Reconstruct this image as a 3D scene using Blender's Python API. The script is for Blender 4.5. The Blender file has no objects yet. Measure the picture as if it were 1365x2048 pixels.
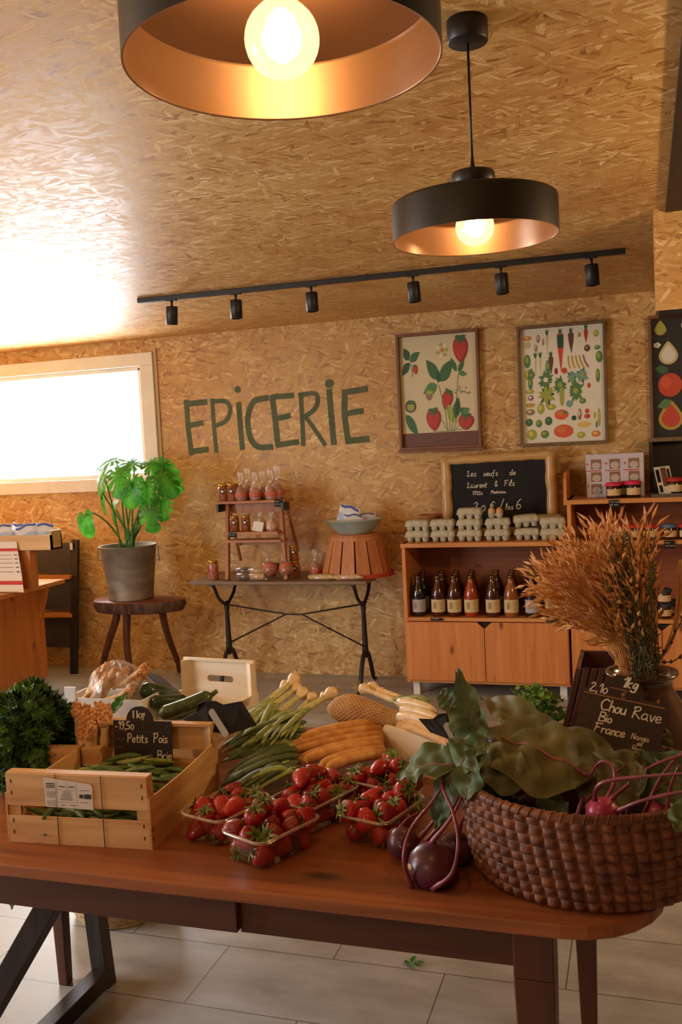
import bpy, math, random
from mathutils import Vector, Matrix, Euler
R = math.radians
random.seed(7)
SC = bpy.context.scene
COL = SC.collection

# ------------------------------------------------------------------ camera
IW, IH, FPX = 1365, 2048, 1850.0
PSI, TH, RO = R(18.0), R(4.0), R(2.85)
CAM = Vector((0, 0, 1.55))
FV = Vector((-math.sin(PSI)*math.cos(TH), math.cos(PSI)*math.cos(TH), -math.sin(TH)))
_r0 = Vector((math.cos(PSI), math.sin(PSI), 0)); _u0 = _r0.cross(FV)
RV = _r0*math.cos(RO) - _u0*math.sin(RO)
UV = _u0*math.cos(RO) + _r0*math.sin(RO)
cd = bpy.data.cameras.new('camera'); cam = bpy.data.objects.new('camera', cd); COL.objects.link(cam)
cd.sensor_fit = 'VERTICAL'; cd.sensor_height = 36.0; cd.lens = 36.0*FPX/IH; cd.clip_start = 0.02
m3 = Matrix((RV, UV, -FV)).transposed()
cam.matrix_world = Matrix.Translation(CAM) @ m3.to_4x4()
SC.camera = cam

# ------------------------------------------------------------------ world, lights, exposure
SC.view_settings.view_transform = 'Standard'; SC.view_settings.look = 'None'
SC.view_settings.gamma = 1.0; SC.view_settings.use_curve_mapping = False
SC.view_settings.exposure = 0.06
SC.cycles.use_denoising = True
SC.cycles.max_bounces = 8; SC.cycles.transparent_max_bounces = 24
SC.cycles.sample_clamp_indirect = 6.0
w = bpy.data.worlds.new('world'); SC.world = w; w.use_nodes = True
w.node_tree.nodes['Background'].inputs[0].default_value = (0.95, 0.98, 1.0, 1)
w.node_tree.nodes['Background'].inputs[1].default_value = 3.0

def area(name, loc, target, sx, sy, power, color):
    l = bpy.data.lights.new(name, 'AREA'); l.shape = 'RECTANGLE'; l.size = sx; l.size_y = sy
    l.energy = power; l.color = color
    o = bpy.data.objects.new(name, l); COL.objects.link(o); o.location = loc
    d = Vector(target) - Vector(loc); o.rotation_euler = d.to_track_quat('-Z', 'Y').to_euler()
    return o
# daylight through the back window, the street window at the left and unseen fill lamps added to brighten ceiling and cabinets
area('window_daylight', (-4.33, 6.12, 1.77), (-4.33, 4.0, 1.5), 1.34, 0.86, 115, (0.97, 0.98, 1.0))
area('side_window_daylight', (-4.92, 1.0, 1.25), (-1.5, 2.0, 0.2), 1.9, 1.5, 100, (0.74, 0.86, 1.0))
def add_fill_lamp(loc, power, color, r=.07):
    l = bpy.data.lights.new('fill_lamp', 'POINT'); l.energy = power; l.color = color; l.shadow_soft_size = r
    o = bpy.data.objects.new('fill_lamp', l); COL.objects.link(o); o.location = loc; return o
add_fill_lamp((-3.1, 1.7, 1.95), 46, (1.0, .73, .42))
add_fill_lamp((1.25, 3.0, 1.95), 54, (1.0, .71, .38))
add_fill_lamp((-1.4, -.8, 2.05), 20, (1.0, .72, .46))

# ------------------------------------------------------------------ pixel -> point
def ray(px, py): return FV + RV*((px-IW/2)/FPX) + UV*((IH/2-py)/FPX)
def PY(px, py, Y): r = ray(px, py); return CAM + r*((Y-CAM.y)/r.y)
def PZ(px, py, Z): r = ray(px, py); return CAM + r*((Z-CAM.z)/r.z)
def PD(px, py, D): return CAM + ray(px, py)*D

# ------------------------------------------------------------------ mesh builder
class MB:
    def __init__(s): s.v = []; s.f = []; s.m = []; s.s = []
    def add(s, vs, fs, mi=0, sm=False):
        o = len(s.v); s.v += [Vector(q) for q in vs]
        for f in fs: s.f.append(tuple(o+i for i in f)); s.m.append(mi); s.s.append(sm)
        return s
    def box(s, x0, x1, y0, y1, z0, z1, mi=0, M=None):
        vs = [Vector((x, y, z)) for z in (z0, z1) for y in (y0, y1) for x in (x0, x1)]
        if M: vs = [M @ q for q in vs]
        return s.add(vs, [(0,2,3,1),(4,5,7,6),(0,1,5,4),(2,6,7,3),(0,4,6,2),(1,3,7,5)], mi)
    def hexa(s, b, t, mi=0):      # 4 bottom + 4 top points
        return s.add(list(b)+list(t), [(3,2,1,0),(4,5,6,7),(0,1,5,4),(1,2,6,5),(2,3,7,6),(3,0,4,7)], mi)
    def beam(s, p, q, w0, h0, w1=None, h1=None, up=(0,0,1), mi=0):
        p = Vector(p); q = Vector(q); w1 = w0 if w1 is None else w1; h1 = h0 if h1 is None else h1
        d = (q-p).normalized(); u = Vector(up)
        if abs(d.dot(u)) > .95: u = Vector((0,1,0))
        a = d.cross(u).normalized(); b = a.cross(d)
        r = lambda c, ww, hh: [c-a*ww/2-b*hh/2, c+a*ww/2-b*hh/2, c+a*ww/2+b*hh/2, c-a*ww/2+b*hh/2]
        return s.add(r(p,w0,h0)+r(q,w1,h1), [(0,1,2,3),(7,6,5,4),(0,4,5,1),(1,5,6,2),(2,6,7,3),(3,7,4,0)], mi)
    def tube(s, pts, r, n=8, mi=0, cap=True, flat=1.0):
        pts = [Vector(p) for p in pts]; k = len(pts)
        rs = r if isinstance(r, (list, tuple)) else [r]*k
        t0 = (pts[1]-pts[0]).normalized(); ref = Vector((0,0,1)) if abs(t0.z) < .9 else Vector((0,1,0))
        a = t0.cross(ref).normalized(); vs = []
        for i in range(k):
            t = (pts[min(i+1,k-1)]-pts[max(i-1,0)])
            t = t.normalized() if t.length > 1e-9 else t0
            a = (a - t*a.dot(t)); a = a.normalized() if a.length > 1e-6 else t.cross(Vector((.3,.8,.5))).normalized()
            b = t.cross(a)
            for j in range(n):
                an = 2*math.pi*j/n; vs.append(pts[i] + a*(rs[i]*math.cos(an)) + b*(rs[i]*flat*math.sin(an)))
        fs = [(i*n+j, i*n+(j+1)%n, (i+1)*n+(j+1)%n, (i+1)*n+j) for i in range(k-1) for j in range(n)]
        s.add(vs, fs, mi, True)
        if cap:
            o = len(s.v)-k*n
            s.f.append(tuple(o+j for j in reversed(range(n)))); s.m.append(mi); s.s.append(True)
            s.f.append(tuple(o+(k-1)*n+j for j in range(n))); s.m.append(mi); s.s.append(True)
        return s
    def lathe(s, prof, n=24, c=(0,0,0), mi=0, sm=True, M=None, sx=1, sy=1, wob=0, seed=0):
        c = Vector(c); vs = []; rd = random.Random(seed); ph = [rd.random()*6.28 for _ in range(3)]
        for (r, z) in prof:
            for j in range(n):
                a = 2*math.pi*j/n; q = r*(1+wob*(math.sin(2*a+ph[0])+.6*math.sin(3*a+ph[1]+z*30)))
                v = Vector((q*math.cos(a)*sx, q*math.sin(a)*sy, z)); vs.append((M @ v if M else v)+c)
        k = len(prof)
        fs = [(i*n+j, i*n+(j+1)%n, (i+1)*n+(j+1)%n, (i+1)*n+j) for i in range(k-1) for j in range(n)]
        s.add(vs, fs, mi, sm); o = len(s.v)-k*n
        if prof[0][0] > 1e-5: s.f.append(tuple(o+j for j in reversed(range(n)))); s.m.append(mi); s.s.append(False)
        if prof[-1][0] > 1e-5: s.f.append(tuple(o+(k-1)*n+j for j in range(n))); s.m.append(mi); s.s.append(False)
        return s
    def lathe_open(s, prof, n=24, c=(0,0,0), mi=0, M=None):
        c = Vector(c); vs = []
        for (r, z) in prof:
            for j in range(n):
                a = 2*math.pi*j/n; v = Vector((r*math.cos(a), r*math.sin(a), z)); vs.append((M @ v if M else v)+c)
        k = len(prof)
        return s.add(vs, [(i*n+j, i*n+(j+1)%n, (i+1)*n+(j+1)%n, (i+1)*n+j) for i in range(k-1) for j in range(n)], mi, True)
    def poly(s, pts, mi=0): return s.add(pts, [tuple(range(len(pts)))], mi)
    def prism(s, pts, d, mi=0):
        d = Vector(d); n = len(pts); a = [Vector(p) for p in pts]; b = [p+d for p in a]
        return s.add(a+b, [tuple(range(n))[::-1], tuple(range(n, 2*n))] + [(i, (i+1)%n, n+(i+1)%n, n+i) for i in range(n)], mi)
    def grid(s, fn, nu, nv, mi=0, sm=True):
        vs = [fn(i/nu, j/nv) for i in range(nu+1) for j in range(nv+1)]
        return s.add(vs, [(i*(nv+1)+j, (i+1)*(nv+1)+j, (i+1)*(nv+1)+j+1, i*(nv+1)+j+1) for i in range(nu) for j in range(nv)], mi, sm)
    def build(s, name, mats, parent=None, bevel=0, seg=2, local=False):
        org = Vector((0,0,0)); q = None if local else parent
        while q is not None: org = org + q.location; q = q.parent
        me = bpy.data.meshes.new(name); me.from_pydata([tuple(v-org) for v in s.v], [], s.f)
        mats = mats if isinstance(mats, (list, tuple)) else [mats]
        for m_ in mats: me.materials.append(m_)
        me.polygons.foreach_set('material_index', [min(i, len(mats)-1) for i in s.m])
        me.polygons.foreach_set('use_smooth', s.s); me.update()
        o = bpy.data.objects.new(name, me); COL.objects.link(o)
        if parent is not None: o.parent = parent
        if bevel:
            b = o.modifiers.new('bevel', 'BEVEL'); b.width = bevel; b.segments = seg; b.limit_method = 'ANGLE'; b.angle_limit = R(40)
        return o
def recentre(o):      # put a parentless mesh's origin at its base
    me = o.data; n = len(me.vertices)
    xs = [v.co.x for v in me.vertices]; ys = [v.co.y for v in me.vertices]; zs = [v.co.z for v in me.vertices]
    c = Vector(((min(xs)+max(xs))/2, (min(ys)+max(ys))/2, min(zs)))
    for v in me.vertices: v.co -= c
    o.location = c; return o
def tag(o, label, cat, group=None, kind=None):
    o['label'] = label; o['category'] = cat
    if group: o['group'] = group
    if kind: o['kind'] = kind
    return o
def thing(name, label, cat, loc=(0,0,0), group=None):
    o = bpy.data.objects.new(name, None); COL.objects.link(o); o.empty_display_size = .02
    o.location = loc; return tag(o, label, cat, group)
def struct(o): o['kind'] = 'structure'; return o
def dup(root, loc=None, rot=None, label=None, group=None, scale=None):
    def cp(o, par):
        c = o.copy(); COL.objects.link(c)
        if par is not None: c.parent = par
        for ch in KIDS.get(o.name, None) or list(o.children): cp(ch, c)
        return c
    r = cp(root, None)
    if loc is not None: r.location = loc
    if rot is not None: r.rotation_euler = rot
    if scale is not None: r.scale = (scale,)*3 if not isinstance(scale, tuple) else scale
    if label: r['label'] = label
    if group: r['group'] = group
    return r
KIDS = {}
class Proto:                     # first use moves the original, later uses are copies
    def __init__(s, root): s.r = root; s.used = False
    def put(s, loc, rot=(0,0,0), label=None, group=None, scale=1.0, shrink=False):
        if not s.used:
            s.used = True; o = s.r; o.location = loc; o.rotation_euler = rot
            o.scale = scale if isinstance(scale, tuple) else (scale,)*3
            if label: o['label'] = label
            if group: o['group'] = group
            return o
        return dup(s.r, loc, rot, label, group, scale)
def bez(p0, p1, p2, p3, n=12):
    p0, p1, p2, p3 = map(Vector, (p0, p1, p2, p3)); o = []
    for i in range(n+1):
        t = i/n; u = 1-t; o.append(p0*u**3 + p1*(3*u*u*t) + p2*(3*u*t*t) + p3*t**3)
    return o
def crom(pts, k=6):
    P = [Vector(p) for p in pts]
    if len(P) < 3: return P
    Q = [P[0]*2-P[1]] + P + [P[-1]*2-P[-2]]; o = []
    for i in range(1, len(Q)-2):
        for j in range(k):
            t = j/k; a, b, c, d = Q[i-1], Q[i], Q[i+1], Q[i+2]
            o.append(.5*((2*b)+(c-a)*t+(2*a-5*b+4*c-d)*t*t+(3*b-a-3*c+d)*t**3))
    return o+[P[-1]]

# ------------------------------------------------------------------ materials
def srgb(r, g, b):
    f = lambda c: (c/255/12.92) if c/255 <= .04045 else ((c/255+.055)/1.055)**2.4
    return (f(r), f(g), f(b), 1)
def newmat(name):
    m = bpy.data.materials.new(name); m.use_nodes = True; nt = m.node_tree
    return m, nt, nt.nodes['Principled BSDF']
def mk(name, c1, c2=None, rough=.6, sc=(6,6,6), ns=1.0, detail=4, bump=0, metal=0, spec=.5, trans=0, coat=0, contrast=(.35,.65), bsc=None):
    m, nt, p = newmat(name); N = nt.nodes; L = nt.links
    p.inputs['Roughness'].default_value = rough; p.inputs['Metallic'].default_value = metal
    p.inputs['Specular IOR Level'].default_value = spec; p.inputs['Coat Weight'].default_value = coat
    p.inputs['Coat Roughness'].default_value = .15
    p.inputs['Base Color'].default_value = c1
    if c2 is not None or bump:
        tc = N.new('ShaderNodeTexCoord'); mp = N.new('ShaderNodeMapping'); mp.inputs['Scale'].default_value = sc
        L.new(tc.outputs['Object'], mp.inputs['Vector'])
        no = N.new('ShaderNodeTexNoise'); no.inputs['Scale'].default_value = ns; no.inputs['Detail'].default_value = detail
        no.inputs['Distortion'].default_value = .4
        L.new(mp.outputs[0], no.inputs['Vector'])
        if c2 is not None:
            cr = N.new('ShaderNodeValToRGB'); cr.color_ramp.elements[0].position = contrast[0]; cr.color_ramp.elements[1].position = contrast[1]
            cr.color_ramp.elements[0].color = c1; cr.color_ramp.elements[1].color = c2
            L.new(no.outputs['Fac'], cr.inputs[0]); L.new(cr.outputs[0], p.inputs['Base Color'])
            m['ramp'] = cr.name
        if bump:
            bp = N.new('ShaderNodeBump'); bp.inputs['Strength'].default_value = bump; bp.inputs['Distance'].default_value = .003
            L.new(no.outputs['Fac'], bp.inputs['Height']); L.new(bp.outputs[0], p.inputs['Normal'])
    if trans:
        out = N['Material Output']; tr = N.new('ShaderNodeBsdfTranslucent'); mx = N.new('ShaderNodeMixShader'); mx.inputs[0].default_value = trans
        if c2 is not None: L.new(N[m['ramp']].outputs[0], tr.inputs[0])
        else: tr.inputs[0].default_value = c1
        L.new(p.outputs[0], mx.inputs[1]); L.new(tr.outputs[0], mx.inputs[2]); L.new(mx.outputs[0], out.inputs[0])
    return m
def clear(name, tint=(1,1,1,1), base=.06, edge=.5, rough=.08, diff=0, dcol=(1,1,1,1)):
    m = bpy.data.materials.new(name); m.use_nodes = True; nt = m.node_tree; N = nt.nodes; L = nt.links
    N.remove(N['Principled BSDF']); out = N['Material Output']
    t = N.new('ShaderNodeBsdfTransparent'); t.inputs[0].default_value = tint
    g = N.new('ShaderNodeBsdfGlossy'); g.inputs['Roughness'].default_value = rough
    lw = N.new('ShaderNodeLayerWeight'); lw.inputs[0].default_value = .35
    mr = N.new('ShaderNodeMapRange'); mr.inputs['To Min'].default_value = base; mr.inputs['To Max'].default_value = edge
    L.new(lw.outputs['Facing'], mr.inputs[0]); mx = N.new('ShaderNodeMixShader')
    L.new(mr.outputs[0], mx.inputs[0]); L.new(t.outputs[0], mx.inputs[1]); L.new(g.outputs[0], mx.inputs[2])
    fin = mx
    if diff:
        d = N.new('ShaderNodeBsdfDiffuse'); d.inputs[0].default_value = dcol; m2 = N.new('ShaderNodeMixShader'); m2.inputs[0].default_value = diff
        L.new(mx.outputs[0], m2.inputs[1]); L.new(d.outputs[0], m2.inputs[2]); fin = m2
    L.new(fin.outputs[0], out.inputs[0]); return m
def emis(name, col, st):
    m = bpy.data.materials.new(name); m.use_nodes = True; N = m.node_tree.nodes; N.remove(N['Principled BSDF'])
    e = N.new('ShaderNodeEmission'); e.inputs[0].default_value = col; e.inputs[1].default_value = st
    m.node_tree.links.new(e.outputs[0], N['Material Output'].inputs[0]); return m
def osb(name, axes, rough=.42, size=1.0, dark=1.0, spec=.4):
    """oriented strand board: layered, stretched voronoi flakes at several angles"""
    m, nt, p = newmat(name); N = nt.nodes; L = nt.links
    def math_(op, a, b=None):
        n = N.new('ShaderNodeMath'); n.operation = op
        for i, q in enumerate((a, b)):
            if q is None: continue
            if isinstance(q, (int, float)): n.inputs[i].default_value = q
            else: L.new(q, n.inputs[i])
        return n.outputs[0]
    def mixf(f, a, b):
        n = N.new('ShaderNodeMix'); n.data_type = 'FLOAT'; L.new(f, n.inputs[0]); L.new(a, n.inputs[2]); L.new(b, n.inputs[3]); return n.outputs[0]
    tc = N.new('ShaderNodeTexCoord'); sp = N.new('ShaderNodeSeparateXYZ'); L.new(tc.outputs['Object'], sp.inputs[0])
    cb = N.new('ShaderNodeCombineXYZ'); L.new(sp.outputs[axes[0]], cb.inputs[0]); L.new(sp.outputs[axes[1]], cb.inputs[1])
    wn = N.new('ShaderNodeTexNoise'); wn.inputs['Scale'].default_value = 9/size; wn.inputs['Detail'].default_value = 3; L.new(cb.outputs[0], wn.inputs['Vector'])
    ws = N.new('ShaderNodeVectorMath'); ws.operation = 'SCALE'; ws.inputs['Scale'].default_value = .03*size
    L.new(wn.outputs['Color'], ws.inputs[0]); wa = N.new('ShaderNodeVectorMath'); wa.operation = 'ADD'; L.new(cb.outputs[0], wa.inputs[0]); L.new(ws.outputs[0], wa.inputs[1])
    val = hgt = None
    for i, (ang, su, sv, thr) in enumerate([(4, 11, 46, 0), (-24, 13, 60, .45), (33, 14, 56, .5), (-8, 12, 52, .5), (78, 15, 60, .74), (14, 16, 85, .55), (-50, 18, 90, .74)]):
        mp = N.new('ShaderNodeMapping'); mp.inputs['Rotation'].default_value = (0, 0, R(ang))
        mp2 = N.new('ShaderNodeMapping'); mp2.inputs['Scale'].default_value = (su/size, sv/size, 1); mp2.inputs['Location'].default_value = (i*7.3, i*3.1, 0)
        L.new(wa.outputs[0], mp.inputs[0]); L.new(mp.outputs[0], mp2.inputs[0])
        vo = N.new('ShaderNodeTexVoronoi'); vo.voronoi_dimensions = '2D'; vo.inputs['Scale'].default_value = 1; L.new(mp2.outputs[0], vo.inputs['Vector'])
        s2 = N.new('ShaderNodeSeparateColor'); L.new(vo.outputs['Color'], s2.inputs[0])
        mp3 = N.new('ShaderNodeMapping'); mp3.inputs['Scale'].default_value = (.6, 5, 1); L.new(mp2.outputs[0], mp3.inputs[0])
        gr = N.new('ShaderNodeTexNoise'); gr.noise_dimensions = '2D'; gr.inputs['Scale'].default_value = 1.0; gr.inputs['Detail'].default_value = 2; L.new(mp3.outputs[0], gr.inputs['Vector'])
        v = math_('ADD', s2.outputs[0], math_('MULTIPLY', math_('SUBTRACT', gr.outputs['Fac'], .5), .8))
        h = math_('ADD', s2.outputs[2], math_('MULTIPLY', gr.outputs['Fac'], .35))
        edge = math_('MULTIPLY', math_('GREATER_THAN', vo.outputs['Distance'], .62), .0)
        if val is None: val, hgt = v, h
        else:
            f = math_('MULTIPLY', math_('GREATER_THAN', s2.outputs[1], thr), math_('LESS_THAN', vo.outputs['Distance'], .55))
            val = mixf(f, val, v); hgt = mixf(f, hgt, h)
    cr = N.new('ShaderNodeValToRGB'); e = cr.color_ramp.elements
    k = dark
    cols = [(0, srgb(160,116,64)), (.10, srgb(196,152,90)), (.5, srgb(206,166,102)), (.88, srgb(216,180,118)), (1.0, srgb(238,210,156))]
    e[0].position = 0; e[0].color = cols[0][1]; e[1].position = 1; e[1].color = cols[-1][1]
    for q, c in cols[1:-1]: x = e.new(q); x.color = c
    L.new(val, cr.inputs[0])
    ln = N.new('ShaderNodeTexNoise'); ln.inputs['Scale'].default_value = 1.1; ln.inputs['Detail'].default_value = 2; L.new(cb.outputs[0], ln.inputs['Vector'])
    mx = N.new('ShaderNodeMix'); mx.data_type = 'RGBA'; mx.blend_type = 'MULTIPLY'; mx.inputs[0].default_value = .55
    l2 = N.new('ShaderNodeValToRGB'); l2.color_ramp.elements[0].position = .35; l2.color_ramp.elements[1].position = .65
    l2.color_ramp.elements[0].color = srgb(225,190,160); l2.color_ramp.elements[1].color = (1,1,1,1)
    L.new(ln.outputs['Fac'], l2.inputs[0]); L.new(cr.outputs[0], mx.inputs[6]); L.new(l2.outputs[0], mx.inputs[7])
    L.new(mx.outputs[2], p.inputs['Base Color'])
    rr = N.new('ShaderNodeMapRange'); rr.inputs['To Min'].default_value = rough-.1; rr.inputs['To Max'].default_value = rough+.14
    L.new(val, rr.inputs[0]); L.new(rr.outputs[0], p.inputs['Roughness'])
    bp = N.new('ShaderNodeBump'); bp.inputs['Strength'].default_value = .16; bp.inputs['Distance'].default_value = .003
    p.inputs['Specular IOR Level'].default_value = spec
    L.new(hgt, bp.inputs['Height']); L.new(bp.outputs[0], p.inputs['Normal'])
    return m
def wood(name, c1, c2, axis='z', rough=.5, knots=True, fine=1.0, coat=0, kc=(90,45,20), plank=0, bump=.15):
    """grain stretched along an axis with knots and optional planks"""
    m, nt, p = newmat(name); N = nt.nodes; L = nt.links
    tc = N.new('ShaderNodeTexCoord'); mp = N.new('ShaderNodeMapping')
    s = {'x': (1.2, 16, 16), 'y': (16, 1.2, 16), 'z': (16, 16, 1.2)}[axis]
    mp.inputs['Scale'].default_value = tuple(q*fine for q in s); L.new(tc.outputs['Object'], mp.inputs[0])
    n1 = N.new('ShaderNodeTexNoise'); n1.inputs['Scale'].default_value = 1.4; n1.inputs['Detail'].default_value = 6; n1.inputs['Distortion'].default_value = .8
    L.new(mp.outputs[0], n1.inputs['Vector'])
    cr = N.new('ShaderNodeValToRGB'); cr.color_ramp.elements[0].position = .3; cr.color_ramp.elements[1].position = .7
    cr.color_ramp.elements[0].color = c1; cr.color_ramp.elements[1].color = c2; L.new(n1.outputs['Fac'], cr.inputs[0]); last = cr.outputs[0]
    if knots:
        mk_ = N.new('ShaderNodeMapping'); ks = {'x': (3, 7, 7), 'y': (7, 3, 7), 'z': (7, 7, 3)}[axis]; mk_.inputs['Scale'].default_value = tuple(q*fine for q in ks)
        L.new(tc.outputs['Object'], mk_.inputs[0]); vo = N.new('ShaderNodeTexVoronoi'); vo.inputs['Scale'].default_value = 1.0; L.new(mk_.outputs[0], vo.inputs['Vector'])
        kr = N.new('ShaderNodeValToRGB'); kr.color_ramp.elements[0].position = .04; kr.color_ramp.elements[1].position = .12
        kr.color_ramp.elements[0].color = srgb(*kc); kr.color_ramp.elements[1].color = (1,1,1,1); L.new(vo.outputs['Distance'], kr.inputs[0])
        mx = N.new('ShaderNodeMix'); mx.data_type = 'RGBA'; mx.blend_type = 'MULTIPLY'; mx.inputs[0].default_value = .75
        L.new(last, mx.inputs[6]); L.new(kr.outputs[0], mx.inputs[7]); last = mx.outputs[2]
    L.new(last, p.inputs['Base Color']); p.inputs['Roughness'].default_value = rough; p.inputs['Coat Weight'].default_value = coat
    bp = N.new('ShaderNodeBump'); bp.inputs['Strength'].default_value = bump; bp.inputs['Distance'].default_value = .002
    L.new(n1.outputs['Fac'], bp.inputs['Height']); L.new(bp.outputs[0], p.inputs['Normal'])
    return m
M = {}
M['osb_wall'] = osb('osb_wall', (0, 2), rough=.5, size=1.35)
M['osb_ceiling'] = osb('osb_ceiling', (0, 1), rough=.44, size=1.25, spec=.2)
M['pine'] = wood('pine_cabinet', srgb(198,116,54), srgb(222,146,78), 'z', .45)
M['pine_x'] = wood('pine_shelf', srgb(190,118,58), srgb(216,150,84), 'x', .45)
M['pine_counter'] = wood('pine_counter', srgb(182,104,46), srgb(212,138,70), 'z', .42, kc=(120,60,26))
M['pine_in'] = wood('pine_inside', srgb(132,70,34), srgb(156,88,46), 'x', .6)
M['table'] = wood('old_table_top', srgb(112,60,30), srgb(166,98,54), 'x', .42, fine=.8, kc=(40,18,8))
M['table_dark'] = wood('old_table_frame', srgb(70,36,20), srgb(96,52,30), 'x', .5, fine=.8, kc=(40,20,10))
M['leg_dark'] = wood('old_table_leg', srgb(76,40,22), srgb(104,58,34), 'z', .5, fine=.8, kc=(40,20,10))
M['trestle'] = wood('dark_trestle_wood', srgb(34,26,24), srgb(58,42,36), 'z', .5)
M['crate'] = wood('poplar_crate_wood', srgb(198,146,90), srgb(230,190,134), 'x', .6, kc=(120,76,40), fine=1.5)
M['crate_y'] = wood('poplar_crate_side', srgb(196,140,84), srgb(226,182,124), 'y', .6, kc=(120,76,40), fine=1.5)
M['crate_pale'] = wood('pale_crate_wood', srgb(232,212,178), srgb(246,234,210), 'x', .5, knots=False, fine=1.4)
M['stool'] = wood('stool_wood', srgb(86,44,24), srgb(132,72,40), 'x', .4, kc=(50,24,12))
M['bark'] = mk('bark', srgb(52,28,16), srgb(104,64,38), .8, (30,30,12), 1, 6, .6)
M['branch'] = mk('branch_wood', srgb(72,34,18), srgb(110,56,30), .6, (30,30,5), 1, 5, .5)
M['black'] = mk('black_metal', srgb(22,21,20), srgb(30,28,27), .45, (9,9,9))
M['iron'] = mk('cast_iron', srgb(24,20,18), srgb(38,30,25), .5, (40,40,40), 1, 4, .3)
M['shade_out'] = mk('shade_outside_black', srgb(40,34,26), srgb(48,41,32), .42, (5,5,5))
M['shade_in'] = mk('shade_inside_copper', srgb(128,98,76), srgb(136,106,82), .32, (5,5,5), metal=.6)
M['cream'] = mk('window_frame_paint', srgb(224,218,204), srgb(232,227,214), .45, (8,8,8))
M['paper'] = mk('white_paper', srgb(226,220,210), None, .7)
M['white'] = mk('white_card', srgb(232,228,222), None, .6)
M['green_paint'] = mk('green_wall_paint', srgb(74,86,52), srgb(88,98,60), .65, (14,14,14))
M['slate'] = mk('blackboard_slate', srgb(24,23,22), srgb(32,31,29), .65, (10,10,10), spec=.25)
M['slate_brown'] = mk('price_slate', srgb(40,28,22), srgb(50,36,28), .5, (10,10,10))
M['chalk'] = mk('chalk_marker', srgb(232,222,200), None, .8)
M['chalk_dim'] = mk('faint_chalk_marker', srgb(150,140,124), None, .8)
M['print'] = mk('ochre_print', srgb(172,116,60), None, .7)
M['print_dim'] = mk('faint_ochre_print', srgb(96,64,38), None, .7)
M['grey_ink'] = mk('grey_ink', srgb(110,104,98), None, .8)
M['red_ink'] = mk('red_ink', srgb(196,60,52), None, .7)
M['lining_top'] = mk('shade_top_inside', srgb(70,46,30), srgb(78,52,34), .6, (5,5,5))
M['zinc'] = mk('zinc', srgb(116,104,88), srgb(142,130,112), .56, (6,6,14), 1.2, 5, .1, metal=.45)
M['enamel'] = mk('pale_green_enamel', srgb(142,160,146), srgb(156,172,158), .25, (8,8,8))
M['enamel_in'] = mk('white_enamel', srgb(206,214,220), None, .25)
M['clear'] = clear('clear_plastic', base=.05, edge=.45)
M['clear_rim'] = clear('clear_plastic_rim', base=.16, edge=.7, rough=.12, diff=.06)
M['bag'] = clear('cellophane', base=.07, edge=.35, rough=.2, diff=.10, dcol=srgb(235,225,215))
M['film'] = clear('crinkled_film', base=.04, edge=.22, rough=.3, diff=.07, dcol=srgb(235,225,215))
M['jar'] = clear('jar_glass', base=.08, edge=.5, rough=.06)
M['pane'] = clear('window_glass', base=.03, edge=.3, rough=.02)
M['gold'] = mk('gold_lid', srgb(196,148,60), None, .28, metal=.9)
M['soil'] = mk('potting_soil', srgb(34,22,14), srgb(58,40,26), .95, (40,40,40), 1, 5, .8)
M['clay'] = mk('terracotta', srgb(150,92,60), srgb(170,108,72), .7, (20,20,20))
# ================================================================== the room
YW = 5.91; ZC = 2.385; SL = .05
def zc(y): return ZC + SL*(YW-y)
XL, XR, YB = -5.0, 1.7, -1.6
# floor: large grey tiles
def floor_mat():
    m, nt, p = newmat('grey_floor_tiles'); N = nt.nodes; L = nt.links
    tc = N.new('ShaderNodeTexCoord'); mp = N.new('ShaderNodeMapping'); mp.inputs['Location'].default_value = (-.11, -.07, 0); L.new(tc.outputs['Object'], mp.inputs[0])
    br = N.new('ShaderNodeTexBrick'); br.inputs['Scale'].default_value = 1; br.inputs['Brick Width'].default_value = .69; br.inputs['Row Height'].default_value = .31
    br.inputs['Mortar Size'].default_value = .0022; br.inputs['Color1'].default_value = srgb(176,174,170); br.inputs['Color2'].default_value = srgb(186,183,177)
    br.inputs['Mortar'].default_value = srgb(96,88,80); br.inputs['Mortar Smooth'].default_value = .3; L.new(mp.outputs[0], br.inputs['Vector'])
    no = N.new('ShaderNodeTexNoise'); no.inputs['Scale'].default_value = 3.5; no.inputs['Detail'].default_value = 7; no.inputs['Roughness'].default_value = .6
    mp2 = N.new('ShaderNodeMapping'); mp2.inputs['Scale'].default_value = (1, 2.6, 1); L.new(tc.outputs['Object'], mp2.inputs[0]); L.new(mp2.outputs[0], no.inputs['Vector'])
    cr = N.new('ShaderNodeValToRGB'); cr.color_ramp.elements[0].position = .3; cr.color_ramp.elements[1].position = .7
    cr.color_ramp.elements[0].color = srgb(205,200,192); cr.color_ramp.elements[1].color = (1,1,1,1); L.new(no.outputs['Fac'], cr.inputs[0])
    mx = N.new('ShaderNodeMix'); mx.data_type = 'RGBA'; mx.blend_type = 'MULTIPLY'; mx.inputs[0].default_value = 1
    L.new(br.outputs['Color'], mx.inputs[6]); L.new(cr.outputs[0], mx.inputs[7]); L.new(mx.outputs[2], p.inputs['Base Color'])
    rr = N.new('ShaderNodeMapRange'); rr.inputs['To Min'].default_value = .28; rr.inputs['To Max'].default_value = .5; L.new(no.outputs['Fac'], rr.inputs[0]); L.new(rr.outputs[0], p.inputs['Roughness'])
    return m
M['floor'] = floor_mat()
struct(MB().box(XL-.1, XR+.1, YB-.1, YW+.1, -.08, 0).build('floor', M['floor']))
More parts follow.
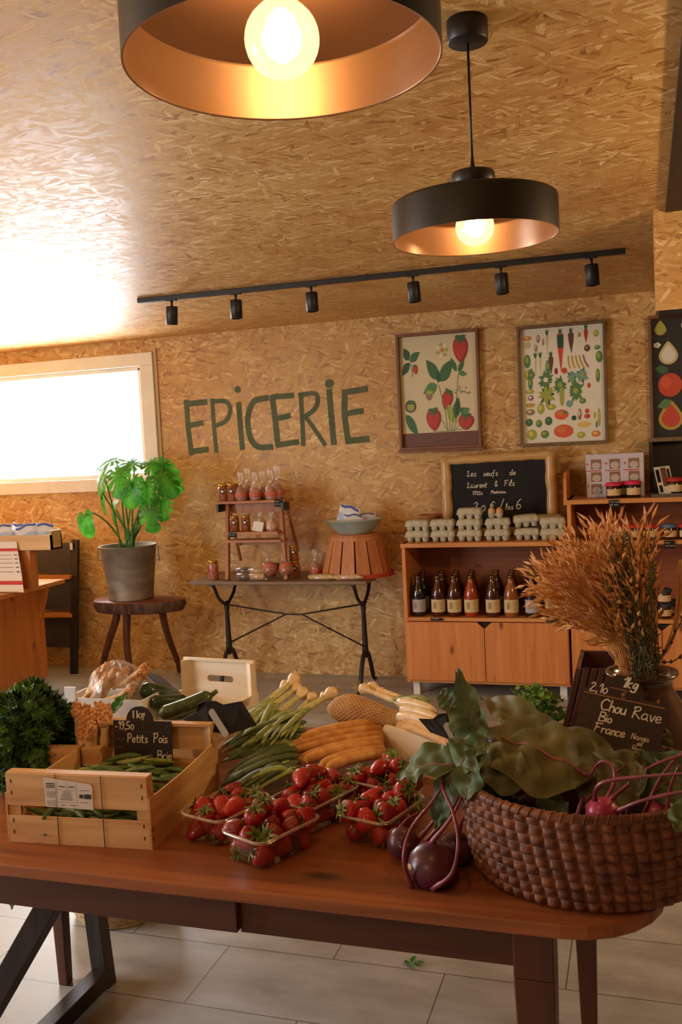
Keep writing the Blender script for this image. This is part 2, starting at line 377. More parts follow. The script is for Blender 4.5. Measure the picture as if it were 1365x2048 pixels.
# back wall with window opening
W0, W1, WZ0, WZ1 = -5.0, PY(308,800,YW).x, PY(164,980,YW).z, PY(310,708,YW).z
mb = MB(); t = .12
mb.box(W1, XR+.1, YW, YW+t, 0, 2.8); mb.box(XL-.1, W1, YW, YW+t, 0, WZ0); mb.box(XL-.1, W1, YW, YW+t, WZ1, 2.8)
struct(mb.build('wall_back', M['osb_wall']))
mb = MB(); mb.hexa([(XL-.1,YB-.1,zc(YB-.1)),(.13,YB-.1,zc(YB-.1)),(.13,YW,zc(YW)),(XL-.1,YW,zc(YW))], [(XL-.1,YB-.1,3.0),(.13,YB-.1,3.0),(.13,YW,3.0),(XL-.1,YW,3.0)])
struct(mb.build('ceiling', M['osb_ceiling']))
M['dark_beam'] = wood('dark_ceiling_board', srgb(44,30,20), srgb(62,42,28), 'y', .6, knots=False)
mb = MB(); mb.hexa([(.13,YB-.1,zc(YB-.1)-.02),(XR+.1,YB-.1,zc(YB-.1)-.02),(XR+.1,YW,zc(YW)-.02),(.13,YW,zc(YW)-.02)], [(.13,YB-.1,3.0),(XR+.1,YB-.1,3.0),(XR+.1,YW,3.0),(.13,YW,3.0)])
struct(mb.build('ceiling_right', M['dark_beam']))
# side and rear walls, with the street window at the left
mb = MB(); mb.box(XL-.1, XL, YB, 0.05, 0, 2.9); mb.box(XL-.1, XL, 1.95, YW, 0, 2.9); mb.box(XL-.1, XL, .05, 1.95, 0, .5); mb.box(XL-.1, XL, .05, 1.95, 2.0, 2.9)
struct(mb.build('wall_left', osb('osb_side', (1,2))))
struct(MB().box(XR, XR+.1, YB, YW, 0, 2.9).build('wall_right', mk('brown_wall', srgb(128,92,58), srgb(140,102,66), .7)))
struct(MB().box(XL-.1, XR+.1, YB-.1, YB, 0, 2.9).build('wall_front', mk('beige_wall', srgb(150,122,90), srgb(160,132,98), .7)))
# hanging bulkhead panel at the right, lower edge just over the fruit picture
b0 = PY(1297,392,4.15); b1 = PY(1313,622,4.15)
mb = MB(); mb.hexa([(b1.x,4.15,b1.z),(.62,4.15,b1.z),(.62,4.33,b1.z),(b1.x,4.33,b1.z)], [(b1.x,4.15,2.6),(.62,4.15,2.6),(.62,4.33,2.6),(b1.x,4.33,2.6)])
struct(mb.build('trim_1', M['osb_wall']))
struct(MB().box(b1.x+.01, .62, 4.148, 4.33, b1.z-.018, b1.z).build('trim_2', M['black']))
# window
mb = MB(); fr = .085; y0, y1 = YW-.028, YW+.05
mb.box(W0, W1+.02, y0, y1, WZ1-fr*.9, WZ1+.015); mb.box(W0, W1+.02, y0, y1, WZ0-.015, WZ0+fr*.9); mb.box(W1-fr, W1+.02, y0, y1, WZ0+fr*.9, WZ1-fr*.9)
mb.box(W0, W1-fr+.012, y0+.03, y1, WZ1-fr*1.25, WZ1-fr*.9); mb.box(W0, W1-fr, y0+.03, y1, WZ0+fr*.9, WZ0+fr*1.25); mb.box(W1-fr*1.4, W1-fr, y0+.03, y1, WZ0+fr, WZ1-fr)
wf = struct(mb.build('window_1', M['cream'], bevel=.004))
MB().box(W0, W1-fr*1.35, YW+.02, YW+.026, WZ0+fr, WZ1-fr).build('pane', M['pane'], wf)
MB().box(W1+.021, W1+.045, YW-.012, YW+.004, WZ0-.02, WZ1+.04).build('casing', mk('casing_pine', srgb(190,160,110), None, .6), wf)

# ------------------------------------------------------------------ stroke lettering
G = {
'A':[[(0,0),(.35,1),(.7,0)],[(.15,.4),(.56,.4)]], 'B':[[(0,0),(0,1)],[(0,1),(.4,.95),(.42,.62),(0,.52),(.5,.4),(.5,.08),(0,0)]],
'C':[[(.55,.85),(.3,1),(.03,.75),(0,.4),(.2,.04),(.6,.12)]], 'F':[[(0,0),(.08,1)],[(-.1,.95),(.6,1)],[(.04,.52),(.4,.55)]],
'L':[[(.12,1),(0,.8),(.2,.9),(.14,.3),(0,.02),(.5,.08)]], 'M':[[(0,0),(.08,1),(.35,.4),(.6,1),(.7,0)]], 'N':[[(0,0),(.05,1),(.45,0),(.5,1)]],
'P':[[(0,0),(.04,1)],[(-.05,.92),(.35,1.02),(.45,.75),(.3,.52),(.04,.48)]], 'R':[[(0,0),(.05,1)],[(-.05,.9),(.35,1.02),(.42,.75),(.06,.5),(.3,.25),(.55,0)]],
'a':[[(.4,.5),(.15,.52),(0,.25),(.12,.02),(.38,.2),(.4,.52),(.42,.05),(.5,0)]], 'b':[[(.02,1),(0,.05)],[(0,.4),(.25,.52),(.38,.25),(.2,0),(0,.08)]],
'c':[[(.38,.45),(.15,.52),(0,.25),(.15,0),(.4,.08)]], 'd':[[(.4,.45),(.15,.5),(0,.22),(.18,0),(.4,.2),(.44,1)],[(.44,1),(.42,.1),(.5,0)]],
'e':[[(.03,.25),(.34,.32),(.28,.52),(.08,.48),(0,.2),(.15,0),(.4,.1)]], 'f':[[(.45,.95),(.28,1),(.18,.6),(.12,-.3)],[(0,.5),(.35,.52)]],
'g':[[(.36,.48),(.1,.5),(.02,.2),(.2,.05),(.37,.45),(.36,-.2),(.15,-.35),(0,-.2)]], 'h':[[(.02,1),(0,0)],[(0,.3),(.2,.52),(.32,.35),(.32,0)]],
'i':[[(.02,.5),(.04,.02)],[(.04,.7),(.05,.74)]], 'k':[[(0,1),(0,0)],[(.32,.55),(.02,.25),(.34,0)]], 'l':[[(.04,.2),(.2,.9),(.08,1),(.02,.1),(.14,0)]],
'm':[[(0,.5),(0,0)],[(0,.3),(.18,.5),(.24,0)],[(.24,.3),(.42,.5),(.48,0)]], 'n':[[(0,.5),(0,0)],[(0,.3),(.2,.52),(.3,.35),(.3,0)]],
'o':[[(.2,.5),(.02,.32),(.08,.04),(.3,.04),(.36,.35),(.2,.5)]], 'q':[[(.36,.48),(.1,.5),(.02,.2),(.2,.05),(.37,.45),(.36,-.35)]],
'r':[[(0,.5),(.02,0)],[(.02,.3),(.15,.5),(.32,.48)]], 's':[[(.34,.5),(.08,.48),(.12,.28),(.32,.18),(.22,0),(0,.04)]], 't':[[(.12,.85),(.1,.1),(.28,0)],[(-.04,.55),(.32,.58)]],
'u':[[(0,.5),(.02,.1),(.16,0),(.32,.2),(.34,.5)],[(.34,.5),(.36,0)]], 'v':[[(0,.5),(.16,0),(.34,.52)]],
'0':[[(.22,.62),(.02,.4),(.08,.04),(.34,.04),(.4,.42),(.22,.62)]], '1':[[(0,.7),(.25,1),(.24,0)]], '2':[[(.02,.8),(.22,1),(.38,.75),(.02,.02),(.5,.06)]],
'3':[[(.04,.95),(.34,.9),(.16,.55),(.38,.3),(.2,0),(0,.1)]], '5':[[(.42,1),(.08,.98),(.04,.55),(.36,.5),(.34,.08),(0,.04)]], '6':[[(.38,1),(.1,.65),(.02,.2),(.22,0),(.42,.2),(.3,.46),(.05,.35)]],
'7':[[(0,.96),(.42,1),(.14,0)],[(.08,.5),(.36,.52)]], '9':[[(.38,.8),(.2,1),(.02,.75),(.2,.5),(.38,.8),(.3,.2),(.1,0)]],
',':[[(.06,.08),(.02,-.16)]], '.':[[(.02,0),(.05,.03)]], '/':[[(0,-.1),(.35,1.05)]], '-':[[(0,.3),(.3,.3)]], '_':[[(0,0),(.4,-.02)]],
'&':[[(.5,0),(.1,.7),(.25,1),(.36,.8),(.02,.3),(.2,0),(.5,.35)]], '\u20ac':[[(.5,.85),(.3,1),(.08,.7),(.08,.3),(.28,0),(.52,.12)],[(-.04,.6),(.4,.6)],[(-.04,.42),(.36,.42)]],
}
LC = [0]
def nl():
    LC[0] = (LC[0]+1) % 60; return LC[0]*1.5e-5
def stroke(mb, pts, wd, org, ex, ey, en, lift=.0006, mi=0, smooth=4):
    lift += nl()
    P = crom([(x, y, 0) for x, y in pts], smooth) if len(pts) > 2 and smooth > 1 else [Vector((x, y, 0)) for x, y in pts]
    n = len(P); Lp = []; Rp = []
    for i in range(n):
        t = P[min(i+1, n-1)]-P[max(i-1, 0)]; t = t.normalized() if t.length > 1e-9 else Vector((1,0,0))
        q = Vector((-t.y, t.x, 0))*wd/2
        if i == 0: P0 = P[0]-t*wd*.35; c = P0
        elif i == n-1: c = P[-1]+t*wd*.35
        else: c = P[i]
        Lp.append(c+q); Rp.append(c-q)
    to = lambda v, l: org + ex*v.x + ey*v.y + en*l
    vs = [to(v, lift) for v in Lp] + [to(v, lift) for v in Rp]
    mb.add(vs, [(i, n+i, n+i+1, i+1) for i in range(n-1)], mi)
def write(mb, text, h, wd, org, ex, ey, en, mi=0, slant=.0, jit=0, gap=.16, lift=.0006):
    x = 0; rd = random.Random(len(text))
    for ch in text:
        if ch == ' ': x += .42*h; continue
        g = G.get(ch)
        if g is None: continue
        jy = rd.uniform(-jit, jit)*h; mxw = 0
        for st in g:
            stroke(mb, [(x+(a+slant*b)*h, b*h+jy) for a, b in st], wd, org, ex, ey, en, lift, mi); mxw = max(mxw, max(a for a, b in st))
        x += (mxw+gap)*h
    return x
EX, EY, EZ = Vector((1,0,0)), Vector((0,1,0)), Vector((0,0,1))

def ell(mb, org, ex, ez, cx, cy, rx, ry, mi, lift=.001, rot=0, n=18, fn=None):
    pts = []; lift += nl()
    for i in range(n):
        a = 2*math.pi*i/n; k = fn(a) if fn else 1
        u, v = rx*k*math.cos(a), ry*k*math.sin(a)
        pts.append(org + ex*(cx+u*math.cos(rot)-v*math.sin(rot)) + ez*(cy+u*math.sin(rot)+v*math.cos(rot)) - EY*lift)
    mb.poly(pts, mi)
def scribble(mb, ln_, h, wd, org, ex, ey, en, seed=0):
    rd = random.Random(seed); x = 0
    while x < ln_:
        n = rd.randint(5, 9); stroke(mb, [(x+i*h*.35, rd.uniform(.1,.5)*h if i % 2 else rd.uniform(.5,1)*h) for i in range(n)], wd, org, ex, ey, en, .0006); x += n*h*.35+h*.5
# painted word on the wall
mb = MB()
def ws(pts, wd=.034, sm=4):
    q = [PY(a, b, YW) for a, b in pts]
    stroke(mb, [(v.x, v.z) for v in q], wd*1.12, Vector((0, YW-.001, 0)), EX, EZ, -EY, .001, 0, sm)
E1 = lambda *a: ws(a)
ws([(411,804),(374,808),(374,818)], .036, 1); ws([(373,803),(377,860),(383,907)], .034, 1); ws([(379,851),(404,846)], .034, 1); ws([(383,903),(414,899)], .036, 1)
ws([(425,800),(428,850),(433,903)], .026); ws([(424,803),(452,803),(461,820),(452,842),(430,852)], .028)
ws([(478,808),(481,850),(485,896)], .034); ell(mb, PY(475.5,779,YW), EX, EZ, 0, 0, .024, .024, 0, .0015)
ws([(534,796),(508,803),(496,835),(500,872),(515,893),(543,894)], .036)
ws([(545,794),(551,840),(556,889)], .036); ws([(547,794),(585,791)], .034, 1); ws([(550,838),(578,832)], .034, 1); ws([(556,890),(595,884)], .034, 1)
ws([(602,790),(605,840),(607,889)], .028); ws([(600,790),(630,787),(636,802),(628,820),(606,836)], .028); ws([(612,834),(632,862),(650,889)], .026)
ws([(659,782),(663,830),(668,886)], .036); ell(mb, PY(659.5,767,YW), EX, EZ, 0, 0, .032, .030, 0, .0015)
ws([(690,783),(690,830),(697,884)], .036); ws([(690,785),(732,778)], .036, 1); ws([(693,827),(724,822)], .034, 1); ws([(697,882),(735,878)], .038, 1)
ol = mb.build('wall_lettering', M['green_paint']); tag(ol, 'dark green hand-painted letters reading EPICERIE on the chipboard wall', 'lettering')

# ------------------------------------------------------------------ posters
def frame_box(mb, x0, x1, z0, z1, y, wd, dp, mi=0):
    mb.box(x0, x1, y-dp, y, z1-wd, z1, mi); mb.box(x0, x1, y-dp, y, z0, z0+wd, mi)
    mb.box(x0, x0+wd, y-dp, y, z0+wd, z1-wd, mi); mb.box(x1-wd, x1, y-dp, y, z0+wd, z1-wd, mi)
def leafshape(mb, org, ex, ez, cx, cy, ln, wd, ang, mi, lift=.0012):
    pts = []; lift += nl()
    for sgn in (1, -1):
        for i in range(7):
            t = i/7 if sgn == 1 else 1-i/7
            u = ln*(t-.0); v = sgn*wd*math.sin(math.pi*min(1, t*1.0)**.8)
            pts.append(org + ex*(cx+u*math.cos(ang)-v*math.sin(ang)) + ez*(cy+u*math.sin(ang)+v*math.cos(ang)) - EY*lift)
    mb.poly(pts, mi)
fm = wood('picture_frame_wood', srgb(112,70,42), srgb(134,86,54), 'z', .5, knots=False)
fm2 = wood('picture_frame_green_brown', srgb(104,80,50), srgb(126,98,62), 'z', .5, knots=False)
PALR = [srgb(*c) for c in [(214,200,158),(190,52,44),(150,36,34),(58,104,58),(86,132,76),(40,80,50),(110,66,54),(160,170,70),(216,120,60),(150,120,90),(222,90,60),(226,196,90),(120,160,150),(150,96,110),(98,62,50),(232,224,200),(28,26,24),(206,190,130),(206,70,46),(190,160,60),(150,130,190)]]
PM = [mk('poster_ink', c, None, .5) for c in PALR]
def in_frame(name, label, x0, x1, z0, z1, y, tilt, fmat, draw, bg=0, sill=0):
    root = thing(name, label, 'picture', ((x0+x1)/2, y, z0))
    mb = MB(); frame_box(mb, x0, x1, z0, z1, y, .018, .045)
    if sill: mb.box(x0-.005, x1+.02, y-.06, y, z0-.016, z0)
    mb.build('frame', fmat, root, bevel=.002)
    mb = MB(); mb.box(x0+.015, x1-.015, y-.012, y-.004, z0+.015, z1-.015, bg)
    org = Vector((x0+.018, y-.012, z0+.018)); draw(mb, org, EX*(x1-x0-.036), EZ*(z1-z0-.036))
    mb.build('poster', PM, root); root.rotation_euler = (0, tilt, 0); return root
def berry(mb, o, ex, ez, cx, cy, rx, ry, rot=0):
    fn = lambda a: (1-.22*max(0, -math.sin(a)))
    f2 = lambda a: (1 if math.sin(a) > 0 else 1)
    def shp(sc, mi, lf, dx=0):
        pts = []
        for i in range(20):
            a = 2*math.pi*i/20; s_ = math.sin(a); u = rx*sc*math.cos(a)*(1 if s_ > 0 else (1-.35*s_*s_)) + dx; v = ry*sc*(s_*(.8 if s_ > 0 else 1.15))
            pts.append(o + ex*(cx+u*math.cos(rot)-v*math.sin(rot)) + ez*(cy+u*math.sin(rot)*.7+v*math.cos(rot)) - EY*lf)
        mb.poly(pts, mi)
    shp(1, 2, .0012); shp(.82, 1, .0018, -rx*.12)
    for k in range(5): leafshape(mb, o, ex, ez, cx-math.sin(rot)*ry*.7, cy+ry*.72*math.cos(rot), rx*.75, ry*.12, R(180+k*45)+rot, 3, .0024)
def draw_straw(mb, o, ex, ez):
    mb.poly([o-EY*.001, o+ex-EY*.001, o+ex+ez*.125-EY*.001, o+ez*.125-EY*.001], 6)
    rd = random.Random(4)
    for k in range(26): ell(mb, o, ex, ez, rd.uniform(.05,.9), rd.uniform(.02,.1), .05, .004, 14, .0014)
    berry(mb, o, ex, ez, .80, .88, .10, .125)
    berry(mb, o, ex, ez, .61, .43, .075, .095, -.35); berry(mb, o, ex, ez, .42, .26, .10, .105, .1); berry(mb, o, ex, ez, .84, .22, .105, .075)
    berry(mb, o, ex, ez, .20, .71, .036, .045, .2)
    for cx, cy, l, wd, a, c in [(.50,.60,.24,.06,130,3),(.52,.58,.26,.065,48,3),(.48,.55,.2,.055,200,4),(.50,.57,.12,.03,90,5),(.76,.66,.13,.03,50,3),(.74,.66,.15,.03,120,3),(.76,.65,.12,.025,-10,4),
                                (.12,.79,.13,.045,120,5),(.13,.78,.16,.04,30,3),(.12,.77,.15,.04,230,5),(.05,.30,.26,.05,-52,3),(.70,.20,.22,.05,120,7),(.70,.24,.2,.05,75,3),(.72,.27,.16,.035,85,5),(.85,.29,.1,.035,160,3),(.8,.29,.1,.03,20,4)]:
        leafshape(mb, o, ex, ez, cx, cy, l, wd, R(a), c)
    ell(mb, o, ex, ez, .12, .37, .075, .055, 14); ell(mb, o, ex, ez, .12, .365, .05, .035, 7, .0016); leafshape(mb, o, ex, ez, .06, .41, .13, .02, 0, 3, .002)
    ell(mb, o, ex, ez, .37, .46, .045, .045, 9); leafshape(mb, o, ex, ez, .33, .49, .1, .02, 0, 7, .002)
    for k in range(7): a = R(k*51); ell(mb, o, ex, ez, .56+.06*math.cos(a), .86+.05*math.sin(a), .022, .016, 15 if k % 2 else 7, .0014)
    ell(mb, o, ex, ez, .56, .86, .026, .02, 8, .002)
    for x0, y0, x1, y1 in [(.6,.13,.5,.55),(.62,.13,.6,.36),(.64,.13,.76,.64),(.66,.13,.72,.26),(.6,.13,.42,.34),(.68,.13,.84,.28),(.12,.77,.2,.70),(.12,.77,.16,.64),(.7,.5,.88,.46),(.6,.13,.9,.16),(.6,.13,.4,.135)]:
        stroke(mb, [(x0*ex.length, y0*ez.length), ((x0+x1)/2*ex.length+.008, (y0+y1)/2*ez.length), (x1*ex.length, y1*ez.length)], .0035, o, EX, EZ, -EY, .0016, 4)
    for k in range(9): ell(mb, o, ex, ez, .8+rd.uniform(-.1,.1), .5+rd.uniform(-.05,.05), .012, .008, 9, .0014)
def draw_veg(mb, o, ex, ez):
    rd = random.Random(11)
    def carrot(cx, top, ln, wd, c, cg=3):
        for sc, cc, lf in ((1, c, .0012+nl()),):
            mb.poly([o+ex*(cx-wd)+ez*(top)-EY*lf, o+ex*(cx-wd*.9)+ez*(top-.3*ln)-EY*lf, o+ex*cx+ez*(top-ln)-EY*lf, o+ex*(cx+wd*.9)+ez*(top-.3*ln)-EY*lf, o+ex*(cx+wd)+ez*top-EY*lf, o+ex*cx+ez*(top+wd*.8)-EY*lf], cc)
        for a in (70, 90, 110): leafshape(mb, o, ex, ez, cx, top, .06, .008, R(a), cg)
    carrot(.49,.93,.33,.04,18); mb.poly([o+ex*(.45+.0)+ez*.93-EY*.0024, o+ex*.53+ez*.93-EY*.0024, o+ex*.525+ez*.82-EY*.0024, o+ex*.456+ez*.82-EY*.0024], 5); carrot(.62,.93,.17,.035,14); carrot(.80,.95,.11,.025,1); carrot(.37,.74,.15,.03,14); carrot(.33,.93,.18,.014,17); carrot(.18,.74,.16,.01,17); carrot(.24,.74,.14,.01,17)
    for k in range(5): stroke(mb, [((.58+.045*k)*ex.length, .74*ez.length), ((.585+.05*k)*ex.length, .68*ez.length), ((.60+.055*k)*ex.length, .64*ez.length)], .009, o, EX, EZ, -EY, .0014, 19 if k < 4 else 13)
    rows = [(.09,.92,.05,.02,8),(.22,.91,.022,.035,9),(.09,.86,.035,.03,17),(.19,.83,.02,.03,9),(.28,.88,.012,.03,9),(.72,.92,.02,.02,9),(.81,.80,.036,.03,14),(.92,.92,.03,.03,7),(.93,.80,.035,.02,4),(.95,.72,.04,.05,4),
            (.08,.72,.04,.06,4),(.33,.66,.03,.06,4),(.43,.62,.022,.028,2),(.53,.62,.034,.026,18),(.10,.60,.06,.05,7),(.11,.53,.03,.06,4),(.93,.56,.025,.06,4),
            (.82,.48,.02,.022,1),(.11,.40,.035,.025,13),(.10,.455,.055,.02,7),(.1,.335,.06,.02,19),(.1,.275,.055,.028,9),(.23,.30,.045,.048,7),(.36,.31,.055,.026,7),(.58,.33,.04,.03,12),(.74,.35,.04,.025,4),(.85,.40,.03,.03,15),
            (.08,.185,.045,.034,3),(.20,.17,.038,.034,4),(.32,.19,.045,.038,3),(.48,.24,.085,.045,10),(.63,.205,.03,.022,5),(.70,.235,.022,.05,13),(.79,.26,.025,.02,1),(.79,.215,.036,.02,1),(.88,.22,.012,.03,19),(.93,.2,.018,.08,7),
            (.11,.075,.06,.048,7),(.27,.075,.05,.035,4),(.50,.095,.12,.058,10),(.75,.145,.08,.025,11),(.71,.055,.05,.028,7),(.89,.06,.055,.028,8),(.90,.14,.01,.03,3)]
    for cx, cy, rx, ry, c in rows:
        ell(mb, o, ex, ez, cx, cy, rx, ry, c, .0012); ell(mb, o, ex, ez, cx-rx*.2, cy+ry*.2, rx*.5, ry*.5, {8:11,7:11,3:4,4:7,10:8,1:10,14:9,13:15,9:17}.get(c, c), .0016)
    for cx, cy, r, c in [(.30,.55,.10,4),(.31,.42,.11,7),(.66,.44,.11,4),(.62,.56,.07,12),(.74,.57,.085,12),(.47,.50,.09,4),(.12,.60,.06,4)]:
        for k in range(15): leafshape(mb, o, ex, ez, cx, cy, r*rd.uniform(.7,1.1), r*.16, R(k*24+rd.uniform(-8,8)), c if k % 3 else 3, .0012+.0002*(k % 3))
        ell(mb, o, ex, ez, cx, cy, r*.3, r*.22, 15 if cx == .30 else 7, .002)
    ell(mb, o, ex, ez, .49, .40, .028, .085, 7, .002)
    mb.poly([o+ex*.42+ez*.245-EY*.002, o+ex*.55+ez*.245-EY*.002, o+ex*.55+ez*.27-EY*.002, o+ex*.42+ez*.27-EY*.002], 4)
def draw_fruit(mb, o, ex, ez):
    def pear(cx, cy, r, c, c2):
        fn = lambda a: 1
        for sc, cc, lf in ((1, c, .0012), (.75, c2, .0016)):
            pts = []
            for i in range(24):
                a = 2*math.pi*i/24; s_ = math.sin(a); u = r*sc*math.cos(a)*(1 if s_ < .1 else (1-.62*(s_-.1))); v = r*sc*(s_*1.0 if s_ < 0 else s_*1.5)*ex.length/ez.length
                pts.append(o+ex*(cx+u)+ez*(cy+v)-EY*lf)
            mb.poly(pts, cc)
        leafshape(mb, o, ex, ez, cx, cy+r*1.45*ex.length/ez.length, .04, .006, R(80), 14, .002)
    pear(.10,.91,.065,19,7); pear(.18,.69,.105,17,15); pear(.19,.16,.135,19,18); pear(.55,.5,.12,7,19); pear(.8,.2,.12,17,15); pear(.8,.8,.1,19,18)
    ell(mb, o, ex, ez, .19, .44, .13, .10, 18, .0012); ell(mb, o, ex, ez, .15, .46, .06, .05, 10, .0016)
    leafshape(mb, o, ex, ez, .18, .56, .16, .035, R(170), 3); leafshape(mb, o, ex, ez, .2, .30, .16, .04, R(195), 4)
    for cx, cy in [(.36,.93),(.42,.67),(.4,.31),(.06,.78),(.6,.75),(.7,.4)]:
        for k in range(5): ell(mb, o, ex, ez, cx+.025*math.cos(R(72*k)), cy+.014*math.sin(R(72*k)), .018, .010, 15, .0014)
yp = YW-.002
a, b, c, d = PY(793,672,yp), PY(957,657,yp), PY(803,898,yp), PY(966,897,yp)
in_frame('strawberry_picture', 'framed botanical picture of strawberries, the leftmost picture on the wall', a.x, b.x, (c.z+d.z)/2, (a.z+b.z)/2, yp, 0.004, fm, draw_straw, 0, 1)
a, b, c, d = PY(1034,655,yp), PY(1211,641,yp), PY(1046,894,yp), PY(1222,885,yp)
in_frame('vegetable_picture', 'framed picture crowded with many small vegetables above the chalkboard', a.x, b.x, (c.z+d.z)/2, (a.z+b.z)/2, yp, 0.004, fm2, draw_veg, 15)
a, c = PY(1296,634,yp), PY(1300,882,yp)
in_frame('fruit_picture', 'black framed picture of pears and an apple at the right edge', a.x, a.x+.56, c.z, a.z, yp, 0, fm, draw_fruit, 16)
# ================================================================== pendant lamps
M['filament'] = emis('glowing_filament', (1.0, .60, .26, 1), 60)
def bulb_glass():
    m = bpy.data.materials.new('amber_bulb_glass'); m.use_nodes = True; nt = m.node_tree; N = nt.nodes; L = nt.links; N.remove(N['Principled BSDF'])
    t = N.new('ShaderNodeBsdfTransparent'); t.inputs[0].default_value = (1,.9,.72,1); g = N.new('ShaderNodeBsdfGlossy'); g.inputs['Roughness'].default_value = .05
    e = N.new('ShaderNodeEmission'); e.inputs[0].default_value = (1,.66,.34,1); e.inputs[1].default_value = 4.0
    lw = N.new('ShaderNodeLayerWeight'); lw.inputs[0].default_value = .3; mx = N.new('ShaderNodeMixShader'); ad = N.new('ShaderNodeMixShader'); ad.inputs[0].default_value = .28
    L.new(lw.outputs['Facing'], mx.inputs[0]); L.new(t.outputs[0], mx.inputs[1]); L.new(g.outputs[0], mx.inputs[2])
    L.new(mx.outputs[0], ad.inputs[1]); L.new(e.outputs[0], ad.inputs[2]); L.new(ad.outputs[0], N['Material Output'].inputs[0]); return m
M['bulb'] = bulb_glass()
def pendant(label, cx, cy, zr, r, power):
    zt = zc(cy); root = thing('pendant_lamp', label, 'lamp', (cx, cy, zr), 'pendant lamps on the chipboard ceiling')
    MB().lathe([(.0,zt-.052),(.046,zt-.052),(.050,zt-.048),(.050,zt+.004)], 32, (cx,cy,0)).build('ceiling_canopy', M['black'], root)
    MB().tube([(cx,cy,zt-.05),(cx,cy,zr+.19)], .0032, 8).build('cord', M['black'], root)
    MB().lathe([(.0028,zr+.20),(.006,zr+.175),(.008,zr+.165),(.008,zr+.158)][::-1], 12, (cx,cy,0)).build('cord_grip', M['black'], root)
    MB().lathe([(.054,zr+.118),(.054,zr+.155),(.051,zr+.160),(.0,zr+.161)], 48, (cx,cy,0)).build('shade_neck', M['shade_out'], root)
    H = .088; S = 96
    MB().lathe_open([(.05,zr+.120),(r-.03,zr+H+.008),(r-.006,zr+H+.003),(r-.0015,zr+H),(r,zr+H-.005),(r,zr)], S, (cx,cy,0)).build('lamp_shade', M['shade_out'], root)
    ins = MB().lathe_open([(r,zr),(r-.0025,zr+.0002),(r-.003,zr+.002),(r-.003,zr+H-.016),(r-.006,zr+H-.011)], S, (cx,cy,0)).build('shade_lining', M['shade_in'], root)
    MB().lathe_open([(r-.0058,zr+H-.011),(r-.036,zr+H+.006),(.0,zr+.112)], S, (cx,cy,0)).build('shade_top_lining', M['lining_top'], root)
    MB().lathe([(.0,zr+.086),(.019,zr+.086),(.021,zr+.09),(.021,zr+.112)], 24, (cx,cy,0)).build('lamp_holder', M['black'], root)
    bz = zr+.030
    pr = [(.0,bz-.0475)] + [(.0475*math.sin(a), bz-.0475*math.cos(a)) for a in [R(k*11.5) for k in range(1,13)]] + [(.020,bz+.046),(.0165,bz+.058)]
    g = MB().lathe_open(pr, 32, (cx,cy,0)).build('bulb', M['bulb'], root); g.visible_shadow = True
    MB().lathe([(.0,bz-.026),(.010,bz-.022),(.018,bz-.006),(.018,bz+.018),(.008,bz+.036),(0,bz+.038)], 16, (cx,cy,0)).build('filament', M['filament'], g)
    l = bpy.data.lights.new('bulb_light', 'POINT'); l.energy = power; l.color = (1.0, .60, .27); l.shadow_soft_size = .03
    o = bpy.data.objects.new('bulb_light', l); COL.objects.link(o); o.parent = root; o.location = (0, 0, .030); return root
q = PD(571, 205, 1.17); ZR = 2.035
pendant('large black pendant lamp hanging close overhead, cut by the top of the photo', q.x, q.y, ZR, .200, 9)
q = PD(951, 470, 2.28)
pendant('smaller-looking black pendant lamp with its whole shade and cord in view', q.x, q.y, ZR+.01, .203, 10)

# track light
tr = thing('track_light', 'long black ceiling track with six small cylinder spotlights', 'track light', (0,0,0))
def onC(px, py, dz=0):
    r = ray(px, py); return CAM + r*((ZC+SL*YW-dz-CAM.z)/(r.z+SL*r.y))
A = onC(277,602,.012); B = onC(1252,502,.012); A.z = zc(A.y)-.013; B.z = zc(B.y)-.013
tr.location = ((A+B)/2)
MB().beam(A, B, .034, .026).build('rail', M['black'], tr, bevel=.002)
for (px, dx, dy) in [(343,-.10,.05),(471,-.02,.02),(622,.03,.0),(826,.06,.0),(1002,.05,.02),(1183,.05,.02)]:
    tpar = (px-277)/(1252-277)
    # perspective-correct parameter along the rail
    lo, hi = 0, 1
    for _ in range(40):
        md = (lo+hi)/2; P = A.lerp(B, md)-CAM; x = IW/2+FPX*P.dot(RV)/P.dot(FV)
        if x < px: lo = md
        else: hi = md
    P = A.lerp(B, lo); P.z -= .012
    d = Vector((dx, dy, -1)).normalized(); top = P-Vector((0,0,.036))
    mb = MB(); mb.tube([P, top-Vector((0,0,.006))], .0075, 10); mb.box(P.x-.03, P.x+.03, P.y-.012, P.y+.012, P.z-.006, P.z+.001)
    mq = d.to_track_quat('Z', 'Y').to_matrix()
    hd = mb.build('spot_bracket', M['black'], tr)
    mb = MB(); mb.lathe([(.0,0),(.031,0),(.033,.003),(.033,.100),(.028,.102),(.0265,.094),(.0,.092)], 24, top, M=mq)
    mb.build('spotlight', M['black'], tr)

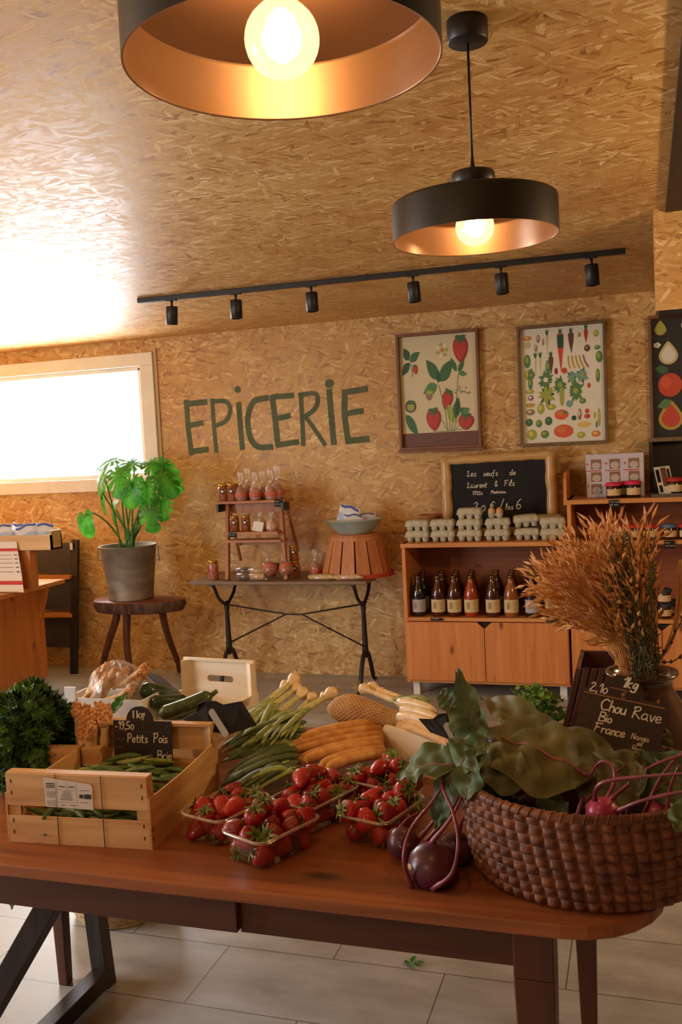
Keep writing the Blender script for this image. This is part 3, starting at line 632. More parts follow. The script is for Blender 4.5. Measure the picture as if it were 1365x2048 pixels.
# ================================================================== small goods used again and again
def lidded_jar(name, label, cat, body, lidm, r=.034, h=.09, badge=None, cloth=None, lab=None):
    t = thing(name, label, cat)
    MB().lathe([(.0,0),(r*.9,0),(r,.004),(r,h*.78),(r*.86,h*.87),(r*.82,h*.88)], 20).build('jar_body', body, t)
    if cloth:
        mb = MB(); n = 28
        mb.lathe([(r*1.16,h*.80),(r*1.06,h*.9),(r*.95,h*1.0),(r*.6,h*1.04),(0,h*1.05)], n, wob=.05, seed=3); mb.build('cloth_cover', cloth, t)
        MB().lathe([(r*.98,h*.865),(r*1.02,h*.875),(r*1.02,h*.89),(r*.98,h*.90)], n).build('rubber_band', M['white'], t)
    else:
        MB().lathe([(r*.88,h*.87),(r*.9,h*.875),(r*.9,h*.985),(r*.84,h),(0,h)], 20).build('jar_lid', lidm, t)
    if badge:
        mb = MB(); n = 16; y = -r-.001
        def on(a, z): return Vector((r*1.02*math.sin(a), -r*1.02*math.cos(a), z))
        for (q, mi) in ((.017,0),(.009,1)):
            mb.poly([on(q/r*math.cos(2*math.pi*i/n), h*.58+q*math.sin(2*math.pi*i/n))+Vector((0,-.001*mi-.001,0)) for i in range(n)], mi)
        mb.build('round_badge', badge, t)
    if lab:
        mb = MB(); z0, z1 = lab[1]*h, lab[2]*h
        vs = []; n = 10
        for i in range(n+1):
            a = R(-62+124*i/n); vs += [Vector((r*1.02*math.sin(a), -r*1.02*math.cos(a), z0)), Vector((r*1.02*math.sin(a), -r*1.02*math.cos(a), z1))]
        mb.add(vs, [(2*i, 2*i+2, 2*i+3, 2*i+1) for i in range(n)], 0, True); mb.build('jar_label', lab[0], t)
    return t
M['label_cream'] = mk('cream_label', srgb(208,178,124), srgb(214,188,138), .6, (20,20,20))
M['honey'] = mk('caramel_in_glass', srgb(132,66,32), srgb(164,96,56), .12, (30,30,30), coat=.6)
M['pinkish'] = mk('pink_sweets', srgb(150,76,60), srgb(196,128,104), .3, (60,60,60), 1.0, 2, .3, coat=.4)
M['dark_jam'] = mk('dark_jam', srgb(34,12,10), srgb(50,18,14), .1, coat=.7)
M['pink_cloth'] = mk('pink_cloth', srgb(206,36,74), srgb(222,60,96), .8, (30,30,30), 1, 3, .4)
M['red_cloth'] = mk('red_cloth', srgb(170,34,28), srgb(196,52,40), .8, (30,30,30), 1, 3, .4)
M['blue_cloth'] = mk('blue_cloth', srgb(72,96,128), srgb(98,122,152), .8, (30,30,30), 1, 3, .4)
M['navy_cloth'] = mk('dark_blue_cloth', srgb(34,48,62), srgb(52,68,82), .8, (30,30,30), 1, 3, .4)
def sweet_bag(name, label, fill, cat='bag', bm=None, band=None):
    t = thing(name, label, cat)
    MB().lathe([(0,0),(.026,0),(.031,.008),(.033,.035),(.029,.058),(.012,.075),(0,.078)], 14, wob=.06, seed=2).build('sweets', fill, t)
    mb = MB(); mb.lathe_open([(.030,0),(.035,.01),(.036,.04),(.031,.066),(.013,.09),(.007,.10),(.012,.115),(.018,.14),(.016,.165)], 14); mb.build('cellophane_bag', M['bag'], t)
    if band: MB().lathe([(.0362,.022),(.0372,.024),(.0372,.044),(.036,.046)], 14).build('bag_label', band, t)
    MB().lathe([(.008,.097),(.0095,.099),(.0095,.103),(.008,.105)], 10).build('tie', M['white'], t)
    return t
def tagcard(x, y, z, label, wd=.05, h=.034, lines=2):
    t = thing('price_tag', label, 'price tag', (x, y, z))
    mb = MB(); mb.box(x-wd/2, x+wd/2, y-.003, y, z, z+h); mb.build('card', M['slate'], t)
    mb = MB()
    for k in range(lines): scribble(mb, wd*.55, h*.22, .0014, Vector((x-wd*.4, y-.003, z+h*(.62-.36*k))), EX, EZ, -EY, k)
    mb.build('chalk_writing', M['chalk'], t); return t

# ================================================================== bistro table and what stands on it
TY0, TZ = 5.36, .728
tl, trr = PY(377,1163,TY0), PY(733,1166,TY0); TY1 = 5.84
bt = thing('bistro_table', 'narrow wooden bistro table on black cast-iron legs against the wall', 'table', ((tl.x+trr.x)/2, 5.6, 0))
mb = MB(); mb.box(tl.x, trr.x, TY0, TY1, TZ-.022, TZ); mb.build('table_top', wood('weathered_table_top', srgb(104,78,52), srgb(136,106,74), 'x', .5, knots=False), bt, bevel=.004)
MB().box(tl.x+.12, trr.x-.12, TY0+.03, TY1-.03, TZ-.028, TZ-.0222).build('top_strip', M['iron'], bt)
lx = (PY(455,1230,5.6).x, PY(728,1230,5.6).x)
for X in lx:
    mb = MB(); yc = 5.60
    for s in (-1, 1):
        mb.tube(crom([(X,yc+s*.20,TZ-.03),(X,yc+s*.165,TZ-.06),(X,yc+s*.12,TZ-.125),(X,yc+s*.05,TZ-.17),(X,yc,TZ-.20)]), [.012]*25, 8, flat=.8)
        mb.tube(crom([(X,yc,.245),(X,yc+s*.055,.215),(X,yc+s*.105,.14),(X,yc+s*.14,.06),(X,yc+s*.17,.022),(X,yc+s*.205,.012)]), [.015]*20+[.012]*11, 8, flat=.9)
    mb.tube([(X,yc,TZ-.165),(X,yc,TZ-.21),(X,yc,.50),(X,yc,.30),(X,yc,.24),(X,yc,.20)], [.012,.020,.014,.019,.022,.012], 10)
    mb.beam((X,yc-.22,TZ-.028),(X,yc+.22,TZ-.028), .03, .012)
    mb.build('leg', M['iron'], bt)
for s in (-1, 1):
    xm = (lx[0]+lx[1])/2
    a, b = (lx[0], 5.6+s*.02, TZ-.185), (lx[1], 5.6+s*.02, .275)
    if s == 1: a, b = (lx[0], 5.62, .275), (lx[1], 5.62, TZ-.185)
    MB().tube([a, (xm-.055, 5.6, .475), (xm+.055, 5.6, .475), b], .0055, 8).build('cross_brace', M['iron'], bt)

# wooden step ladder display
def P5(px, py, y=5.52): return PY(px, py, y)
ld = thing('step_ladder_display', 'small wooden step ladder used as a display on the bistro table', 'step ladder', (P5(510,1145).x, 5.55, TZ))
mw = wood('ladder_wood', srgb(150,88,44), srgb(182,116,64), 'z', .5, knots=False); mwx = wood('ladder_tread_wood', srgb(158,94,48), srgb(190,124,70), 'x', .5, knots=False)
fl, frt = P5(455,1148,5.44).x, P5(568,1140,5.44).x; tz = 1.235; tlx, trx = P5(447,1000,5.58).x, P5(575,990,5.58).x
for x0, x1 in ((fl, tlx+.035), (frt+.015, trx-.045)): MB().beam((x0,5.44,TZ), (x1,5.57,tz-.02), .024, .03, up=(0,1,0)).build('front_rail', mw, ld, bevel=.002)
for x0, x1 in ((tlx-.0, tlx+.015), (trx-.03, trx-.03)): MB().beam((x0,5.80,TZ+.08 if x0 < x1 else TZ+.14), (x1,5.62,tz-.02), .016, .022, up=(0,1,0)).build('rear_rail', mw, ld, bevel=.002)
MB().box(tlx-.02, trx+.005, 5.50, 5.68, tz-.018, tz).build('top_tread', mwx, ld, bevel=.003)
def tread(z, y0, y1, nm, th=.018):
    k = (z-TZ)/(tz-TZ); xa = fl+(tlx+.035-fl)*k; xb = frt+.015+(trx-.045-frt-.015)*k
    MB().box(xa+.005, xb-.005, y0, y1, z-th, z).build(nm, mwx, ld, bevel=.002)
zmid = P5(510,1063,5.47).z
tread(zmid, 5.44, 5.58, 'tread'); tread(zmid-.055, 5.47, 5.60, 'tread'); MB().box(fl+.03, frt+.01, 5.585, 5.6, zmid-.10, zmid-.072).build('cross_bar', mw, ld)
MB().box(tlx+.03, trx-.05, 5.60, 5.615, tz-.085, tz-.022).build('cross_bar', mw, ld)
for x in (tlx-.005, trx-.005): MB().box(x-.008, x+.008, 5.49, 5.60, tz-.07, tz-.02).build('hinge_plate', M['black'], ld)
tagcard(trx-.03, 5.498, tz-.045, 'small black price tag on the right end of the step ladder top', .055, .045)
tagcard(P5(466,1075,5.44).x, 5.438, zmid-.03, 'small black price tag on the middle tread of the step ladder', .055, .038)
bad = [M['slate'], M['white']]
jp = Proto(lidded_jar('caramel_jar', 'x', 'jar', M['honey'], M['gold'], .034, .112, badge=bad))
for px, y, z, s, lb in [(451,5.55,tz,1,'gold-lidded jar at the far left of the step ladder top'),(468,5.54,tz,1,'gold-lidded jar beside the sweet bags on the step ladder top'),(479,5.60,tz,1.0,'gold-lidded jar half hidden behind two others on the step ladder top'),
                        (470,5.51,zmid,.9,'gold-lidded jar at the left of the middle tread'),(492,5.51,zmid,.9,'gold-lidded jar at the centre of the middle tread'),
                        (586,5.55,TZ,.95,'gold-lidded jar at the bottom of the pair beside the step ladder foot'),(585,5.55,TZ+.1075,.9,'gold-lidded jar on top of another beside the step ladder')]:
    jp.put((P5(px,1050,y).x, y, z), (0,0,R(12)), lb, 'gold-lidded caramel jars', s)
t = lidded_jar('preserve_jar', 'gold-lidded jar with red badge at the left end of the bistro table', 'jar', M['pinkish'], M['gold'], .036, .125, badge=[M['red_ink'], M['red_ink']])
t.location = (P5(427,1150,5.47).x, 5.47, TZ); t.rotation_euler = (0,0,R(-40))
sp = Proto(sweet_bag('sweet_bag', 'x', M['pinkish'], band=mk('orange_band', srgb(196,104,78), None, .6)))
for px, py, y, z, rot, s, lb in [(489,0,5.53,tz,(0,0,0),1.1,'first cellophane sweet bag right of the jars on the step ladder top'),(503,0,5.61,tz,(0,0,1),1.25,'tallest cellophane sweet bag at the back of the step ladder top'),(517,0,5.53,tz,(0,0,2),1.1,'cellophane sweet bag in the middle of the step ladder top'),
                         (533,0,5.60,tz,(0,0,.5),1.1,'darker cellophane sweet bag left of the end bags on the ladder top'),(549,0,5.54,tz,(0,0,3),1.15,'cellophane sweet bag with pink label near the ladder top end'),(562,0,5.58,tz,(0,0,4),1.3,'cellophane sweet bag with silver twist above the price tag'),
                         (541,0,5.43,TZ+.040,(R(-52),0,R(34)),1.25,'cellophane sweet bag lying left of its twin by the ladder foot'),(573,0,5.43,TZ+.040,(R(-50),0,R(34)),1.25,'cellophane sweet bag lying nearest the stacked jars'),
                         (629,0,5.60,TZ,(0,0,1),1.05,'cellophane sweet bag standing between step ladder and slatted basket'),(640,0,5.66,TZ,(0,0,2),.85,'small dark sweet bag touching the slatted basket')]:
    sp.put((P5(px,1100,y).x, y, z), rot, lb, 'cellophane sweet bags', s)
# flat bags of pale biscuits on the middle tread
M['biscuit'] = mk('pale_biscuit', srgb(206,168,112), srgb(224,192,142), .7, (50,50,50), 1, 3, .4)
M['choc'] = mk('brown_biscuit', srgb(84,36,20), srgb(112,54,32), .6, (50,50,50), 1, 3, .3)
M['wafer'] = mk('wafer_bag_fill', srgb(196,128,84), srgb(240,214,180), .35, (70,70,70), 1, 2, .6, coat=.5)
for px, lb in ((520,'cellophane bag with a cream card on the middle tread'), (543,'crinkled bag of pale meringues at the right of the middle tread')):
    x = P5(px,1050,5.5).x; t = thing('treat_bag', lb, 'bag', (x, 5.5, zmid), 'flat bags on the middle tread')
    MB().lathe([(.0,0),(.034,.0),(.04,.02),(.034,.055),(.015,.075),(0,.08)], 12, (x,5.51,zmid), wob=.1, seed=px).build('treats', M['wafer'], t)
    MB().lathe_open([(.036,0),(.043,.02),(.037,.06),(.016,.085),(.02,.12)], 12, (x,5.51,zmid)).build('cellophane_bag', M['bag'], t)
    if px == 520: MB().beam((x-.005,5.462,zmid+.002),(x+.005,5.475,zmid+.062), .07, .002, up=(0,1,0)).build('cream_card', M['paper'], t)
# packets of sliced biscuits at the ladder foot
def rollpack(px, y, z, m2, lb, L_=.115, r=.024):
    x = P5(px,1130,y).x; t = thing('biscuit_roll', lb, 'biscuits', (x, y, z), 'biscuit packs under the step ladder')
    mb = MB(); rd = random.Random(px); n = 5
    for i in range(n):
        c = x-L_/2+(i+.5)*L_/n; mb.lathe([(0,-L_/n*.47),(r*.85,-L_/n*.45),(r,-L_/n*.2),(r,L_/n*.2),(r*.85,L_/n*.45),(0,L_/n*.47)], 14, (c,y,z+r), M=Matrix.Rotation(R(90),3,'Y'), wob=.02, seed=i)
    mb.build('biscuits', m2, t); MB().tube([(x-L_/2-.01,y,z+r),(x+L_/2+.01,y,z+r)], r+.003, 14).build('cellophane_wrap', M['bag'], t)
rollpack(488,5.42,TZ,M['choc'],'front brown biscuit pack at the left under the ladder',.07); rollpack(515,5.42,TZ,M['biscuit'],'front pale biscuit pack under the ladder',.09)
rollpack(487,5.50,TZ+.025,M['choc'],'rear brown biscuit pack under the ladder',.07); rollpack(515,5.50,TZ+.02,M['biscuit'],'rear pale biscuit pack under the ladder',.10)
rollpack(545,5.56,TZ+.045,M['choc'],'brown biscuit pack behind the lying sweet bags',.10)
# two flat packs at the right
for i, (px, lb) in enumerate(((645,'flat pale wafer pack left of its neighbour on the bistro table'), (698,'flat pale wafer pack nearest the slatted basket corner'))):
    x = P5(px,1140,5.44).x; t = thing('wafer_pack', lb, 'wafers', (x,5.44,TZ), 'flat wafer packs on the bistro table')
    mb = MB(); rd = random.Random(i)
    for k in range(6): mb.lathe([(0,0),(.034,0),(.036,.008),(.034,.016),(0,.018)], 14, (x-.065+.026*k, 5.44+rd.uniform(-.008,.008), TZ+.006+.0012*k), M=Matrix.Rotation(R(16),3,'Y'), wob=.05, seed=k)
    mb.build('wafers', M['biscuit'], t)
    MB().lathe_open([(.001,0),(.085,.001),(.095,.012),(.085,.034),(.001,.038)], 16, (x,5.44,TZ), M=Matrix.Diagonal((1,.5,1))).build('cellophane_wrap', M['bag'], t)
# upturned slatted basket with enamel bowl
sk = thing('slatted_basket', 'upturned slatted wooden basket with a red rim under the enamel bowl', 'basket', (P5(712,1100,5.62).x, 5.62, TZ))
bx = sk.location.x; r0, r1, zt_ = .235, .165, .262
mb = MB(); n = 14
slat = wood('basket_slat_wood', srgb(172,100,52), srgb(200,132,78), 'z', .55, knots=False)
for k in range(n):
    a0 = 2*math.pi*k/n+.02; a1 = 2*math.pi*(k+1)/n-.03
    f = lambda a, r, z: Vector((bx+r*math.cos(a), 5.62+r*math.sin(a)*.85, TZ+z))
    mb2 = MB(); b4 = [f(a0,r0-.006,.0),f(a0,r0,.0),f(a1,r0,.0),f(a1,r0-.006,.0)]; t4 = [f(a0,r1-.006,zt_-.002),f(a0,r1,zt_-.002),f(a1,r1,zt_-.002),f(a1,r1-.006,zt_-.002)]
    mb2.hexa(b4, t4); mb2.build('slat', slat, sk)
MB().lathe([(0,zt_-.004),(r1-.002,zt_-.004),(r1-.002,zt_+.006),(0,zt_+.006)], 28, (bx,5.62,TZ), M=Matrix.Diagonal((1,.85,1))).build('basket_base', slat, sk)
for rr, z0, mt, nm in ((r0+.004, .002, mk('red_band', srgb(176,52,26), None, .5), 'red_rim'), (r1+.004, zt_-.03, slat, 'hoop')):
    mb = MB(); N_ = 40; vs = []
    for i in range(N_):
        a = 2*math.pi*i/N_
        for (dr, dz) in ((0,0),(.005,0),(.003,.024),(-.002,.024)): vs.append(Vector((bx+(rr+dr)*math.cos(a), 5.62+(rr+dr)*.85*math.sin(a), TZ+z0+dz)))
    mb.add(vs, [(4*i+j, 4*((i+1)%N_)+j, 4*((i+1)%N_)+(j+1)%4, 4*i+(j+1)%4) for i in range(N_) for j in range(4)]); mb.build(nm, mt, sk)
BZ = TZ+zt_+.008
bw = thing('enamel_bowl', 'pale green enamel bowl on the upturned slatted basket', 'bowl', (bx,5.62,BZ))
MB().lathe([(.0,0),(.10,0),(.105,.004),(.15,.045),(.175,.082),(.192,.09),(.192,.094),(.174,.088),(.145,.05),(.10,.012),(0,.010)], 40, (bx,5.62,BZ), M=None).build('bowl_body', [M['enamel']], bw)
MB().lathe([(.0,.0112),(.10,.0132),(.1445,.0512),(.1735,.0892)], 40, (bx,5.62,BZ)).build('bowl_inside', M['enamel_in'], bw)
def packet(x, y, z, wd, h, rot, lb, grp, name='milk_powder_packet', band=None):
    t = thing(name, lb, 'packet', (x,y,z), grp)
    mb = MB(); n = 8; th = wd*.16
    def f(sg): 
        def g(u, v):
            bulge = th*math.sin(math.pi*min(1,max(0,u)))**.6*math.sin(math.pi*min(1,max(0,v)))**.5
            return Vector((x+(u-.5)*wd, y+sg*bulge, z+v*h+.006*math.sin(9*u+3*v)))
        return g
    mb.grid(f(1), n, n, 0); mb.grid(f(-1), n, n, 0)
    mb.build('packet_body', mk('packet_film', srgb(206,210,216), srgb(228,230,232), .22, (9,9,9), coat=.5), t)
    mb = MB(); 
    def strip(v0, v1, mi):
        mb.grid(lambda u, v: f(-1)(.04+.92*u, v0+(v1-v0)*v)+Vector((0,-.0012,0)), 8, 2, mi)
    strip(.86,.97,0); strip(.1,.16,0); strip(.3,.6,1)
    mb.build('printed_band', [mk('blue_print', srgb(72,96,170), None, .3), mk('pale_blue_print', srgb(176,190,214), None, .3)], t)
    t.rotation_euler = rot; return t
packet(bx-.06,5.60,BZ+.045,.14,.14,(R(-10),R(16),R(-10)),'blue and white packet leaning highest in the enamel bowl','packets in the enamel bowl')
packet(bx+.075,5.60,BZ+.025,.16,.11,(R(-30),R(-8),R(14)),'blue and white packet at the right in the enamel bowl','packets in the enamel bowl')
packet(bx-.0,5.56,BZ+.03,.13,.10,(R(-20),R(4),R(0)),'white packet at the front in the enamel bowl','packets in the enamel bowl')

# ================================================================== cabinets
CY0, CY1 = 5.45, 5.88; CX0, CX1, CT = -1.395, -.415, .945
def tri(mb, x, z, y, s=.062, mi=0): mb.poly([(x-s, y, z), (x, y, z-s*.85), (x+s, y, z)], mi)
def cabinet(label, X0, X1, ztop, shelves, doorz, grp, gable=0):
    t = thing('pine_cabinet', label, 'cabinet', ((X0+X1)/2, (CY0+CY1)/2, 0), grp); th = .022
    MB().box(X0, X0+th, CY0, CY1, .088, ztop+gable).build('side_panel', M['pine'], t, bevel=.002); MB().box(X1-th, X1, CY0, CY1, .088, ztop+gable).build('side_panel', M['pine'], t, bevel=.002)
    MB().box(X0+(th if gable else -.006), X1-(th if gable else -.006), CY0-.006, CY1, ztop-.026 , ztop).build('top_board', M['pine_x'], t, bevel=.002)
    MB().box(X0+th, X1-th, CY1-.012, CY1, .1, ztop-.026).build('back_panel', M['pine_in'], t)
    for z in shelves: MB().box(X0+th, X1-th, CY0+.002, CY1-.012, z-.022, z).build('shelf', M['pine_x'], t, bevel=.002)
    MB().box(X0+th, X1-th, CY0+.004, CY1, .088, .11).build('bottom_board', M['pine_x'], t)
    zd0, zd1 = .108, doorz-.024; xm = (X0+X1)/2; s = .042
    for sg in (-1, 1):
        xa, xb = (X0+.004, xm-.002) if sg < 0 else (xm+.002, X1-.004)
        if sg < 0: pts = [(xa,CY0-.018,zd0),(xb,CY0-.018,zd0),(xb,CY0-.018,zd1-s*.85),(xb-s,CY0-.018,zd1),(xa,CY0-.018,zd1)]
        else: pts = [(xa,CY0-.018,zd0),(xb,CY0-.018,zd0),(xb,CY0-.018,zd1),(xa+s,CY0-.018,zd1),(xa,CY0-.018,zd1-s*.85)]
        MB().prism(pts, (0,.018,0)).build('door', M['pine'], t, bevel=.0015)
    MB().box(X0+th+.02, X1-th-.02, CY0+.012, CY0+.016, .12, doorz-.03).build('cupboard_shade_sheet', M['black'], t)  # black sheet behind the doors stands in for the shade inside
    for x in (X0+.045, X1-.045): MB().box(x-.02, x+.02, CY0+.05, CY0+.09, 0, .088).build('leg', M['cream'], t)
    for x in (X0+.045, X1-.045): MB().box(x-.02, x+.02, CY1-.09, CY1-.05, 0, .088).build('leg', M['cream'], t)
    return t
SH = .49
cabinet('low pine cabinet with juice bottles on its shelf and egg boxes on top', CX0, CX1, CT, [SH], SH, 'pine cabinets')
X2 = CX1+.012; Z2 = 1.182
cabinet('taller pine cabinet with jam jars, cut by the right edge', X2, X2+1.0, Z2, [.94, SH], SH, 'pine cabinets', 0)
mb = MB(); gz = PY(1140,950,CY0).z
mb.prism([(X2-.002,CY0+.02,Z2-.03),(X2-.002,CY0+.05,gz-.02),(X2-.002,CY0+.09,gz+.01),(X2-.002,CY1,gz+.02),(X2-.002,CY1,Z2-.03)], (-.018,0,0)); gb = mb.build('raised_side_board', M['pine'], None)
gb.parent = [o for o in COL.objects if o.name.startswith('pine_cabinet')][-1]; gb.location = -gb.parent.location

# juice bottles
def bottle(label, juice, labm, cap=M['gold']):
    t = thing('juice_bottle', label, 'bottle', (0,0,0), 'juice bottles on the cabinet shelf')
    MB().lathe([(0,0),(.040,0),(.043,.005),(.0435,.125),(.041,.145),(.033,.175),(.0205,.205),(.0165,.222),(.0165,.238)], 24).build('bottle_body', juice, t)
    MB().lathe([(.0178,.228),(.0185,.230),(.0185,.246),(.016,.249),(0,.249)], 16).build('cap', cap, t)
    mb = MB(); vs = []; n = 12
    for i in range(n+1):
        a = R(-75+150*i/n); vs += [Vector((.0442*math.sin(a), -.0442*math.cos(a), .028)), Vector((.0442*math.sin(a), -.0442*math.cos(a), .106))]
    mb.add(vs, [(2*i, 2*i+2, 2*i+3, 2*i+1) for i in range(n)], 0, True)
    for (a0, a1, z0, z1) in ((-40,-15,.05,.09),(10,40,.084,.088),(10,40,.07,.073),(10,44,.05,.053)):
        vs = []
        for i in range(5):
            a = R(a0+(a1-a0)*i/4); vs += [Vector((.0446*math.sin(a), -.0446*math.cos(a), z0)), Vector((.0446*math.sin(a), -.0446*math.cos(a), z1))]
        mb.add(vs, [(2*i, 2*i+2, 2*i+3, 2*i+1) for i in range(4)], 1)
    mb.build('bottle_label', [labm, mk('label_print', srgb(150,130,80), None, .6)], t); return t
jm = {k: mk('juice_'+k, srgb(*c1), srgb(*c2), .1, (8,8,8), coat=.8) for k, c1, c2 in [('purple',(26,12,16),(36,16,20)),('dark_red',(62,18,10),(82,28,14)),('orange_red',(150,52,22),(170,66,30)),('amber',(140,74,30),(160,92,44))]}
cap_d = mk('dark_cap', srgb(96,72,40), None, .3, metal=.8)
pb = {'purple': Proto(bottle('x', jm['purple'], mk('grey_label', srgb(178,168,168), None, .6), cap_d)), 'dark_red': Proto(bottle('x', jm['dark_red'], M['label_cream'], cap_d)),
      'orange_red': Proto(bottle('x', jm['orange_red'], M['label_cream'], cap_d)), 'amber': Proto(bottle('x', jm['amber'], M['label_cream'], cap_d))}
front = [(838,'purple','dark purple juice bottle with a grey label at the left end of the shelf'),(877,'dark_red','dark red juice bottle second from the left on the shelf'),(909,'dark_red','dark red juice bottle just left of the orange-red one'),
         (943,'orange_red','bright orange-red juice bottle in the front row'),(986,'dark_red','dark red juice bottle just right of the orange-red one'),(1023,'amber','cloudy amber juice bottle in the front row'),
         (1065,'purple','dark purple juice bottle right of the cloudy amber one'),(1105,'dark_red','dark red juice bottle at the right end of the shelf')]
for px, k, lb in front: pb[k].put((PY(px,1200,5.52).x, 5.52, SH), (0,0,R(12)), lb, 'front row of juice bottles')
lab_rows = ['middle', 'back']
for row, y in ((0,5.63),(1,5.74)):
    for i, (px, k) in enumerate([(846,'purple'),(884,'dark_red'),(913,'dark_red'),(944,'dark_red'),(993,'dark_red'),(1024,'dark_red'),(1062,'purple'),(1100,'dark_red')]):
        near = ['left-end purple','second','third','orange-red','fifth','cloudy amber','right-hand purple','right-end'][i]
        pb[k].put((PY(px+2*row,1180,y).x, y, SH), (0,0,R(20*i)), 'dark juice bottle in the %s row behind the %s front bottle' % (lab_rows[row], near), 'juice bottles behind the front row')
for px, lb in ((874,'flat black price tag lying under the left juice bottles'), (1106,'flat black price tag lying under the right juice bottles')):
    q = PY(px,1236,5.447); tagcard(q.x, 5.4475, SH-.016, lb, .075, .015, 1)

# egg boxes
M['pulp'] = mk('grey_egg_box_pulp', srgb(172,164,138), srgb(198,190,164), .9, (30,30,30), 1, 5, .4)
def rrect(hx, hy, r, z, n=4):
    o = []
    for cx, cy, a0 in ((hx-r,hy-r,0),(-hx+r,hy-r,90),(-hx+r,-hy+r,180),(hx-r,-hy+r,270)):
        for i in range(n+1):
            a = R(a0+90*i/n); o.append(Vector((cx+r*math.cos(a), cy+r*math.sin(a), z)))
    return o
def loft(mb, rings, mi=0, sm=True, cap0=True, cap1=True):
    n = len(rings[0]); vs = [p for r_ in rings for p in r_]
    fs = [(i*n+j, i*n+(j+1)%n, (i+1)*n+(j+1)%n, (i+1)*n+j) for i in range(len(rings)-1) for j in range(n)]
    if cap0: fs.append(tuple(range(n))[::-1])
    if cap1: fs.append(tuple((len(rings)-1)*n+j for j in range(n)))
    return mb.add(vs, fs, mi, sm)
def egg_tray(t):
    mb = MB()
    for i in range(3):
        for j in range(2): mb.lathe([(0,0),(.014,0),(.0165,.004),(.0215,.026),(.0235,.033)], 10, ((i-1)*.048,(j-.5)*.048,0))
    loft(mb, [rrect(.0755,.0525,.012,.030), rrect(.0765,.0535,.012,.036)]); mb.build('egg_tray', M['pulp'], t)
eb = thing('egg_box', 'x', 'egg box'); egg_tray(eb)
mb = MB(); loft(mb, [rrect(.0765,.0535,.012,.0365), rrect(.075,.052,.012,.042), rrect(.070,.046,.012,.060), rrect(.064,.040,.012,.067), rrect(.055,.032,.01,.069)]); mb.build('lid', M['pulp'], eb)
eb = Proto(eb); EH = .0655
def ebx(px, y): return PY(px,1060,y).x
names = {0:'bottom',1:'second from bottom',2:'top'}
stacks = [(838,5.56,2,'left-end stack'),(888,5.56,2,'second stack from the left'),(942,5.56,3,'tallest front stack'),(997,5.56,2,'stack under the loose eggs'),(1056,5.58,1,'low stack right of the loose eggs'),(1106,5.54,2,'right-end stack'),(1060,5.70,2,'rear stack right of the loose eggs'),(1100,5.72,2,'rear right-end stack'),(846,5.70,1,'rear left-end stack')]
for px, y, n, nm in stacks:
    for k in range(n): eb.put((ebx(px,y)+random.uniform(-.003,.003), y, CT+.001+EH*k), (0,0,R(random.uniform(-4,4)+(8 if px == 1106 else 0))), 'grey egg box, %s the %s' % (['bottom of','upper in','topmost of'][k] if n > 1 else 'alone in', nm), 'grey egg boxes', 1.0)
q = ebx(1056,5.58)
eb.put((q-.01, 5.60, CT+.001+EH+.012), (R(3),R(-3),R(10)), 'grey egg box lying tilted on another, right of the loose eggs', 'grey egg boxes')
cup = thing('egg_cup_tray', 'cut piece of egg tray holding two eggs on the egg boxes', 'egg tray', (ebx(993,5.56),5.56,CT+.001+EH*2+.004))
mb = MB()
for i in range(2): mb.lathe([(0,0),(.014,0),(.0165,.004),(.0225,.028),(.0225,.03)], 12, (cup.location.x+(i-.5)*.048, 5.56, cup.location.z))
mb.box(cup.location.x-.012, cup.location.x+.012, 5.555, 5.565, cup.location.z+.012, cup.location.z+.026); mb.build('cups', M['pulp'], cup)
for i, lb in enumerate(('left of the two loose brown eggs on the egg boxes', 'right of the two loose brown eggs on the egg boxes')):
    mb = MB(); mb.lathe([(0,0)]+[(.0215*math.sin(R(a)), .0275-(.0275 if a < 90 else .031)*math.cos(R(a))) for a in range(15,180,15)]+[(0,.0585)], 18)
    o = mb.build('egg', mk('brown_egg', srgb(206,150,104) if i else srgb(214,168,108), None, .5)); o.location = (cup.location.x+(i-.5)*.048, 5.56, cup.location.z+.006); tag(o, lb, 'egg', 'loose eggs')
# terracotta pot behind
t = MB().lathe([(0,0),(.055,0),(.06,.006),(.066,.12),(.072,.125),(.072,.14),(.064,.14),(.062,.02),(0,.02)], 28).build('terracotta_pot', M['clay']); t.location = (ebx(860,5.78), 5.79, CT+.001); t.scale = (1,1,1.05)
tag(t, 'small terracotta pot behind the egg boxes at the left', 'pot')

# chalkboard in a log frame
cb = thing('chalkboard', 'black chalkboard in a thick pale log frame behind the egg boxes', 'chalkboard', (PY(1000,950,5.80).x, 5.80, CT))
f2 = lambda px, py, y=5.79: PY(px, py, y)
log = wood('peeled_log', srgb(186,142,82), srgb(214,174,114), 'z', .4, knots=False, coat=.3, bump=.3)
logx = wood('peeled_log_x', srgb(186,142,82), srgb(214,174,114), 'x', .4, knots=False, coat=.3, bump=.3)
def logt(a, b, r, seed, m_, nm):
    rd = random.Random(seed); n = 14; pts = [Vector(a).lerp(Vector(b), i/n)+Vector((rd.uniform(-.003,.003),0,rd.uniform(-.003,.003))) for i in range(n+1)]
    MB().tube(pts, [r*(1+.07*math.sin(i*1.3+seed)) for i in range(n+1)], 14).build(nm, m_, cb)
xl, xr_ = f2(893,950).x, f2(1102,950).x; ztp = f2(1000,917).z
logt((xl-.002,5.80,CT+.002), (xl,5.80,ztp+.01), .033, 1, log, 'log_post'); logt((xr_+.004,5.80,CT+.002), (xr_,5.80,ztp+.018), .033, 2, log, 'log_post')
logt((xl-.03,5.797,ztp), (xr_+.03,5.797,ztp+.012), .028, 3, logx, 'log_rail'); logt((xl,5.80,CT+.03), (xr_,5.80,CT+.03), .028, 4, logx, 'log_rail')
MB().box(xl+.01, xr_-.01, 5.80, 5.812, CT+.03, ztp).build('board', M['slate'], cb)
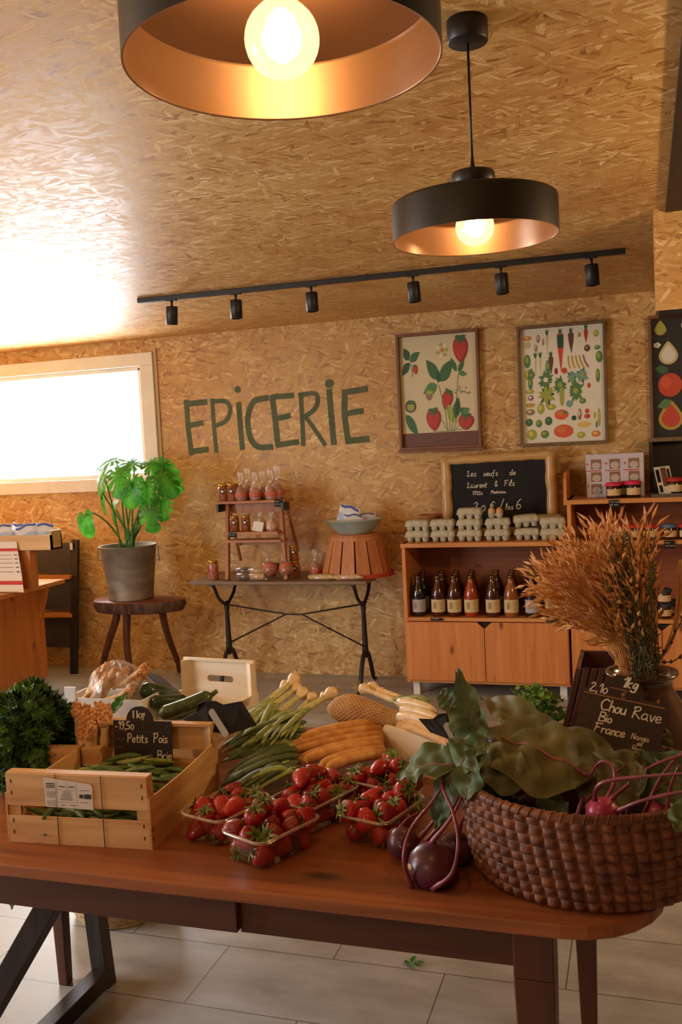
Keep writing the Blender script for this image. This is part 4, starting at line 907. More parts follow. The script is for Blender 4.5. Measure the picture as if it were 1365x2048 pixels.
mb = MB(); yb = 5.80
def cw(text, px, py, h, wd=.0035, mi=0, gap=.16, slant=.12):
    q = PY(px, py, yb); write(mb, text, h, wd, Vector((q.x, yb, q.z)), EX, EZ, -EY, mi, slant=slant, gap=gap, lift=.001)
cw('Les', 935, 953, .036); cw('oeufs', 968, 952, .034); cw('de', 1020, 950, .034)
cw('Laurent', 935, 976, .034); cw('&', 990, 973, .034); cw('Fils', 1010, 972, .036)
cw('77320', 946, 990, .022, .003); cw('Montceaux', 983, 987, .020, .003)
cw('2,80', 948, 1022, .055, .0045); cw('\u20ac', 981, 1020, .052, .0045); cw('/', 1000, 1018, .06, .0045); cw('les', 1012, 1019, .036, .004); cw('6', 1033, 1018, .062, .005)
mb.build('chalk_writing', M['chalk'], cb)

# --- on the taller cabinet
gift = thing('gift_box', 'x', 'box')
mb = MB(); mb.box(-.056,.056,-.035,.035,0,.252); mb.build('carton', mk('white_gift_carton', srgb(206,198,206), None, .5), gift, bevel=.002)
for k, (z0, z1) in enumerate(((.165,.222),(.092,.148),(.02,.078))):
    mb = MB(); mb.box(-.030,.030,-.0362,-.0352,z0,z1,0); ell(mb, Vector((-.030,-.0366,z0)), EX*.06, EZ*(z1-z0), .5,.36,.42,.36,1,.0005); mb.poly([(-.012,-.0375,z0+.02),(.012,-.0375,z0+.02),(0,-.0375,z0+.045)],2)
    mb.build('box_window', [mk('window_brown', srgb(150,112,84), None, .3), mk('jar_white', srgb(196,184,172), None, .4), mk('jar_dark', srgb(96,50,34), None, .4)], gift)
mb = MB(); mb.box(-.056,.03,-.0368,-.0358,.153,.158); mb.box(-.053,-.045,-.0368,-.0358,.19,.202); mb.box(.040,.044,-.0368,-.0358,.06,.065); mb.box(-.05,-.045,-.0368,-.0358,.06,.075); mb.box(.040,.044,-.0368,-.0358,.2,.205); mb.build('red_print', M['red_ink'], gift)
gp = Proto(gift)
for px, lb in ((1194,'white gift box with windows, the leftmost of three'), (1231,'white gift box with windows, the middle of three'), (1269,'white gift box with windows, the right one of three')):
    gp.put((PY(px,990,5.66).x, 5.66, Z2), (0,0,R(6)), lb, 'white gift boxes')
pj = Proto(lidded_jar('jam_jar', 'x', 'jar', M['dark_jam'], None, .040, .088, cloth=M['pink_cloth'], lab=(M['label_cream'],.18,.6)))
rj = Proto(lidded_jar('jam_jar', 'x', 'jar', M['dark_jam'], None, .038, .085, cloth=M['red_cloth'], lab=(M['label_cream'],.18,.6)))
bj = Proto(lidded_jar('jam_jar', 'x', 'jar', M['dark_jam'], None, .038, .085, cloth=M['blue_cloth'], lab=(M['label_cream'],.18,.6)))
nj = Proto(lidded_jar('jam_jar', 'x', 'jar', M['dark_jam'], None, .040, .085, cloth=M['navy_cloth'], lab=(M['label_cream'],.18,.6)))
def jx(px, y): return PY(px,1000,y).x
pj.put((jx(1228,5.52),5.52,Z2),(0,0,.1),'jam jar with pink cloth cover, the left front one','jam jars with pink covers'); pj.put((jx(1268,5.53),5.53,Z2),(0,0,.1),'jam jar with pink cloth cover, the right front one','jam jars with pink covers',1.06)
pj.put((jx(1249,5.60),5.60,Z2),(0,0,.4),'jam jar with pink cloth cover, between and behind two others','jam jars with pink covers')
tagcard(jx(1229,5.44), 5.442, Z2-.048, 'small grey price tag clipped below the pink-covered jars', .06, .042)
# leaflet, tray and red jar
q = jx(1322,5.58); t = thing('leaflet', 'printed leaflet leaning at an angle beside the white gift boxes', 'leaflet', (q,5.58,Z2))
mb = MB(); mb.prism([(q-.035,5.56,Z2+.165),(q+.05,5.60,Z2+.17),(q+.075,5.52,Z2+.012),(q-.005,5.48,Z2+.008)], (.003,.002,0)); mb.build('sheet', M['paper'], t)
mb = MB(); c4 = [Vector((q-.035,5.56,Z2+.165)),Vector((q+.05,5.60,Z2+.17)),Vector((q+.075,5.52,Z2+.012)),Vector((q-.005,5.48,Z2+.008))]
def bl(u, v): return (c4[3].lerp(c4[2],u)).lerp(c4[0].lerp(c4[1],u), v)+Vector((0,-.002,.001))
for u0,u1,v0,v1,mi in ((.08,.3,.45,.9,0),(.1,.3,.1,.35,0),(.4,.75,.3,.95,1),(.8,.95,.4,.9,0)): mb.poly([bl(u0,v0),bl(u1,v0),bl(u1,v1),bl(u0,v1)], mi)
mb.build('photographs', [M['slate'], mk('leaflet_brown', srgb(126,78,52), None, .5)], t)
x0 = jx(1304,5.5); tb = thing('serving_tray', 'shallow dark tray on the right of the taller cabinet', 'tray', (x0+.2,5.55,Z2))
MB().box(x0,x0+.4,5.46,5.70,Z2,Z2+.008).build('tray_base', M['black'], tb); mb = MB(); frame_box(mb, x0,x0+.4,0,1,0,0,0); mb = MB()
for a_ in ((x0,x0+.4,5.455,5.465),(x0,x0+.4,5.695,5.705),(x0,x0+.008,5.465,5.695),(x0+.392,x0+.4,5.465,5.695)): mb.box(*a_, Z2, Z2+.02)
mb.build('tray_edge', mk('grey_edge', srgb(90,80,70), None, .4), tb)
rj.put((jx(1352,5.55),5.55,Z2+.009),(0,0,0),'jam jar with red cloth cover in the dark tray','jam jars with red covers',1.1)
bxn = thing('dark_wooden_box', 'dark open-fronted wooden box on the cabinet under the fruit picture', 'box', (PY(1302,930,5.8).x+.3,5.8,Z2))
x0 = PY(1300,930,5.76).x; zt2 = PY(1300,884,5.76).z; dk = wood('dark_box_wood', srgb(30,18,12), srgb(46,28,18), 'x', .6, knots=False)
mb = MB(); mb.box(x0,x0+.02,5.74,5.90,Z2,zt2); mb.box(x0+.5,x0+.52,5.74,5.90,Z2,zt2); mb.box(x0+.02,x0+.5,5.885,5.90,Z2,zt2); mb.box(x0,x0+.52,5.74,5.90,zt2,zt2+.02); mb.build('box_body', dk, bxn)
MB().box(x0-.006,x0+.526,5.735,5.742,zt2+.0,zt2+.022).build('front_edge', fm2, bxn)
# middle shelf jars
for px, P_, lb, z, y in [(1304,rj,'jam jar with red cloth cover beside the blue one on the middle shelf',.94,5.52),(1341,bj,'jam jar with pale blue cloth cover on the middle shelf',.94,5.52),(1372,rj,'jam jar with red cloth cover cut by the right edge on the middle shelf',.94,5.52),
                      (1268,rj,'jam jar with red cloth cover behind the dried grasses, right one',.94,5.54),(1232,rj,'jam jar with red cloth cover behind the dried grasses, middle one',.94,5.54),(1196,rj,'jam jar with red cloth cover behind the dried grasses, left one',.94,5.54),
                      (1326,nj,'jam jar with dark blue cover, bottom of the stack on the lower shelf',SH,5.52),(1326,nj,'jam jar with dark blue cover, top of the stack on the lower shelf',SH+.083,5.52),(1345,nj,'jam jar with dark blue cover behind the lower shelf stack',SH,5.62),(1368,rj,'jam jar with red cover at the right edge of the lower shelf',SH,5.54)]:
    P_.put((PY(px,1100,y).x, y, z), (0,0,.2), lb, {id(rj):'jam jars with red covers',id(bj):'jam jars with blue covers',id(nj):'jam jars with dark blue covers'}[id(P_)])
tagcard(PY(1340,1080,5.44).x, 5.443, .895, 'small black price tag under the blue-covered jam jar', .056, .045)
tagcard(PY(1163,1080,5.44).x, 5.443, .895, 'small black price tag behind the tips of the dried grasses', .056, .045)

# ================================================================== stool, bucket, monstera
sx, sy, szt = PY(272,1190,5.35).x, 5.36, .615
st = thing('log_stool', 'rustic three-legged stool with a thick bark-edged slab seat', 'stool', (sx,sy,0))
mb = MB(); n = 40
def slab(sc, z):
    return [Vector((sx+sc*.335*(1+.04*math.sin(3*a)+.03*math.sin(5*a+1))*math.cos(a), sy+sc*.165*(1+.05*math.sin(2*a+1))*math.sin(a), z)) for a in [2*math.pi*i/n for i in range(n)]]
loft(mb, [slab(.84,szt-.082), slab(.93,szt-.075), slab(1.0,szt-.035), slab(.985,szt-.006)], 0, True, True, False); mb.build('bark_edge', M['bark'], st)
mb = MB(); loft(mb, [slab(.985,szt-.006), slab(.97,szt)], 0, True, False, True); mb.build('seat', M['stool'], st)
for (fx, fy, tx, ty) in [(PZ(200,1366,0).x,PZ(200,1366,0).y,-.13,-.04),(PZ(262,1378,0).x,PZ(262,1378,0).y,-.03,-.09),(PZ(352,1344,0).x+.03,PZ(352,1344,0).y,.15,.05)]:
    a = Vector((sx+tx,sy+ty,szt-.07)); b = Vector((fx,fy,0)); pts = []
    rd = random.Random(int(fx*1000))
    for i in range(9):
        t_ = i/8; p = a.lerp(b,t_); bend = .011*math.sin(t_*5+fx*3); pts.append(p+Vector((bend if 0 < i < 8 else 0, 0, 0)))
    MB().tube(crom(pts,3), [.026-.0003*i for i in range(25)], 10).build('leg', M['branch'], st)
bk = thing('zinc_bucket', 'weathered zinc bucket planter on the log stool', 'bucket', (0,0,0))
bcx = PY(258,1140,5.36).x; bcy = 5.37; bz0 = szt; bz1 = PY(252,1090,5.36).z; r0, r1 = .145, .187
bk.location = (bcx,bcy,bz0); h = bz1-bz0
MB().lathe([(0,0),(r0,0),(r0+.003,.012),(r0,.016),(r1-.004,h-.012),(r1+.004,h-.006),(r1+.003,h),(r1-.004,h-.002),(r0-.004,.02),(0,.02)], 48, (bcx,bcy,bz0)).build('bucket_body', M['zinc'], bk)
MB().lathe([(0,h-.035),(r1-.012,h-.035)], 32, (bcx,bcy,bz0)).build('soil', M['soil'], bk)
for s in (-1, 1):
    X = bcx+s*(r1-.006)
    MB().tube([(X,bcy,bz1-.02),(X+s*.045,bcy-.01,bz1-.015),(X+s*.05,bcy-.012,bz1-.10),(X-s*.008,bcy,bz1-.105)], .005, 8).build('handle', M['zinc'], bk)
M['monstera'] = mk('monstera_leaf', srgb(46,116,32), srgb(88,170,48), .38, (14,14,14), 1, 3, .1, trans=.45, coat=.1)
M['mstem'] = mk('monstera_stem', srgb(70,120,44), None, .5)
mo = thing('monstera_plant', 'bright green monstera plant with split leaves in the zinc bucket', 'plant', (bcx,bcy,bz1-.035))
def monstera_leaf(c, nrm, upv, size, split=True, seed=0):
    """heart outline with lobes, cupped; c = petiole joint, upv points to the tip"""
    nrm = Vector(nrm).normalized(); upv = Vector(upv); upv = (upv-nrm*upv.dot(nrm)).normalized(); sd = upv.cross(nrm)
    mb = MB(); rd = random.Random(seed); rings = []
    na = 110; nr = 6
    for k in range(nr+1):
        rk = k/nr; row = []
        for i in range(na):
            a = 2*math.pi*i/na; ca = math.cos(a)   # a = 0 at the tip
            rr = .62+.38*ca if False else (1.0 - .42*abs(a-math.pi if a < math.pi*2 else 0)/math.pi*0)
            rad = size*(.56+.10*ca*ca+ (.30*max(0,ca)**3)) * (1-.75*math.exp(-((a-math.pi)/.28)**2))
            if split and .45 < a < 5.83 and not (2.75 < a < 3.53):
                s_ = abs(math.sin((a if a < math.pi else 2*math.pi-a)*5.2+seed*.7)); rad *= (1-.72*(1-min(1, s_*1.7))) 
            x = rad*rk*math.sin(a); y = rad*rk*math.cos(a)+.16*size*0
            z = -.35*(x*x+y*y)/size + .12*abs(x)
            row.append(Vector(c)+sd*x+upv*(y+size*.12)+nrm*z)
        rings.append(row)
    vs = [p for r_ in rings for p in r_]
    mb.add(vs, [(k*na+j, (k+1)*na+j, (k+1)*na+(j+1)%na, k*na+(j+1)%na) for k in range(nr) for j in range(na)], 0, True)
    mb.build('leaf', M['monstera'], mo)
lv = [(208,950,5.25,(-.5,-.8,.3),(-.5,0,-.8),.17,1),(240,945,5.2,(-.1,-.8,.5),(.1,0,-1),.17,1),(232,918,5.4,(0,-.4,.8),(-.3,0,-.5),.15,1),(268,925,5.45,(.1,-.5,.8),(-.1,.3,-.6),.16,1),
      (300,925,5.4,(.2,-.5,.8),(.2,.2,-.8),.16,1),(325,930,5.35,(.6,-.5,.6),(.5,0,-.7),.17,1),(318,955,5.25,(.3,-.7,.6),(.6,0,-.7),.17,1),(290,965,5.3,(.2,-.8,.4),(.1,0,-1),.16,1),
      (262,965,5.2,(0,-.9,.2),(-.1,0,-1),.17,1),(300,1020,5.2,(.3,-.9,.1),(.1,0,-1),.15,1),(322,1000,5.28,(.5,-.8,.1),(.1,0,-1),.14,1),(168,1036,5.2,(-.2,-1,.15),(.3,0,-1),.135,0),
      (205,985,5.3,(-.9,-.4,.2),(-.1,0,-1),.15,0),(228,1010,5.5,(-.6,-.6,.2),(0,0,-1),.15,1),(340,950,5.5,(.7,-.4,.5),(.5,.2,-.8),.14,1)]
for i, (px, py, y, nr_, up_, s, sp_) in enumerate(lv):
    c = PY(px, py, y); monstera_leaf(c, nr_, up_, s*.92, bool(sp_), i)
    b = Vector((bcx+random.uniform(-.05,.05), bcy+random.uniform(-.04,.04), bz1-.04)); mid = b.lerp(c,.5)+Vector(((c.x-b.x)*.05, 0, .06))
    MB().tube(bez(b, b+Vector((0,0,.12)), c+Vector((0,.03,-.05))*1.0 if px != 168 else c+Vector((.05,0,.12)), c, 10), [.007-.0003*k for k in range(11)], 7).build('stem', M['mstem'], mo)

# ================================================================== left counter, riser, tray, leaflet, ladder
ct = thing('pine_counter', 'pine shop counter at the left edge with an overhanging top', 'counter', (-4.3,4.9,0))
tip = PY(130,1158,5.42); XT = tip.x; ZT = tip.z; fx_ = PZ(97,1372,0); XB = fx_.x+.0; YE = 5.30
def cxY(px, y): return PY(px,1250,y).x
XB = PY(92,1280,YE).x
MB().box(-4.95, XB, 3.7, YE, .09, ZT-.03).build('counter_body', M['pine_counter'], ct, bevel=.002)
MB().box(-4.95, XB-.02, 3.72, YE-.02, 0, .09).build('kickboard', M['table_dark'], ct)
MB().box(-4.95, XT, 3.6, 5.42, ZT-.028, ZT).build('counter_top', M['pine_x'], ct, bevel=.002)
mb = MB(); mb.prism([(XB,YE-.06,ZT-.03),(XT-.02,YE-.06,ZT-.03),(XB,YE-.06,ZT-.28)], (0,.03,0)); mb.build('bracket', M['pine_counter'], ct)
rs = thing('counter_riser', 'small pine riser shelf on the counter carrying the wooden tray', 'shelf', (-4.2,5.15,ZT))
rx = PY(78,1120,5.12).x; zt3 = PY(107,1098,5.05).z
MB().box(-4.95, rx, 5.03, 5.10, ZT, zt3).build('riser_body', M['pine_counter'], rs)
TD = 5.11; ty_ = thing('wooden_tray', 'shallow pale wooden tray of packets above the left counter', 'tray', (-4.3,5.05,zt3))
tx1 = PY(107,1080,5.02).x; hz = PY(107,1066,5.02).z-zt3
mb = MB(); mb.box(-4.95, tx1, 5.0, 5.012, zt3, zt3+hz*.9); mb.box(-4.95, tx1, TD-.012, TD, zt3, zt3+hz*.9); mb.box(-4.95, tx1, 5.012, TD-.012, zt3, zt3+.01); mb.box(tx1-.012, tx1, 5.0, TD, zt3, zt3+hz*1.15); mb.build('tray_body', wood('tray_wood', srgb(200,160,104), srgb(224,188,132), 'x', .5), ty_)
for k, (px, dz, lb) in enumerate(((6,.03,'blue and white packet at the left edge of the tray'), (34,.035,'blue and white packet with a pointed corner in the tray'), (60,.03,'blue and white packet in the middle of the tray'), (82,.032,'blue and white packet at the right end of the tray'))):
    q = PY(px,1080,5.04+.03*(k%2)); packet(q.x, q.y, zt3+.014, .15, .155, (R(-12),R((-8,12,-14,4)[k]),R(random.uniform(-20,20))), lb, 'packets in the wooden tray', 'sweet_packet')
lf = thing('price_leaflet', 'curled white price leaflet with red bands hanging over the counter', 'leaflet', (-4.3,4.9,ZT))
def lfp(u, v, off=0):   # v: 1 at the top edge on the tray, 0 on the counter
    zt4 = zt3+hz*.55; a = PY(-60,1090,4.99); xr2 = PY(33,1092,4.985).x
    z = ZT+.006+(zt4-ZT-.006)*max(0,(v-.18)/.82)**.8; y = 4.99-.12*(1-v)**2-.04*(1-v)
    x1 = xr2+(1-v)**1.5*.15; x0_ = x1-.34
    return Vector((x0_+(x1-x0_)*u, y-off, z+off*.3))
mb = MB(); mb.grid(lambda u, v: lfp(u, v), 8, 14); mb.build('sheet', M['paper'], lf)
mb = MB()
for v0, v1, mi, u0, u1 in [(.80,.86,0,0,1),(.24,.29,0,0,1)]+[(.72-.075*k,.728-.075*k,1,.05,.85) for k in range(5)]+[(.715-.075*k,.735-.075*k,1,.9,.97) for k in range(5)]+[(.1,.12,0,.2,.9)]:
    mb.grid(lambda u, v: lfp(u0+(u1-u0)*u, v0+(v1-v0)*v, .0015), 6, 2, mi)
mb.build('printed_lines', [M['red_ink'], M['grey_ink']], lf)
# black upright with grey backs and wooden treads beside the counter
lr = thing('step_stool_ladder', 'folded dark step ladder with grey panels behind the counter', 'step ladder', (0,0,0))
a, b = PY(147,1080,5.84), PZ(147,1337,0); yl = 5.80; lr.location = (a.x-.15,yl,0)
xa = PY(148,1080,yl).x; xb2 = PY(146,1337,yl-.1).x; zt5 = PY(148,1080,yl).z
MB().beam((xb2+.0,yl-.09,0),(xa,yl+.02,zt5), .055, .03, up=(0,1,0)).build('upright', M['black'], lr, bevel=.004)
MB().beam((xb2-.42,yl-.09,0),(xa-.42,yl+.02,zt5), .055, .03, up=(0,1,0)).build('upright', M['black'], lr, bevel=.004)
grey = mk('grey_panel', srgb(58,56,56), srgb(70,68,67), .6)
for y0_, y1_ in ((1086,1146),(1160,1219),(1237,1294)):
    z1_, z0_ = PY(120,y0_,yl).z, PY(120,y1_,yl).z; MB().box(xa-.40, xa-.025, yl+.02-.03, yl+.03-.02, z0_, z1_).build('panel', grey, lr)
for yy in (1153,1228): z = PY(120,yy,yl).z; MB().box(xa-.40, xa-.02, yl-.06, yl+.02, z-.012, z+.012).build('tread', M['pine_x'], lr)
MB().box(xa-.028, xa-.006, yl-.016, yl-.012, zt5-.07, zt5-.02).build('white_sticker', M['paper'], lr)
z = PY(95,1345,yl).z; MB().beam((xa-.36,yl-.02,0),(xa-.42,yl,.3), .035,.02, up=(0,1,0)).build('rear_leg', M['branch'], lr)
# ================================================================== the produce table
T = .745
xr = .025; y0t, y1t = 1.505, 2.47
tbl = thing('produce_table', 'old reddish-brown wooden table in the foreground carrying the vegetables', 'table', (-1.0,2.0,0))
mb = MB(); r_ = .17
out = [Vector((-2.1,y0t,T)), Vector((xr-r_,y0t,T))]+[Vector((xr-r_+r_*math.sin(R(a)), y0t+r_-r_*math.cos(R(a)), T)) for a in range(15,91,15)]+[Vector((xr,y1t-r_,T))]+[Vector((xr-r_+r_*math.cos(R(a)), y1t-r_+r_*math.sin(R(a)), T)) for a in range(15,91,15)]+[Vector((-2.1,y1t,T))]
mb.prism([Vector((p.x,p.y,T-.026)) for p in out], (0,0,.026)); mb.build('table_top', M['table'], tbl, bevel=.005, seg=3)
aR = PY(1030,1925,1.585).x; az = PY(700,1890,1.57).z
zb = T-.026; ab = PY(1000,1925,1.575).z
xd = PY(476,1830,1.56).x
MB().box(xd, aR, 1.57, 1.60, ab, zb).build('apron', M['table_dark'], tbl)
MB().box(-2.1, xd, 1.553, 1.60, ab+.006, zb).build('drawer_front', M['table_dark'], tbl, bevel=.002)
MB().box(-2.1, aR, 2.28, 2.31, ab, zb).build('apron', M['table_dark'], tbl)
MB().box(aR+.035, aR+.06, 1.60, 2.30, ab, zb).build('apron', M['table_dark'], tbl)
lw = PY(1110,1880,1.585).x-aR
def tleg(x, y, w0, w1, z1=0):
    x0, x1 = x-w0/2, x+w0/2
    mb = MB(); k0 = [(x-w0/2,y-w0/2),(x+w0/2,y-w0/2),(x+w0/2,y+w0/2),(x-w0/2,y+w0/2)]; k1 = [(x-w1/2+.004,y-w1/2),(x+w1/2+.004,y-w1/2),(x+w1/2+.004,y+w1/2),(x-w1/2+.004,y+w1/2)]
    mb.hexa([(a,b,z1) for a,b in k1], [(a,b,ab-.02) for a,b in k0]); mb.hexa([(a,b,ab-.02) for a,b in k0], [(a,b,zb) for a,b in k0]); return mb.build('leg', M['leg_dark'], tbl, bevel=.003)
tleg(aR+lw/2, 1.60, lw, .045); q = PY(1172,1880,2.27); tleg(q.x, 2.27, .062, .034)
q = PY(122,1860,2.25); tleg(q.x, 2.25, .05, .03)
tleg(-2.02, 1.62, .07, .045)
# dark trestle and straw basket underneath
tr2 = thing('dark_trestle', 'dark wooden trestle with slanting legs under the left end of the table', 'trestle', (-1.55,2.05,0))
p0, p1 = PZ(210,1958,.02), PZ(60,2110,.02)
topz = .62
la0 = Vector((p0.x+.0,p0.y,.0)); la1 = PY(186,1790,p0.y+.02)
MB().beam(la0, la1, .05, .045, up=(0,1,0)).build('trestle_leg', M['trestle'], tr2, bevel=.002)
lb1 = PY(105,1800,1.72); lb0 = PY(-60,2090,1.68)
d_ = (lb0-lb1).normalized(); lb0 = lb1+d_*((lb1.z)/(-d_.z)) if d_.z < 0 else lb0
MB().beam(lb0, lb1+(-d_)*.06, .05, .05, up=(0,1,0)).build('trestle_leg', M['trestle'], tr2, bevel=.002)
MB().beam((p0.x,p0.y-.01,.035), (p1.x,p1.y,.035), .05, .05).build('stretcher', M['trestle'], tr2, bevel=.002)
MB().beam(la1, lb1+(-d_)*.06, .04, .05).build('trestle_beam', M['trestle'], tr2)
M['straw'] = mk('seagrass', srgb(150,122,78), srgb(196,166,114), .8, (60,60,160), 1, 4, .8)
q = PZ(200,1856,0); sb = thing('straw_basket', 'round woven straw basket on the floor beneath the table', 'basket', (q.x,q.y+.12,0))
prof = []
for i in range(0, 41):
    z = .012*i*.5; rr = .150+.028*math.sin(math.pi*min(1,z/.26)); prof.append((rr+.004*math.sin(i*math.pi/1.5), z))
MB().lathe([(0,0)]+prof+[(prof[-1][0]-.012,prof[-1][1]),(.13,.02),(0,.02)], 40, (q.x,q.y+.14,0)).build('basket_body', M['straw'], sb)
# fallen leaf
M['leaf'] = mk('kohlrabi_leaf', srgb(66,88,54), srgb(106,122,76), .6, (10,10,10), 1.2, 4, .3, trans=.18)
M['leaf_b'] = mk('kohlrabi_leaf_olive', srgb(84,84,44), srgb(122,114,64), .55, (9,9,9), 1.2, 4, .3, trans=.18)
M['rib'] = mk('purple_leaf_rib', srgb(122,58,62), srgb(150,84,78), .5, (20,20,20))
M['greens'] = mk('fresh_green_leaf', srgb(54,112,34), srgb(104,160,58), .5, (20,20,20), 1, 3, .2, trans=.25)
def leaf(mb, base, tip, wd, up=(0,0,1), sag=.0, wav=.1, seed=0, fold=.25, nu=16, nv=8, shape=1.0, rib=True, side=0.0):
    base = Vector(base); tip = Vector(tip); ax = tip-base; Ln = ax.length; t = ax.normalized(); up = Vector(up); up = (up-t*up.dot(t)).normalized(); sd = t.cross(up)
    rd = random.Random(seed); ph = [rd.uniform(0,6.28) for _ in range(4)]
    def f(u, v):
        s_ = (v-.5)*2; wdt = wd*.5*(math.sin(math.pi*min(1,u**.75))**.62*(1-.25*u)*shape) if 0 < u < 1 else .002
        wdt *= 1+.07*math.sin(u*19+ph[0]+(1.7 if s_ > 0 else 0))
        z = -sag*4*u*(1-u)*0 + sag*math.sin(math.pi*u) + fold*abs(s_)*wdt + wav*wd*.5*abs(s_)**1.6*math.sin(u*13+ph[1]+s_*1.5) + .05*wd*math.sin(u*23+ph[2])*math.sin(s_*5+ph[3])
        return base+t*(u*Ln)+sd*(s_*wdt+side*u*u)+up*z
    mb.grid(f, nu, nv, 0)
    if rib: 
        pts = [f(i/10*.96, .5)+up*.0004 for i in range(11)]; mb.tube(pts, [max(.0006, wd*.022*(1-i/11)) for i in range(11)], 6, 1)
q = PZ(830,1926,.003); mb = MB()
for k in range(4): leaf(mb, (q.x-.01*k,q.y,.004), (q.x+.03*math.cos(k*1.7),q.y+.03*math.sin(k*1.7),.008), .02, seed=k, nu=6, nv=4, rib=False)
o = recentre(mb.build('fallen_leaf', M['greens'])); tag(o, 'small green leaf scrap lying on the grey floor tiles', 'leaf')
q = PY(28,1795,2.0); mb = MB(); leaf(mb, q+Vector((0,0,.05)), q+Vector((-.01,0,-.035)), .04, (0,-1,.2), seed=5, rib=False); leaf(mb, q+Vector((-.03,0,.04)), q+Vector((-.05,0,-.0)), .04, (0,-1,.2), seed=6, rib=False)
o = mb.build('dangling_leaf', M['leaf'], None); recentre(o); tag(o, 'dark green leaf hanging below the left end of the table', 'leaf')

# ------------------------------------------------------------------ crates
def crate(name, label, cx, cy, rot, W, D, H, hs, matx, maty, zb_=T, gap=.022, tall_front=True, hand=False, solid=False, group=None):
    t = thing(name, label, 'crate', (0,0,0), group); e = .005; zb0 = 0
    hw, hd = W/2, D/2
    for sg in (-1, 1):
        yo = sg*hd; yi = sg*(hd-e); ya, yb_ = min(yo,yi), max(yo,yi)
        hh = H if (sg > 0 or tall_front) else hs
        if solid:
            if hand and sg > 0:
                mb = MB(); zc_ = hh*.68; n = 10; hole = []
                hw_ = .036; hr = .010
                mb.box(-hw, -hw_-hr, ya, yb_, 0, hh); mb.box(hw_+hr, hw, ya, yb_, 0, hh); mb.box(-hw_-hr, hw_+hr, ya, yb_, 0, zc_-hr); mb.box(-hw_-hr, hw_+hr, ya, yb_, zc_+hr, hh)
                for s2 in (-1,1):
                    for s3 in (-1,1):
                        mb.prism([(s2*(hw_+hr),ya,zc_+s3*hr)]+[(s2*(hw_+hr*math.cos(R(90-a))) if True else 0, ya, zc_+s3*hr*math.sin(R(90-a))) for a in (0,22,45,67,90)], (0,yb_-ya,0))
                mb.build('end_board', matx, t)
            else: MB().box(-hw, hw, ya, yb_, 0, hh).build('end_board', matx, t)
        else:
            s1 = (hh-gap)*.46
            MB().box(-hw, hw, ya, yb_, 0, s1).build('end_slat', matx, t, bevel=.001); MB().box(-hw, hw, ya, yb_, s1+gap, hh).build('end_slat', matx, t, bevel=.001)
        y2 = sg*(hd-e-.022); MB().box(-hw, hw, min(yi,y2) if not solid else min(yi, sg*(hd-e-.008)), max(yi,y2) if not solid else max(yi, sg*(hd-e-.008)), hh-.006, hh+.001).build('cap_strip', matx, t)
        for sx_ in (-1, 1):
            x0, x1 = sorted((sx_*(hw-.004), sx_*(hw-.028))); MB().prism([(sx_*(hw-.001),yi,.0),(sx_*(hw-.028),yi,.0),(sx_*(hw-.001),sg*(hd-e-.026),.0)], (0,0,hh-.006)).build('corner_post', matx, t)
    for sx_ in (-1, 1):
        xa, xb = sorted((sx_*hw, sx_*(hw+.004))); mb = MB()
        # side board, its top edge dipping between the ends
        n = 14; pts = []
        for i in range(n+1):
            u = i/n; pts.append((xa, -hd+D*u, hs*(1-.0*math.sin(math.pi*u)) + (.0 if solid else -.006*math.sin(math.pi*u))))
        mb.prism([(xa,-hd,0)]+[(xa,hd,0)]+pts[::-1], (xb-xa,0,0)); mb.build('side_board', maty, t)
    MB().box(-hw, hw, -hd+e, hd-e, .002, .007).build('crate_bottom', maty, t)
    if not solid:
        for sx_ in (-1,1):
            for z in (.02,.045,.105,.130):
                if z < H-.012: MB().box(sx_*(hw-.012)-.0010, sx_*(hw-.012)+.0010, -hd-.0008, -hd, z, z+.008).build('staple', M['iron'], t)
                if z < hs-.012: MB().box(sx_*(hw+.0045)-.0005, sx_*(hw+.0045)+.0005, -hd+.008, -hd+.010, z*.8, z*.8+.007).build('staple', M['iron'], t)
        for x in (-.045, .06): MB().tube([(x,-hd-.0012,H+.002),(x,-hd-.0016,H*.5),(x,-hd-.0012,.001)], .0008, 5).build('binding_wire', M['iron'], t)
    t.location = (cx, cy, zb_); t.rotation_euler = (0,0,rot); return t
PCX, PCY, PR = -1.152, 1.805, R(4.5)
pc = crate('pea_crate', 'slatted wooden crate of pea pods with a white paper label on its front', PCX, PCY, PR, .325, .385, .152, .108, M['crate'], M['crate_y'])
# paper label on the front of the crate
mb = MB(); y = -.1925-.002
mb.poly([(-.070,y,.083),(.040,y,.080),(.041,y,.128),(.036,y,.135),(-.071,y,.146)]); mb.build('paper_label', M['paper'], pc, local=True)
mb = MB(); y -= .0006
def rl(x0,x1,z0,z1,mi=0): mb.poly([(x0,y,z0),(x1,y,z0),(x1,y,z1),(x0,y,z1)], mi)
rl(-.042,-.0414,.084,.138); rl(.004,.0046,.084,.134); rl(-.068,.002,.120,.1205); rl(-.040,.002,.094,.0945); rl(-.018,-.0175,.121,.138)
for k in range(5): rl(-.035+.002*k,-.006-.001*k,.099+.0042*k,.1005+.0042*k)
for k in range(4): rl(-.066,-.048+.002*k,.104+.0035*k,.1052+.0035*k)
for k in range(3): rl(-.066,-.046,.124+.004*k,.1262+.004*k,1)
for k in range(3): rl(-.066,-.045,.087+.004*k,.088+.004*k)
rl(-.036,-.022,.126,.1285); rl(-.014,.0,.126,.1285); rl(-.034,-.024,.087,.0885); rl(-.012,.0,.087,.0885)
rl(.010,.019,.104,.112,1); rl(.021,.037,.103,.113,1); rl(.012,.03,.095,.096); rl(.012,.034,.12,.121)
mb.build('label_print', [M['grey_ink'], mk('black_ink', srgb(60,56,54), None, .7)], pc, local=True)
